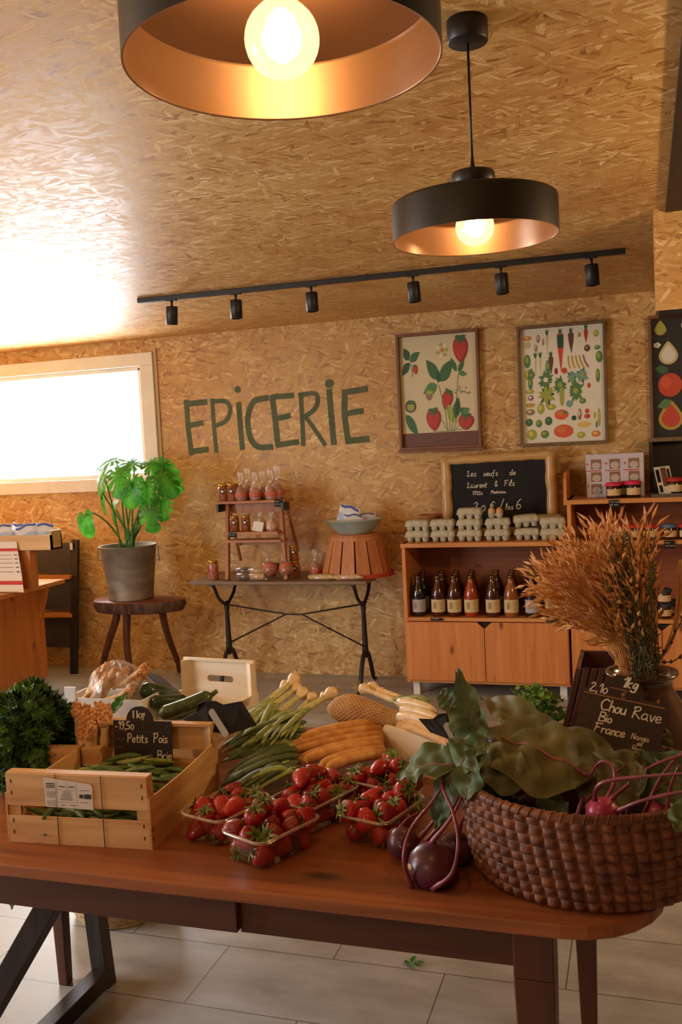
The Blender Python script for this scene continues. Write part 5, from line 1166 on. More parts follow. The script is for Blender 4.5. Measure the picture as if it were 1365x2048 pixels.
# pea pods
M['pod'] = mk('pea_pod', srgb(116,128,50), srgb(152,156,76), .45, (20,20,20), 1, 3, .1)
M['pod_dark'] = mk('pea_pod_dark', srgb(66,92,40), srgb(98,122,58), .45, (20,20,20), 1, 3, .1)
def pod(m_):
    t = thing('pea_pod', 'x', 'pea pod'); n = 16; pts = []; rs = []
    for i in range(n+1):
        u = i/n; pts.append((-.040+.080*u, .006*math.sin(math.pi*u)*1.4, .0)); rs.append(.0090*(math.sin(math.pi*min(1,max(.02,u)))**.5)*(1+.07*math.sin(u*34)))
    MB().tube(pts, rs, 8, flat=.72).build('pod', m_, t)
    MB().tube([(-.037,.0004,0),(-.044,.001,.001),(-.050,-.002,.003)], [.0028,.0014,.0012], 6).build('stalk', M['pod_dark'], t)
    return t
pp = [Proto(pod(M['pod'])), Proto(pod(M['pod_dark']))]
rd = random.Random(21)
def inC(u, v): c, s = math.cos(PR), math.sin(PR); return PCX+u*c-v*s, PCY+u*s+v*c
for layer, (zz, n) in enumerate(((.016,20),(.030,22),(.044,22),(.058,24),(.070,22),(.078,10))):
    for i in range(n):
        u = rd.uniform(-.112,.112); v = rd.uniform(-.15,.13)
        if layer < 3: v = -.165+rd.random()**2*.27
        x, y = inC(u, v); hump = .012*math.cos(u*10) + (-.016 if layer > 2 and v > .06 else 0)
        pp[0 if layer > 3 and rd.random() < .75 else 1].put((x, y, T+zz+hump+rd.uniform(0,.006)), (rd.uniform(-.3,.3), rd.uniform(-.25,.25), rd.choice((0,0,3.1))+rd.gauss(0,.55)),
              'green pea pod in the slatted crate behind the price slate' if False else 'green pea pod heaped in the wooden crate with the paper label', 'pea pods in the crate', rd.uniform(.85,1.2))
# price slate for the peas
def slate(name, label, org, ex, ez, en, W, H, arch, mat, cat='price sign'):
    t = thing(name, label, cat, org); th = .003; mb = MB()
    pts = [org, org+ex*W, org+ex*W+ez*H]
    ca = W*.46; pts += [org+ex*(ca+arch*math.cos(R(a)))+ez*(H+arch*1.0*math.sin(R(a))) for a in range(0,181,15)]
    pts.append(org+ez*H); mb.prism(pts, en*-th); mb.build('board', mat, t); return t
o_ = Vector(inC(-.092,.152)+(T+.048,)); ex = Vector((math.cos(PR), math.sin(PR), 0)); en = Vector((ex.y, -ex.x, 0)); tl_ = R(-4); ez = (EZ*math.cos(tl_)-en*math.sin(tl_)*-1).normalized(); en = ex.cross(ez)
W_, H_ = .155, .132; o_.z = T+.028
s1 = slate('price_slate', 'dark price slate reading Petits Pois standing in the pea crate', o_, ex, ez, en, W_, H_, .036, M['slate_brown'])
mb = MB()
KS = 1.27
def sw(t_, x, y, h, wd, mi=0, gap=.16, slant=.05): write(mb, t_, h*KS, wd*KS, o_+ex*x*KS+ez*y*KS, ex, ez, en, mi, slant=slant, gap=gap, lift=.0007)
sw('-19,50', .004, .087, .0150, .0021); sw('Petits', .030, .062, .0165, .0021, gap=.13); sw('Pois', .085, .063, .0175, .0021, gap=.13)
sw('Guignes', .026, .030, .0150, .0016, 3); sw('en', .068, .031, .014, .0016, 3); sw('Brie', .092, .031, .0165, .0018)
mb.build('chalk_writing', [M['chalk'], M['print'], M['print_dim'], M['chalk_dim']], s1)
def builtin(text, size, org, ex, ez, en, mat, parent, name='printed_text', bold=.0):
    c = bpy.data.curves.new('t', 'FONT'); c.body = text; c.size = size; c.offset = bold; c.extrude = .0002
    to = bpy.data.objects.new('t', c); COL.objects.link(to); dg = bpy.context.evaluated_depsgraph_get(); me = bpy.data.meshes.new_from_object(to.evaluated_get(dg))
    bpy.data.objects.remove(to); mb = MB(); mb.add([org+ex*v.co.x+ez*v.co.y+en*(v.co.z+.0009) for v in me.vertices], [tuple(p.vertices) for p in me.polygons]); return mb.build(name, mat, parent)
builtin('1kg', .027, o_+ex*(.0385*KS)+ez*.109*KS, ex, ez, en, M['chalk'], s1, bold=.0005)
mb = MB()
def ln(x0, x1, y, wd, mi):
    x0, x1, y, wd = x0*KS, x1*KS, y*KS, wd*KS; mb.poly([o_+ex*x0+ez*(y-wd/2)+en*.0008, o_+ex*x1+ez*(y-wd/2)+en*.0008, o_+ex*x1+ez*(y+wd/2)+en*.0008, o_+ex*x0+ez*(y+wd/2)+en*.0008], mi)
ln(.002, .118, .083, .0013, 0); ln(.035, .075, .105, .0010, 0)
for yy in (.068,.052,.034,.020): ln(.003, .024-.004*(yy<.06), yy, .004, 1)
sw('\u20ac', .062, .087, .012, .001, 1); sw('\u20ac', .112, .091, .005, .0008, 1)
mb.build('printed_lines', [M['print_dim'], M['print_dim']], s1)

# ------------------------------------------------------------------ curly kale bunch, its box
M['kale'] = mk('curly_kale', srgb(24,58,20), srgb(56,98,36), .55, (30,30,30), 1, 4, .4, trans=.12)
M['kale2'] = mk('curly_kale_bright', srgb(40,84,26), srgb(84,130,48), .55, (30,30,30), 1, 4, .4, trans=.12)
bxk = crate('kale_crate', 'small wooden crate behind the pea crate holding the curly kale', PZ(45,1560,T+.1).x-.07, 2.03, R(8), .22, .26, .10, .09, M['crate'], M['crate_y'])
kc = PY(58,1475,1.94); kl = thing('curly_kale_bunch', 'large bunch of dark green curly kale at the left end of the table', 'kale', (kc.x,kc.y,T+.05))
rd = random.Random(5); kr = Vector((.098,.13,.125))
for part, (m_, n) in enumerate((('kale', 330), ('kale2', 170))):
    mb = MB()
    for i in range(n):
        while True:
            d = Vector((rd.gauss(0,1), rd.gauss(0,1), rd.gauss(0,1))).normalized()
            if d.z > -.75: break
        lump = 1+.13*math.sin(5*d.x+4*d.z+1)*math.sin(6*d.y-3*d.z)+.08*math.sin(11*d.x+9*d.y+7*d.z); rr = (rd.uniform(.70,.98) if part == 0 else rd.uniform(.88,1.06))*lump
        c = kc+Vector((d.x*kr.x*rr, d.y*kr.y*rr, d.z*kr.z*rr)); up = d; a = d.cross(Vector((rd.random()-.5,rd.random()-.5,rd.random()-.5))).normalized(); b = d.cross(a)
        s_ = rd.uniform(.013,.023); ph = rd.uniform(0,6)
        def f(u, v, c=c, a=a, b=b, d=d, s_=s_, ph=ph):
            rad = u*s_; an = 2*math.pi*v; ruf = u*u*s_*.50*math.sin(an*6+ph)+u*u*s_*.42*math.sin(an*15+ph*2+u*4)
            rad *= 1+.07*math.sin(an*7+ph)
            return c+a*rad*math.cos(an)+b*rad*math.sin(an)+d*(ruf+.3*s_*(1-u))
        mb.grid(f, 4, 60, 0)
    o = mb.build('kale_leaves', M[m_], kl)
    o['kind'] = 'stuff'
mb = MB()
for i in range(14):
    a = rd.uniform(0,6.28); r_ = rd.uniform(0,.04); b0 = Vector((kc.x+.02+r_*math.cos(a), kc.y+r_*math.sin(a), T+.02)); mb.tube(bez(b0, b0+Vector((0,0,.04)), kc+Vector((r_*2*math.cos(a),r_*2*math.sin(a),-.08)), kc+Vector((r_*2.5*math.cos(a),r_*2.5*math.sin(a),-.02)),6), .004, 6)
mb.build('kale_stems', mk('pale_kale_stem', srgb(170,150,100), srgb(190,170,120), .6, (20,20,20)), kl)

# ------------------------------------------------------------------ knobbly pale spears
M['spear'] = mk('pale_spear', srgb(224,180,124), srgb(242,212,166), .55, (40,40,40), 1, 4, .5)
M['spear_tip'] = mk('spear_tip', srgb(212,150,98), srgb(234,184,134), .6, (60,60,60), 1, 3, .7)
def spear(L_, r, seed):
    t = thing('white_asparagus', 'x', 'asparagus'); rd = random.Random(seed); n = 14; 
    mb = MB(); mb.tube([(.002*math.sin(i*.5+seed), .002*math.cos(i*.4), L_*i/n) for i in range(n+1)], [r*(.92+.08*math.sin(i*1.9+seed)) for i in range(n+1)], 10); mb.build('stalk', M['spear'], t)
    mb = MB(); k = 8; mb.tube([(0,0,L_-.004+.034*i/k) for i in range(k+1)], [r*q for q in (1.0,1.12,1.18,1.15,1.05,.9,.7,.45,.15)], 10)
    for i in range(14):
        a = i*2.4; z = L_+.002+i*.0019; q = Vector((r*1.0*math.cos(a)*(1-i/26), r*1.0*math.sin(a)*(1-i/26), z)); d = Vector((math.cos(a)*.25, math.sin(a)*.25, 1)).normalized()
        mb.tube([q, q+d*.004, q+d*.007], [r*.36, r*.30, .0012], 6)
    mb.build('tip', M['spear_tip'], t); return t
spp = [Proto(spear(.13,.0115,s)) for s in (1,2)]
def aim(p, d, sp, label, grp, scale=1.0, spin=0.0):
    q = Vector(d).normalized().to_track_quat('Z', 'Y'); e = (q @ Euler((0,0,spin)).to_quaternion()).to_euler(); return sp.put(p, e, label, grp, scale)
for i, (px, py, y) in enumerate([(152,1400,1.99),(165,1418,1.96),(178,1428,1.955),(190,1412,1.97),(196,1400,2.0),(172,1404,2.0),(205,1420,1.96),(162,1450,1.93),(176,1452,1.925),(212,1404,1.99),(185,1438,1.94)]):
    tip_ = PY(px, py, y); d = Vector((-.05+.012*i, -.04, 1)).normalized(); s_ = (tip_.z-T-.004)/(.164*d.z); s_ = max(.6, min(1.25, s_))
    aim(tip_-d*(.164*s_), d, spp[i%2], 'pale asparagus spear standing tip-up in the bundle between the kale and the pea crate', 'upright asparagus bundle', s_, i)
wc = thing('white_carton', 'white carton holding the bag of asparagus behind the pea crate', 'box', (0,0,0))
q = PZ(210,1440,T+.12); wcx, wcy = -1.27, 2.30
wl = PY(133,1372,2.17); wr2 = PY(288,1395,2.17); ztop_ = wl.z
wc.location = ((wl.x+wr2.x)/2, 2.25, T)
pb_ = []
mb = MB(); x0, x1 = wl.x, wr2.x
for a_ in ((x0,x1,2.16,2.165),(x0,x1,2.26,2.265),(x0,x0+.005,2.165,2.26),(x1-.005,x1,2.165,2.26)): mb.box(*a_, T, ztop_-.03)
mb.box(x0,x0+.035,2.158,2.164,T,ztop_); mb.build('carton_body', M['white'], wc)
MB().box(x0,x1,2.16,2.26,T,T+.004).build('carton_base', M['white'], wc)
for i in range(13):
    u = rd.uniform(.25,.85); y = rd.uniform(2.17,2.26); zz = ztop_-.022+rd.uniform(-.02,.035); c = Vector((x0+(x1-x0)*u, y, zz)); d = Vector((rd.uniform(.2,.9), rd.uniform(-.3,.3), rd.uniform(.2,.9)))
    d.normalize(); aim(c-d*.05, d, spp[i%2], 'pale asparagus spear lying loose in the plastic bag on the white carton', 'asparagus spears in the bag', .72, i)
bg = thing('plastic_bag', 'clear plastic bag around the asparagus on the white carton', 'bag', ((x0+x1)/2, 2.2, ztop_-.05))
mb = MB(); cx_ = (x0+x1)/2+.01
def bf(u, v):
    a = 2*math.pi*u; ph_ = R(5+165*v) ; r_ = math.sin(ph_); return Vector((cx_+.078*r_*math.cos(a)*(1+.05*math.sin(5*a+v*7)), 2.22+.075*r_*math.sin(a)*(1+.05*math.sin(7*a)), ztop_-.01+.068*math.cos(ph_)+.005*math.sin(9*a+6*v)+.004*math.sin(17*a-9*v)))
mb.grid(bf, 40, 20, sm=False); mb.build('film', M['film'], bg)
mb = MB(); leaf(mb, PY(222,1425,2.1), PY(248,1385,2.1)+Vector((.01,0,0)), .03, (0,-1,.3), seed=9); o = recentre(mb.build('small_leaf', [M['greens'], M['greens']])); tag(o, 'small green leaf beside the asparagus just above the pea crate', 'leaf')

# ------------------------------------------------------------------ pale crate with hand hole, cucumbers, aubergine, lying slate
L0 = PY(352,1316,2.42); R0 = PY(503,1340,2.42); wcW = (R0-L0).length*1.0
pcx, pcr = (L0.x+R0.x)/2, R(-12)
hcr = (L0.z+R0.z)/2-T
pcr_root = crate('pale_crate', 'pale plywood crate with a slotted hand hole in its raised end', pcx-.03, 2.31, R(-6), wcW, .36, hcr, .095, M['crate_pale'], M['crate_pale'], solid=True, tall_front=False, hand=True)
M['cuc'] = mk('dark_cucumber_skin', srgb(22,44,22), srgb(48,74,40), .3, (40,40,40), 1, 3, .25, coat=.3)
M['cuc_l'] = mk('cucumber_skin', srgb(52,72,42), srgb(82,98,60), .35, (60,60,60), 1, 3, .3, coat=.3)
def veg_tube(name, label, cat, a, b, r, m_, bend=.01, stalk=True, group=None, seed=0):
    a = Vector(a); b = Vector(b); t = thing(name, label, cat, (a+b)/2, group); n = 18; up = Vector((0,0,1)); L_ = (b-a)
    sd = L_.cross(up).normalized(); pts = [a.lerp(b,i/n)+sd*bend*math.sin(math.pi*i/n) for i in range(n+1)]
    rs = [r*min(1, (math.sin(math.pi*(i+.25)/(n+.5))*2.6)**.5) for i in range(n+1)]
    MB().tube(pts, rs, 16).build('body', m_, t)
    if stalk: MB().tube([pts[-1]-L_.normalized()*.004, pts[-1]+L_.normalized()*.016+Vector((0,0,.006))], [r*.4, r*.28], 8).build('stalk_end', M['pod_dark'], t)
    return t
veg_tube('cucumber', 'long dark green cucumber lying across the near edge of the pale crate', 'cucumber', PY(318,1430,2.12), PY(424,1390,2.20), .020, M['cuc_l'])
veg_tube('courgette', 'short dark courgette with its rounded end toward the camera left of the pale crate', 'courgette', PY(282,1380,2.22), PY(350,1392,2.36), .024, M['cuc'], stalk=False)
veg_tube('courgette', 'nearly black courgette half buried below the other dark vegetables', 'courgette', PY(300,1405,2.20), PY(372,1402,2.28), .021, M['cuc'], stalk=False)
veg_tube('courgette', 'dark courgette under the long cucumber', 'courgette', PY(318,1425,2.24), PY(400,1420,2.30), .022, M['cuc'], stalk=False)
lo = PY(282,1347,2.34); l1, l2, l3 = PY(300,1340,2.40), PY(362,1392,2.34), PY(330,1400,2.26)
ls = thing('lying_slate', 'dark price slate with white writing tipped over beside the pale crate', 'price sign', lo)
q0, q1, q2, q3 = PY(286,1346,2.42), PY(318,1352,2.46), PY(362,1388,2.36), PY(338,1396,2.30)
nn = (q1-q0).cross(q3-q0).normalized(); nn = nn if nn.y < 0 else -nn
mb = MB(); mb.prism([q0,q1,q2,q3], nn*-.003); mb.build('board', M['slate_brown'], ls)
mb = MB(); e1 = (q2-q1).normalized(); e2 = nn.cross(e1); 
if (q0-q1).dot(e2) > 0: pass
oo = q0.lerp(q3,.12)+ (q1-q0)*.25
scribble(mb, .06, .013, .0017, oo, (q3-q0).normalized(), (q1-q0-(q3-q0).normalized()*(q1-q0).dot((q3-q0).normalized())).normalized(), nn, 3)
mb.build('chalk_writing', M['chalk'], ls)
# the slates seen from behind, held in clips
def backslate(label, pts, clip0, clip1, y):
    P = [PY(a, b, yy) for a, b, yy in pts]; t = thing('price_slate', label, 'price sign', P[0]); c = (P[1]-P[0]).cross(P[2]-P[0]).normalized()
    mb = MB(); mb.prism(P, c*.003); mb.build('board', M['slate'], t)
    a, b = PY(*clip0), PY(*clip1); d = (b-a).normalized(); sdv = d.cross(Vector((0,-1,.3))).normalized()
    mb = MB(); n = Vector((0,-1,.3)).normalized(); w_ = .008; ps = []
    for i in range(9): an = R(180*i/8); ps.append(a+sdv*w_*math.cos(an)-d*w_*math.sin(an))
    for i in range(9): an = R(180+180*i/8); ps.append(b+sdv*w_*math.cos(an)-d*w_*math.sin(an))
    mb.prism(ps, n*.0025); o = mb.build('clip', mk('grey_plastic_clip', srgb(150,142,130), None, .35), t); o['label'] = 'light grey plastic clip'; return t
backslate('back of a black price slate with a grey clip in front of the pale crate', [(366,1438,2.02),(392,1424,2.03),(398,1407,2.03),(412,1401,2.04),(432,1402,2.04),(446,1409,2.04),(484,1402,2.05),(514,1450,2.03),(462,1467,2.0),(420,1463,2.0)], (424,1424,2.0), (452,1468,1.97), 2.0)
backslate('back of a black price slate with a grey clip right of the small crate', [(838,1437,2.02),(866,1438,2.02),(878,1428,2.02),(892,1426,2.02),(910,1430,2.02),(924,1440,2.02),(935,1470,2.0),(900,1478,1.98),(862,1464,2.0)], (895,1452,1.96), (912,1484,1.94), 2.0)

# ------------------------------------------------------------------ spring onions
M['bulb_w'] = mk('onion_bulb', srgb(222,188,138), srgb(242,222,184), .4, (30,30,8), 1, 3, .1, coat=.2)
M['root'] = mk('onion_roots', srgb(198,158,96), None, .8)
M['shaft'] = mk('onion_shaft', srgb(186,184,112), srgb(214,208,150), .45, (60,60,6), 1, 3, .1)
M['oleaf'] = mk('onion_leaf', srgb(124,146,76), srgb(172,180,106), .5, (40,40,6), 1, 3, .15, trans=.1)
M['oleaf_d'] = mk('onion_leaf_dark', srgb(52,74,36), srgb(92,108,52), .5, (40,40,6), 1, 3, .15, trans=.1)
def onion(bulb, via, end, r, label, group, seed, dark=False, shaftmat=None):
    bulb, via, end = Vector(bulb), Vector(via), Vector(end); rd = random.Random(seed)
    t = thing('spring_onion', label, 'spring onion', bulb, group); d = (via-bulb).normalized(); q = d.to_track_quat('Z','Y').to_matrix()
    MB().lathe([(0,-r*.9),(r*.35,-r*.85),(r*.8,-r*.5),(r,0),(r*.9,r*.5),(r*.6,r*1.05),(r*.42,r*1.7),(r*.38,r*2.2)], 18, bulb, M=q).build('bulb', M['bulb_w'], t)
    mb = MB()
    for i in range(16):
        a = rd.uniform(0,6.28); s_ = rd.uniform(.1,.5); v = q @ Vector((math.cos(a)*s_, math.sin(a)*s_, -1)); p = bulb+(q @ Vector((math.cos(a)*r*.2, math.sin(a)*r*.2, -r*.82)))
        mb.tube([p, p+v*.010+Vector((0,0,-.001)), p+v*.018+Vector((rd.uniform(-.006,.006),rd.uniform(-.006,.006),rd.uniform(-.003,.006)))], .0006, 4)
    mb.build('roots', M['root'], t)
    k = .45; m_ = bulb.lerp(via, 1.0); pts = bez(bulb+d*r*1.5, bulb+d*(via-bulb).length*.5, via-(end-bulb).normalized()*.02, via, 8)
    MB().tube(pts, [r*.42+.002*i/8 for i in range(9)], 10).build('shaft', shaftmat or M['shaft'], t)
    mb = MB(); dd = (end-via); Ln = dd.length; dn = dd.normalized(); sd = dn.cross(Vector((0,0,1))).normalized()
    for k in range(6):
        off = (k-2.5)*.7; e = end+sd*off*.022*rd.uniform(.6,1.4)+Vector((0,0,rd.uniform(-.008,.012)))-dn*rd.uniform(0,.05)
        ps = bez(via-d*.015+sd*off*.002, via+d*.03+sd*off*.004, e-dn*.07+Vector((0,0,.015)), e, 10)
        mb.tube(ps, [r*.40]+[r*.50]*6+[r*.46,r*.38,r*.3,r*.06], 8, flat=.5)
    mb.build('leaves', M['oleaf_d'] if dark else M['oleaf'], t); return t
OL = 'white-bulbed spring onion beside the pale crate, '
specs = [((589,1358,2.42),(545,1400,2.30),(470,1475,2.08),.0190,OL+'highest bulb',0),((572,1370,2.42),(520,1415,2.28),(462,1480,2.06),.0165,OL+'just left of its highest bulb',0),((606,1386,2.38),(560,1425,2.24),(500,1500,2.02),.0190,OL+'with the round bulb below the highest',0),
         ((625,1395,2.37),(590,1430,2.24),(515,1490,2.03),.0165,OL+'right of the round bulb',0),((594,1375,2.40),(550,1410,2.27),(490,1470,2.10),.0170,OL+'tucked between the upper bulbs',0),
         ((664,1386,2.36),(610,1420,2.26),(530,1468,2.08),.0190,'white-bulbed spring onion, bulb just left of the netted bundle',0),((650,1392,2.38),(600,1432,2.24),(540,1490,2.03),.0140,'slim spring onion below the one left of the netted bundle',0)]
for i, (b_, v_, e_, r_, lb, dk_) in enumerate(specs): onion(PY(*b_), PY(*v_), PY(*e_), r_, lb, 'spring onions by the pale crate', i, dk_)
GR = 'spring onion pointing right above the netted bundle, '
for i, (b_, v_, e_, lb) in enumerate([((728,1378,2.44),(790,1402,2.36),(850,1425,2.24),'its left bulb'),((745,1374,2.46),(800,1396,2.40),(860,1418,2.28),'its middle bulb'),((762,1386,2.44),(810,1415,2.34),(862,1440,2.20),'its right bulb')]):
    onion(PY(*b_), PY(*v_), PY(*e_), .0170, GR+lb, 'spring onions pointing right', 20+i, False, M['bulb_w'])
# dark leafy greens below
for k in range(56):
    rd = random.Random(100+k); v_ = rd.random(); a = PY(rd.uniform(560,620)-20*v_, 1440+100*v_, 2.20-.26*v_); b = PY(rd.uniform(436,485), 1485+128*v_, 2.06-.19*v_); a.z = max(T+.018, a.z); b.z = max(T+.012, b.z)
    t = thing('leek_leaf', 'long dark green leek leaf in the heap between the pea crate and the strawberries', 'leek leaf', a, 'dark leek leaves')
    mb = MB(); m1 = a.lerp(b,.35)+Vector((0,0,rd.uniform(.0,.03))); m2 = a.lerp(b,.7)+Vector((0,0,rd.uniform(-.005,.02))); mb.tube(bez(a,m1,m2,b,12), [.008]+[.016]*9+[.012,.007,.001], 8, flat=.4); mb.build('leaf_blade', M['oleaf_d'] if k % 4 else M['oleaf'], t)
# netted bundle
M['net_fill'] = mk('netted_bulbs', srgb(206,156,104), srgb(236,198,146), .6, (30,30,30), 1, 4, .5)
nb = thing('netted_bundle', 'net-wrapped bundle of pale bulbs lying on top of the small crate', 'netted bundle', PY(745,1420,2.28))
na, nb_ = PY(657,1416,2.27), PY(815,1440,2.24); ax = (nb_-na); 
mb = MB(); rsn = [.006,.028,.038,.042,.042,.040,.037,.033,.029,.026,.024,.022]; ps = [na+ax*(i/11)+Vector((0,0,.006*math.sin(i*.5))) for i in range(12)]
mb.tube(ps, rsn, 20, flat=.85); mb.build('filling', M['net_fill'], nb)
t0 = ax.normalized(); sd = t0.cross(EZ).normalized(); u2 = sd.cross(t0)
def rad_at(u): i = min(10, int(u*11)); f = u*11-i; return (rsn[i]*(1-f)+rsn[i+1]*f)*1.035+.0008
for k, hand_ in enumerate((1, -1)):
    mb = MB()
    for j in range(22):
        a0 = 2*math.pi*j/22; pts = []
        for i in range(34):
            u = i/33; an = a0+hand_*u*5.2; r_ = rad_at(u); pts.append(na+ax*u+Vector((0,0,.006*math.sin(u*5.5)))+sd*r_*math.cos(an)+u2*r_*.87*math.sin(an))
        mb.tube(pts, .0010, 4, cap=False)
    mb.build('net', mk('straw_coloured_net', srgb(214,176,122), None, .6), nb)
mb = MB(); 
for k in range(4): mb.tube(bez(nb_, nb_+Vector((.04,0,.012-.006*k)), PY(880,1455+9*k,2.18), PY(905+k*6,1470+10*k,2.12), 8), .0045, 6)
mb.build('net_tail', M['crate'], nb)
# orange-yellow thick stalks bundle
M['orange_st'] = mk('golden_stalk', srgb(204,140,72), srgb(228,176,108), .5, (30,30,6), 1, 4, .3)
for i, (ax_, ay, ay2, bx_, by, by2) in enumerate([(758,1445,2.24,598,1483,2.09),(762,1458,2.22,586,1494,2.07),(764,1470,2.20,574,1508,2.05),(766,1480,2.18,602,1514,2.04),(764,1490,2.16,622,1524,2.02),(766,1500,2.14,640,1532,2.0),(766,1508,2.12,662,1536,1.99),(752,1464,2.26,592,1500,2.12),(740,1452,2.28,612,1478,2.14)]):
    b = PY(ax_,ay,ay2); a = PY(bx_-(i*7)%5*5,by+(i*5)%4*3,by2)
    t = thing('golden_stalk', 'golden stalk behind the strawberries, %s' % ['topmost','second from the top','leftmost tip','middle one with its tip below the topmost','fifth from the top','sixth from the top','lowest, nearest the strawberries','rear one behind the topmost','rear one next to the onion leaves'][i], 'stalk', a, 'golden stalks bundle')
    n = 12; mb = MB(); mb.tube(bez(a, a+(b-a)*.25+Vector((0,0,.020)), a+(b-a)*.7+Vector((0,0,.010)), b, n), [.007,.0135,.0145]+[.014]*(n-2), 12, flat=.9); mb.build('stalk', M['orange_st'], t)
    t_ = MB(); t_.tube([a+Vector((.012,.0,.004)), a, a+Vector((-.008,-.004,-.006))], [.011,.009,.001], 8); t_.build('stalk_tip', M['orange_st'], t)
# small crate at the right
q = PY(768,1520,2.06); sc = crate('small_crate', 'small pale wooden crate half hidden by the netted bundle', -.480, 2.20, R(-30), .26, .15, .10, .095, M['crate_pale'], M['crate_pale'], solid=True)

for i, (a_, b_) in enumerate([((800,1406,2.26),(872,1424,2.20)),((806,1420,2.24),(880,1442,2.16)),((800,1434,2.22),(885,1458,2.12)),((812,1444,2.20),(905,1480,2.08)),((800,1452,2.20),(918,1500,2.06))]):
    a, b = PY(*a_), PY(*b_); t = thing('pale_stalk', 'thick pale stalk running right from the netted bundle across the small crate', 'stalk', a, 'pale stalks over the small crate')
    MB().tube(bez(a, a.lerp(b,.3)+Vector((0,0,.012)), a.lerp(b,.7)+Vector((0,0,.010)), b, 10), [.012]*8+[.011,.009,.004], 10).build('stalk', M['bulb_w'] if i < 3 else M['crate'], t)
# ------------------------------------------------------------------ strawberries
def straw_mat():
    m, nt, p = newmat('strawberry_flesh'); N = nt.nodes; L = nt.links
    tc = N.new('ShaderNodeTexCoord'); vo = N.new('ShaderNodeTexVoronoi'); vo.inputs['Scale'].default_value = 260; L.new(tc.outputs['Object'], vo.inputs['Vector'])
    cr = N.new('ShaderNodeValToRGB'); cr.color_ramp.elements[0].position = .10; cr.color_ramp.elements[1].position = .22
    cr.color_ramp.elements[0].color = srgb(214,140,60); cr.color_ramp.elements[1].color = (1,1,1,1)
    oi = N.new('ShaderNodeObjectInfo'); rr = N.new('ShaderNodeValToRGB'); rr.color_ramp.elements[0].color = srgb(128,10,12); rr.color_ramp.elements[1].color = srgb(188,28,22); L.new(oi.outputs['Random'], rr.inputs[0])
    mx = N.new('ShaderNodeMix'); mx.data_type = 'RGBA'; mx.blend_type = 'MULTIPLY'; mx.inputs[0].default_value = 1; L.new(rr.outputs[0], mx.inputs[6]); L.new(cr.outputs[0], mx.inputs[7])
    L.new(mx.outputs[2], p.inputs['Base Color']); p.inputs['Roughness'].default_value = .36; p.inputs['Coat Weight'].default_value = .25
    cr2 = N.new('ShaderNodeValToRGB'); cr2.color_ramp.elements[0].position = .0; cr2.color_ramp.elements[1].position = .45; L.new(vo.outputs['Distance'], cr2.inputs[0])
    bp = N.new('ShaderNodeBump'); bp.inputs['Strength'].default_value = .8; bp.inputs['Distance'].default_value = .0016; L.new(cr2.outputs[0], bp.inputs['Height']); L.new(bp.outputs[0], p.inputs['Normal'])
    p.inputs['Subsurface Weight'].default_value = .0; return m
M['straw_red'] = straw_mat(); M['calyx'] = mk('strawberry_calyx', srgb(96,116,50), srgb(138,148,76), .6, (60,60,60), 1, 2, .2, trans=.15)
def strawberry(kind):
    t = thing('strawberry', 'x', 'strawberry'); a = [(0,-.034),(.0055,-.0325),(.0105,-.026),(.0155,-.016),(.0200,-.003),(.0225,.007),(.0210,.0140),(.0145,.0178),(.005,.0182),(0,.018)]
    if kind: a = [(0,-.027),(.0075,-.0255),(.0145,-.019),(.0205,-.008),(.0240,.004),(.0225,.012),(.014,.0172),(0,.0172)]
    mb = MB(); mb.lathe(a, 22, wob=.06, seed=kind); mb.build('berry', M['straw_red'], t)
    mb = MB(); n = 9
    for i in range(n):
        an = 2*math.pi*i/n; d = Vector((math.cos(an), math.sin(an), 0)); k = .021+.006*((i*7)%3)/2
        leaf(mb, Vector((0,0,.0178))+d*.001, Vector((0,0,.0178+.006*((i*5)%3)/2-.001))+d*k, .0085, sag=.004, seed=i, nu=5, nv=2, rib=False, wav=0)
    mb.tube([(0,0,.017),(.002,.001,.026),(.005,.001,.034)], [.0016,.0012,.0012], 6); mb.build('calyx', M['calyx'], t); return t
sp_ = [Proto(strawberry(0)), Proto(strawberry(1))]
def settle(n, hx, hy, depth, r, seed, heap=.7):
    rd = random.Random(seed); P = [Vector((rd.uniform(-hx+r,hx-r), rd.uniform(-hy+r,hy-r), r+.03+.11*i/n)) for i in range(n)]
    for it in range(260):
        g = .0016*(1-it/300)
        for p in P: p.z -= g; p.x *= 1-.002*heap*(p.z > depth); p.y *= 1-.002*heap*(p.z > depth)
        for i in range(n):
            for j in range(i):
                d = P[i]-P[j]; l = d.length
                if l < 2*r*.94 and l > 1e-6:
                    k = (2*r*.94-l)/2*.8; d /= l; P[i] += d*k; P[j] -= d*k
        for p in P:
            wx = hx-.015+.015*min(1,p.z/depth)-r; wy = hy-.015+.015*min(1,p.z/depth)-r
            p.z = max(p.z, r+.002)
            if p.z < depth+r*.4: p.x = max(-wx, min(wx, p.x)); p.y = max(-wy, min(wy, p.y))
    return P
def punnet_proto():
    t = thing('plastic_punnet', 'x', 'punnet'); hx, hy, D = .058, .083, .062
    mb = MB(); rings = [rrect(hx-.014,hy-.014,.018,.001), rrect(hx-.010,hy-.010,.02,.004), rrect(hx-.004,hy-.004,.021,D*.55), rrect(hx,hy,.022,D)]
    loft(mb, rings, cap1=False); mb.build('punnet_wall', M['clear'], t)
    mb = MB(); loft(mb, [rrect(hx,hy,.022,D), rrect(hx+.004,hy+.004,.024,D+.001), rrect(hx+.0062,hy+.0062,.025,D-.001), rrect(hx+.0062,hy+.0062,.025,D-.0045), rrect(hx+.0045,hy+.0045,.024,D-.0045), rrect(hx+.003,hy+.003,.024,D-.0015), rrect(hx-.0005,hy-.0005,.022,D-.001)], cap0=False, cap1=False)
    mb.build('punnet_rim', M['clear_rim'], t); return t
pun = Proto(punnet_proto())
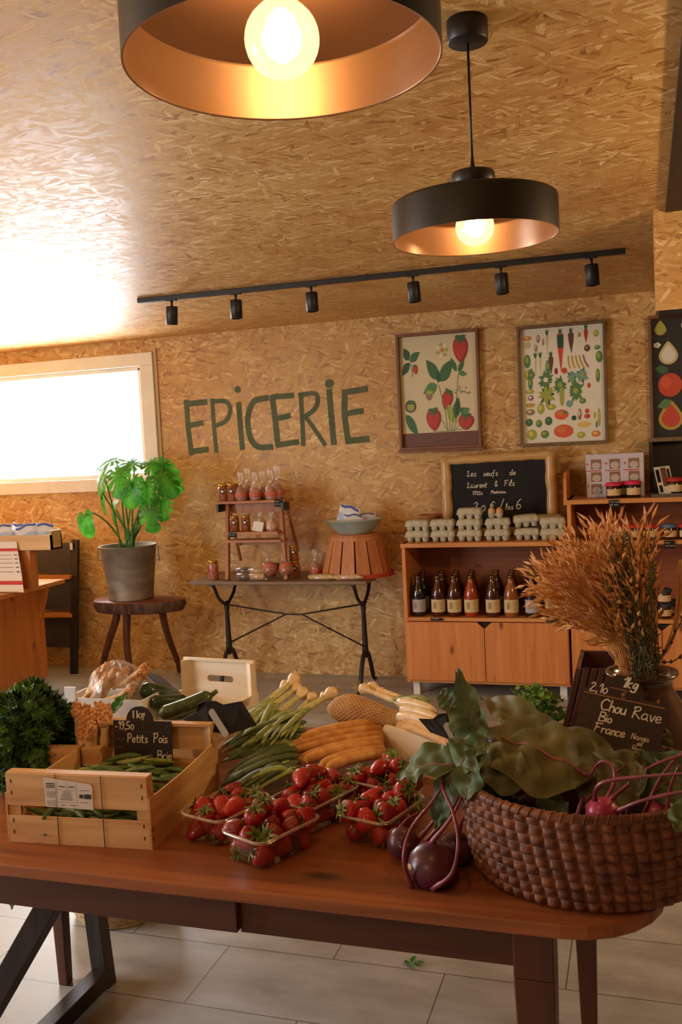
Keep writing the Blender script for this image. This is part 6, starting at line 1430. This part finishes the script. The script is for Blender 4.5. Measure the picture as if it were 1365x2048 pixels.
PUN = [('front', -.722, 1.668, -24, 15, 'clear plastic punnet of strawberries nearest the table edge', 0),('left', -.858, 1.745, -16, 12, 'clear plastic punnet of strawberries touching the pea crate', 0),
       ('middle', -.690, 1.845, -22, 17, 'clear plastic punnet of strawberries behind the nearest one', .0),('right', -.528, 1.800, -16, 14, 'clear plastic punnet of strawberries nearest the kohlrabi', 0),
       ('rear', -.560, 1.975, -20, 16, 'clear plastic punnet of strawberries in front of the small crate', .004)]
NMS = {'front':'nearest the table edge','left':'touching the pea crate','middle':'behind the nearest one','right':'nearest the kohlrabi','rear':'in front of the small crate'}
for i, (nm, x, y, rot, n, lb, dz) in enumerate(PUN):
    pun.put((x,y,T+dz), (0,0,R(rot)), lb, 'strawberry punnets')
    rd = random.Random(50+i); c, s = math.cos(R(rot)), math.sin(R(rot))
    for p in settle(n+5, .059, .085, .062, .0215, 10+i, .5):
        w_ = Vector((x+p.x*c-p.y*s, y+p.x*s+p.y*c, T+dz+p.z))
        sp_[rd.random() < .5].put(w_, (rd.gauss(0,1.0)+(math.pi if rd.random() < .25 else 0), rd.gauss(0,.9), rd.uniform(0,6.28)), 'ripe red strawberry in the clear punnet '+NMS[nm], 'strawberries in the %s punnet' % nm, rd.uniform(.82,1.02))

# ------------------------------------------------------------------ round coiled basket
BX, BY = -.112, 1.745; RX, RYb, BH = .222, .205, .165
M['coil'] = mk('coiled_rush', srgb(84,44,24), srgb(136,82,48), .6, (26,26,60), 1, 4, .5)
bs = thing('coiled_basket', 'large oval coiled rush basket full of kohlrabi at the right end of the table', 'basket', (BX,BY,T+.001))
NA, NZ, rows, st_ = 520, 72, 9, 58
def bpt(a, z, off):
    k = z/BH; fl = .93+.10*math.sin(min(1,k*1.15)*math.pi/2)
    return Vector((BX+(RX*fl+off)*math.cos(a), BY+(RYb*fl+off)*math.sin(a), T+.003+z))
vs = []
for i in range(NZ+1):
    z = BH*i/NZ; row = z/BH*rows; fr_ = row-math.floor(row); rb = math.sin(math.pi*fr_)**.5
    for j in range(NA):
        a = 2*math.pi*j/NA; ph = (a/(2*math.pi)*st_+.13*math.floor(row)) ; fp = ph-math.floor(ph); sb_ = max(0, math.sin(math.pi*min(1,fp/.82)))**.35 if fp < .82 else 0
        vs.append(bpt(a, z, .0085*rb**.8*(.12+.88*sb_)+.0012*math.sin(13*a+3*row)))
mb = MB(); mb.add(vs, [(i*NA+j, i*NA+(j+1)%NA, (i+1)*NA+(j+1)%NA, (i+1)*NA+j) for i in range(NZ) for j in range(NA)], 0, True)
mb.build('basket_wall', M['coil'], bs)
mb = MB(); n = 48; inn = [[bpt(2*math.pi*j/n, z, -.008) for j in range(n)] for z in (.0,.06,.12,BH)]; loft(mb, inn, cap1=False); mb.build('basket_lining', M['coil'], bs)
mb = MB(); pts = [bpt(2*math.pi*j/200, BH+.002, -.001) for j in range(201)]; mb.tube(pts, [.0085*(1+.12*math.sin(j*2.2)) for j in range(201)], 10, cap=False)
pts = [bpt(2*math.pi*j/1400, BH+.002, -.001)+Vector((0,0,.0088*math.sin(j*.35)))+Vector((math.cos(2*math.pi*j/1400), math.sin(2*math.pi*j/1400),0))*.0088*math.cos(j*.35) for j in range(1401)]
mb.tube(pts, .0014, 5, cap=False); mb.build('braided_rim', M['coil'], bs)

# ------------------------------------------------------------------ kohlrabi
M['kohl'] = mk('purple_kohlrabi', srgb(70,26,42), srgb(104,44,62), .38, (14,14,14), 1, 4, .1, coat=.12)
M['kohl_pink'] = mk('pink_kohlrabi', srgb(158,40,82), srgb(190,70,108), .35, (14,14,14), 1, 4, .1, coat=.2)
M['kstem'] = mk('kohlrabi_stem', srgb(104,36,52), srgb(140,64,76), .38, (20,20,20), 1, 3, .1, coat=.2)
M['kscar'] = mk('cut_scar', srgb(190,160,100), None, .6)
def kohlrabi(label, c, r, topd, stems, m_=None, group=None, scars=3):
    c = Vector(c); t = thing('kohlrabi', label, 'kohlrabi', (c.x,c.y,c.z-r*.9), group); q = Vector(topd).normalized().to_track_quat('Z','Y').to_matrix()
    MB().lathe([(0,-r*.88),(r*.25,-r*.86),(r*.6,-r*.72),(r*.88,-r*.4),(r,0),(r*.93,r*.38),(r*.7,r*.70),(r*.4,r*.86),(r*.2,r*.95),(0,r*.97)], 36, c, M=q, wob=.02, seed=int(r*1e4)).build('bulb', m_ or M['kohl'], t)
    for i in range(scars):
        a = i*2.3+.5; d = q @ Vector((math.cos(a), math.sin(a), .15)).normalized(); z_ = (c+d*r*.97)
        mb = MB(); mb.lathe([(0,0),(.009,0),(.011,.001),(.0,.0025)], 12, z_-d*.001, M=d.to_track_quat('Z','Y').to_matrix(), sy=.6); mb.build('leaf_scar', M['kscar'], t)
    for i, pts in enumerate(stems):
        P = crom([Vector(p) for p in pts], 6); n = len(P); MB().tube(P, [.0040-.0014*k/n+(.0014 if k < 3 else 0) for k in range(n)], 9).build('stem', M['kstem'], t)
    return t
def K(px, py, y): return PY(px, py, y)
def S(*a): return [K(*p) for p in a]
k1 = kohlrabi('large dark purple kohlrabi at the front edge beside the basket', K(866,1735,1.615), .0475, (.15,-.1,1),
   [S((866,1778,1.575),(905,1745,1.555),(917,1680,1.56),(905,1620,1.60),(885,1560,1.66),(935,1500,1.70)),
    S((825,1775,1.58),(808,1720,1.57),(822,1660,1.60),(868,1600,1.64),(905,1540,1.68)),
    S((860,1690,1.62),(900,1640,1.62),(925,1590,1.64),(940,1530,1.70))], scars=2)
k2 = kohlrabi('smaller purple kohlrabi just left of the large one', K(806,1688,1.685), .034, (.5,.3,.6),
   [S((835,1680,1.69),(870,1640,1.70),(905,1585,1.70),(925,1520,1.74)), S((800,1658,1.70),(815,1640,1.72),(838,1626,1.74)), S((840,1695,1.68),(880,1650,1.68),(915,1600,1.69),(930,1550,1.72))], scars=4)
k3 = kohlrabi('dark kohlrabi pressed against the basket behind the large one', K(912,1700,1.70), .036, (.3,.2,1), [S((915,1670,1.70),(930,1630,1.68),(945,1590,1.70))], scars=0)
k4 = kohlrabi('pink kohlrabi showing above the basket rim', K(1206,1628,1.60), .030, (.3,.2,.8),
   [S((1190,1610,1.60),(1195,1575,1.58),(1225,1560,1.57),(1300,1552,1.56),(1400,1545,1.55)), S((1230,1625,1.59),(1275,1605,1.57),(1330,1590,1.56),(1400,1578,1.55)),
    S((1222,1600,1.62),(1250,1575,1.63),(1310,1530,1.64),(1400,1500,1.65)), S((1215,1600,1.63),(1230,1560,1.65),(1225,1530,1.66),(1200,1525,1.67),(1175,1560,1.69))], M['kohl_pink'], scars=1)
k5 = kohlrabi('kohlrabi hidden in the shadow of the leaves inside the basket', (BX-.10,BY-.02,T+.09), .045, (0,0,1), [S((1150,1650,1.62),(1165,1600,1.66),(1180,1560,1.70))], scars=0)
k6 = kohlrabi('kohlrabi at the right inside the basket under crossing stems', (BX+.13,BY-.03,T+.11), .045, (0,0,1),
   [S((1285,1640,1.62),(1305,1590,1.62),(1330,1545,1.64),(1370,1500,1.66)), S((1335,1630,1.64),(1340,1580,1.66),(1360,1530,1.68)), S((1255,1640,1.66),(1265,1590,1.68),(1262,1540,1.72))], M['kohl_pink'], scars=0)
def add_leaf(root, b, t_, wd, up, seed, olive=False, **kw):
    mb = MB(); leaf(mb, b, t_, wd, up, seed=seed, nu=22, nv=12, **kw); mb.build('leaf', [M['leaf_b'] if olive else M['leaf'], M['rib']], root)
# leaves of the two kohlrabi outside the basket
add_leaf(k1, K(948,1470,1.78), K(915,1338,1.86), .055, (.5,-1,.1), 1, wav=.3, fold=.55)
add_leaf(k1, K(915,1530,1.68), K(795,1560,1.72), .105, (.1,-.45,.9), 2, wav=.12, sag=.018)
add_leaf(k1, K(905,1545,1.66), K(870,1660,1.67), .055, (-.3,-1,.2), 3, wav=.2)
add_leaf(k2, K(930,1530,1.70), K(960,1420,1.80), .09, (-.2,-.9,.4), 4, wav=.3)
add_leaf(k2, K(915,1540,1.66), K(975,1475,1.68), .085, (-.2,-.7,.7), 5, wav=.3, sag=.01)
add_leaf(k2, K(930,1600,1.62), K(968,1490,1.66), .065, (-.4,-.9,.3), 6, wav=.35, sag=.01)
add_leaf(k1, K(905,1420,1.90), K(885,1376,1.92), .05, (0,-1,.3), 7)
add_leaf(k1, K(925,1400,1.93), K(930,1500,1.80), .07, (0,-1,.2), 16, wav=.2)
add_leaf(k3, K(935,1595,1.66), K(1040,1650,1.66), .06, (0,-.6,.8), 8, wav=.3)
# large leaves draped over the basket
add_leaf(k5, K(1190,1560,1.68), K(935,1478,1.80), .19, (.0,-.45,.9), 9, True, wav=.10, sag=.035, fold=-.12)
add_leaf(k5, K(1225,1530,1.74), K(980,1475,1.88), .15, (.05,-.4,.9), 10, True, wav=.12, sag=.03, fold=-.18)
add_leaf(k5, K(1165,1610,1.66), K(1290,1506,1.74), .13, (-.1,-.75,.65), 11, True, wav=.10, sag=.015, fold=-.10)
add_leaf(k5, K(1110,1500,1.76), K(965,1395,1.98), .09, (.1,-.6,.8), 12, True, wav=.15, sag=.02)
add_leaf(k5, K(1130,1650,1.65), K(1080,1588,1.72), .07, (0,-.9,.4), 13, False, wav=.2)
add_leaf(k5, K(1015,1640,1.68), K(965,1570,1.70), .09, (0,-.8,.6), 17, False, wav=.15)
add_leaf(k5, K(1050,1575,1.66), K(940,1500,1.72), .10, (0,-.65,.7), 20, True, wav=.2, sag=.01)
add_leaf(k6, K(1290,1640,1.68), K(1350,1540,1.78), .14, (.1,-.7,.7), 14, True, wav=.12, sag=.02)
add_leaf(k6, K(1300,1590,1.70), K(1400,1520,1.74), .13, (.1,-.6,.8), 18, False, wav=.12)
add_leaf(k6, K(1380,1610,1.57), K(1350,1660,1.53), .055, (-.2,-1,.3), 15, False, wav=.3)
add_leaf(k6, K(1310,1500,1.92), K(1330,1450,1.96), .06, (0,-.8,.5), 19, True, wav=.1)
mb = MB()
for i in range(9): a = i*.7; leaf(mb, K(1272,1590,1.60)+Vector((0,0,.001*i)), K(1272+18*math.cos(a)+6,1552+22*math.sin(a),1.60), .014, (0,-1,.3), seed=i, nu=6, nv=3, rib=False)
o = mb.build('leaf_sprig', M['leaf_b'], k6)

# ------------------------------------------------------------------ price slate of the kohlrabi
c0 = PY(1146,1472,1.86); c1 = PY(1318,1512,1.84); c3 = PY(1180,1376,1.93)
ex = (c1-c0).normalized(); ezr = (c3-c0); ez = (ezr-ex*ezr.dot(ex)).normalized(); en = ex.cross(ez); en = en if en.y < 0 else -en
W2, H2 = (c1-c0).length*1.0, ezr.dot(ez); o_ = c0-ez*.03; H2 += .03
s2 = slate('price_slate', 'dark price slate reading Chou Rave Bio leaning on the vase', o_, ex, ez, en, W2, H2, W2*.26, M['slate_brown'])
mb = MB(); u = W2/.172
def sw(t_, x, y, h, wd, mi=0, gap=.16, slant=.1): write(mb, t_, h*u, wd*u, o_+ex*x*u+ez*(y*u), ex, ez, en, mi, slant=slant, gap=gap, lift=.0008)
top = H2/u
sw('2,10', .012, top-.006, .021, .0026); sw('Chou', .042, top-.044, .026, .0030, gap=.1); sw('Rave', .108, top-.046, .026, .0026, gap=.12); sw('Bio', .044, top-.069, .021, .0028, gap=.14); sw('France', .040, top-.094, .020, .0026, gap=.1)
sw('Nangis', .114, top-.092, .0125, .0015, gap=.14); sw('en', .128, top-.104, .010, .0015); sw('Brie', .120, top-.118, .013, .0015)
sw('1kg', .074, top+.018, .024, .0032, slant=.25)
mb.build('chalk_writing', [M['chalk']], s2)
mb = MB()
def ln2(x0, x1, y, wd, mi=0): mb.poly([o_+ex*x0*u+ez*(y-wd/2)*u+en*.0008, o_+ex*x1*u+ez*(y-wd/2)*u+en*.0008, o_+ex*x1*u+ez*(y+wd/2)*u+en*.0008, o_+ex*x0*u+ez*(y+wd/2)*u+en*.0008], mi)
ln2(.002,.168,top-.011,.0022); ln2(.052,.108,top+.011,.0018); sw('\u20ac', .078, top-.008, .015, .0018, 0); sw('\u20ac', .150, top-.003, .009, .0014, 0)
sw('Produit', .004, top-.034, .012, .0011, 1); sw('Variete', .002, top-.058, .011, .0011, 1); sw('Origine', .0, top-.082, .011, .0011, 1)
ln2(.118,.146,top-.006,.002,1)
mb.build('printed_lines', [M['print'], M['print_dim']], s2)

# ------------------------------------------------------------------ vase with dried grasses, dark slatted box, beans
M['glaze'] = mk('brown_glaze', srgb(62,36,24), srgb(92,56,38), .22, (6,6,6), coat=.6)
vr = PY(1284,1342,2.06); vx, vy, vz = vr.x, 2.06, vr.z; rv = (PY(1358,1340,2.06).x-PY(1210,1340,2.06).x)/2
vs_ = thing('stoneware_vase', 'brown glazed stoneware jar holding dried grasses', 'vase', (vx,vy,T)); hv = vz-T
MB().lathe([(0,0),(rv*.95,0),(rv*1.15,.02),(rv*1.35,hv*.35),(rv*1.34,hv*.55),(rv*1.1,hv*.76),(rv*.84,hv*.88),(rv*.80,hv*.93),(rv*.92,hv*.97),(rv*1.0,hv*.985),(rv,hv),(rv*.9,hv*.995),(rv*.72,hv*.93),(rv*.72,hv*.80),(rv*.9,hv*.5),(0,hv*.2)], 48, (vx,vy,T)).build('vase_body', M['glaze'], vs_)
M['oat'] = mk('dried_oat', srgb(212,146,78), srgb(242,190,118), .6, (30,30,30), 1, 2, .0, trans=.25)
M['oat_dark'] = mk('dried_dark_stem', srgb(58,48,34), srgb(86,72,46), .8, (30,30,30))
M['dgreen'] = mk('dried_green_spike', srgb(74,78,48), srgb(116,106,62), .8, (60,60,60), 1, 3, .5)
M['straw_y'] = mk('straw_stem', srgb(186,130,66), srgb(206,150,84), .6, (20,20,20))
base = Vector((vx,vy,T+hv*.5))
def oat_stem(mb, tipp, seed, n=12, big=1.0):
    rd = random.Random(seed); b = base+Vector((rd.uniform(-.03,.03), rd.uniform(-.03,.03), 0)); neck = Vector((vx+rd.uniform(-.042,.03), vy+rd.uniform(-.035,.035), vz))
    tip_ = Vector(tipp); P = crom([b, neck, neck.lerp(tip_,.5)+Vector((rd.uniform(-.012,.012),rd.uniform(-.012,.012),.03)), tip_], 8)
    mb.tube(P, .0010, 4, 0, cap=False); L_ = len(P)
    for k in range(n):
        i = int(L_*(.50+.48*k/n)); i = min(L_-2, i); p = P[i]; d = (P[i+1]-P[i]).normalized()
        an = rd.uniform(0,6.28); sd = d.cross(Vector((math.cos(an), math.sin(an), .3))).normalized(); e = p+(d*rd.uniform(.6,1.2)+sd*rd.uniform(.3,1.0))*.018*big
        mb.tube([p, e], .0005, 3, 0, cap=False)
        dd = (d+sd*.45+Vector((rd.uniform(-.3,.3),rd.uniform(-.3,.3),rd.uniform(-.4,.2)))).normalized(); ln_ = rd.uniform(.018,.030)*big
        w_ = .0030*big; q_ = dd.cross(Vector((rd.random(),rd.random(),rd.random()+.1))).normalized()
        m_ = e+dd*ln_*.4
        mb.add([e, m_+q_*w_, e+dd*ln_, m_-q_*w_, m_+dd.cross(q_)*w_*.8, m_-dd.cross(q_)*w_*.8], [(0,1,4),(1,2,4),(2,3,4),(3,0,4),(0,5,1),(1,5,2),(2,5,3),(3,5,0)], 0)
rd = random.Random(77)
mb = MB()
for i in range(175):
    an_ = R(rd.uniform(8, 55) if i % 4 else rd.uniform(-9, 16)); ln_ = rd.uniform(.55, 1.0)*(300 if an_ > R(20) else 308)
    px, py = 1262-math.sin(an_)*ln_*.92, 1345-math.cos(an_)*ln_
    oat_stem(mb, PY(px, py, 2.07+rd.uniform(-.13,.15)), i, 11, 1.45)
o = recentre(mb.build('dried_oats', M['oat'])); tag(o, 'fan of rust-coloured dried oats spreading left from the vase', 'dried grasses', kind='stuff')
mb = MB()
for i in range(40):
    px = rd.uniform(1205,1312); tipp = PY(px, rd.uniform(1045,1150)+abs(px-1265)*.35, 2.0+rd.uniform(-.06,.05)); b = base+Vector((rd.uniform(-.02,.02),rd.uniform(-.02,.02),0)); nk = Vector((vx+rd.uniform(-.02,.035),vy+rd.uniform(-.05,.0),vz))
    P = crom([b, nk, nk.lerp(tipp,.55)+Vector((rd.uniform(-.01,.01),0,0)), tipp], 9); mb.tube(P, .0012, 4, cap=False); n_ = len(P)
    for k in range(46):
        f = .30+.66*k/46; j = min(n_-2, int(f*n_)); fr_ = f*n_-j; p = P[j].lerp(P[min(n_-1,j+1)], min(1,fr_)); d = Vector((rd.gauss(0,1), rd.gauss(0,1), rd.uniform(.3,1.5))).normalized(); mb.tube([p, p+d*.004, p+d*.009], [.0006,.0018,.0004], 4, cap=False)
o = recentre(mb.build('dried_flower_spikes', M['dgreen'])); tag(o, 'dark green dried flower spikes standing upright in the vase', 'dried flowers', kind='stuff')
for i, (px, py, bend) in enumerate([(1362,1120,.02),(1368,1150,.03),(1356,1200,.03),(1375,1130,.02)]):
    tipp = PY(px, py, 2.04); nk = Vector((vx+.03,vy-.01+.008*i,vz)); P = crom([base, nk, nk.lerp(tipp,.5)+Vector((.012,0,-.01)), tipp], 8)
    t = thing('dried_stalk', 'tall golden dried stalk arching at the right of the vase', 'dried stalk', nk, 'golden stalks in the vase'); MB().tube(P, [.0016]*(len(P)-8)+[.003]*8, 6).build('stem', M['straw_y'], t)
for i, (px, py) in enumerate([(1318,1210),(1365,1240),(1385,1290),(1298,1180)]):
    tipp = PY(px, py, 2.02); nk = Vector((vx+.025,vy+.01*i-.01,vz)); P = crom([base, nk, nk.lerp(tipp,.5)+Vector((-.008+.006*i,0,-.006)), tipp], 8)
    t = thing('dark_twig', 'thin dark twig with small dark pods at the right of the vase', 'twig', nk, 'dark twigs in the vase'); mb = MB(); mb.tube(P, .0013, 5)
    for k in range(9, len(P), 3): mb.lathe([(0,-.005),(.003,-.002),(.0036,.001),(0,.006)], 7, P[k]+Vector((.002*(-1)**k,0,0)))
    mb.build('stem', M['oat_dark'], t)
# dark slatted box behind the sign
a = PY(1155,1340,2.10); b = PY(1205,1345,2.10); c = PY(1122,1470,2.0)
db = thing('dark_slatted_box', 'dark purple-brown slatted wooden box behind the kohlrabi price slate', 'box', (a.x,2.1,T)); dkw = wood('dark_stained_slat', srgb(66,36,26), srgb(104,62,44), 'z', .4, knots=False)
ztb = a.z; x0, x1 = PY(1152,1350,2.1).x, PY(1232,1350,2.1).x; lean = .07
k = 5; wsl = (x1-x0)/k
for i in range(k):
    xa_ = x0+i*wsl; MB().hexa([(xa_-lean,2.09,T),(xa_+wsl-.004-lean,2.09,T),(xa_+wsl-.004-lean,2.10,T),(xa_-lean,2.10,T)], [(xa_,2.11,ztb+.004*(i%2)),(xa_+wsl-.004,2.11,ztb+.004*(i%2)),(xa_+wsl-.004,2.12,ztb),(xa_,2.12,ztb)]).build('slat', dkw, db, bevel=.001)
MB().hexa([(x0-lean,2.11,T),(x0-lean+.01,2.11,T),(x0-lean+.01,2.30,T),(x0-lean,2.30,T)], [(x0,2.12,ztb),(x0+.01,2.12,ztb),(x0+.01,2.30,ztb),(x0,2.30,ztb)]).build('side_board', dkw, db)
MB().hexa([(x0-lean,2.29,T),(x1-lean,2.29,T),(x1-lean,2.30,T),(x0-lean,2.30,T)], [(x0,2.29,ztb),(x1,2.29,ztb),(x1,2.30,ztb),(x0,2.30,ztb)]).build('back_board', dkw, db)
# flat green beans heap
M['bean'] = mk('flat_green_bean', srgb(88,138,46), srgb(136,178,76), .5, (20,20,20), 1, 3, .2, trans=.15)
hb = PY(1070,1440,2.14)
bean = thing('flat_green_bean', 'x', 'bean')
mb = MB(); mb.grid(lambda u, v: Vector(((u-.5)*.055, (v-.5)*.013*math.sin(math.pi*max(.04,min(.96,u)))**.4, .006*math.sin(u*4.5)+.0025*math.sin(u*17)*(v-.5)*4)), 12, 3); mb.tube([(.027,0,-.004),(.033,.001,-.003),(.037,.003,0)], [.0014,.001,.0008], 5); mb.build('pod', M['bean'], bean)
bp_ = Proto(bean); ctop = PY(1070,1366,2.14).z; rd = random.Random(9)
bowl_b = crate('bean_crate', 'small wooden crate mostly hidden behind the leaves holding green beans', hb.x, 2.15, R(0), .19, .16, .10, .10, M['crate'], M['crate_y'], solid=True)
hh = ctop-(T+.09)
for i in range(110):
    a = rd.uniform(0,6.28); r_ = math.sqrt(rd.random()); x = hb.x+.085*r_*math.cos(a); y = 2.15+.07*r_*math.sin(a); z = T+.085+hh*(1-r_**2)*rd.uniform(.75,1.0)
    bp_.put((x,y,z), (rd.gauss(0,.6),rd.gauss(0,.4),rd.uniform(0,6.28)), 'flat curled green bean in the bright heap behind the kohlrabi leaves', 'flat green beans heap', rd.uniform(.8,1.15))
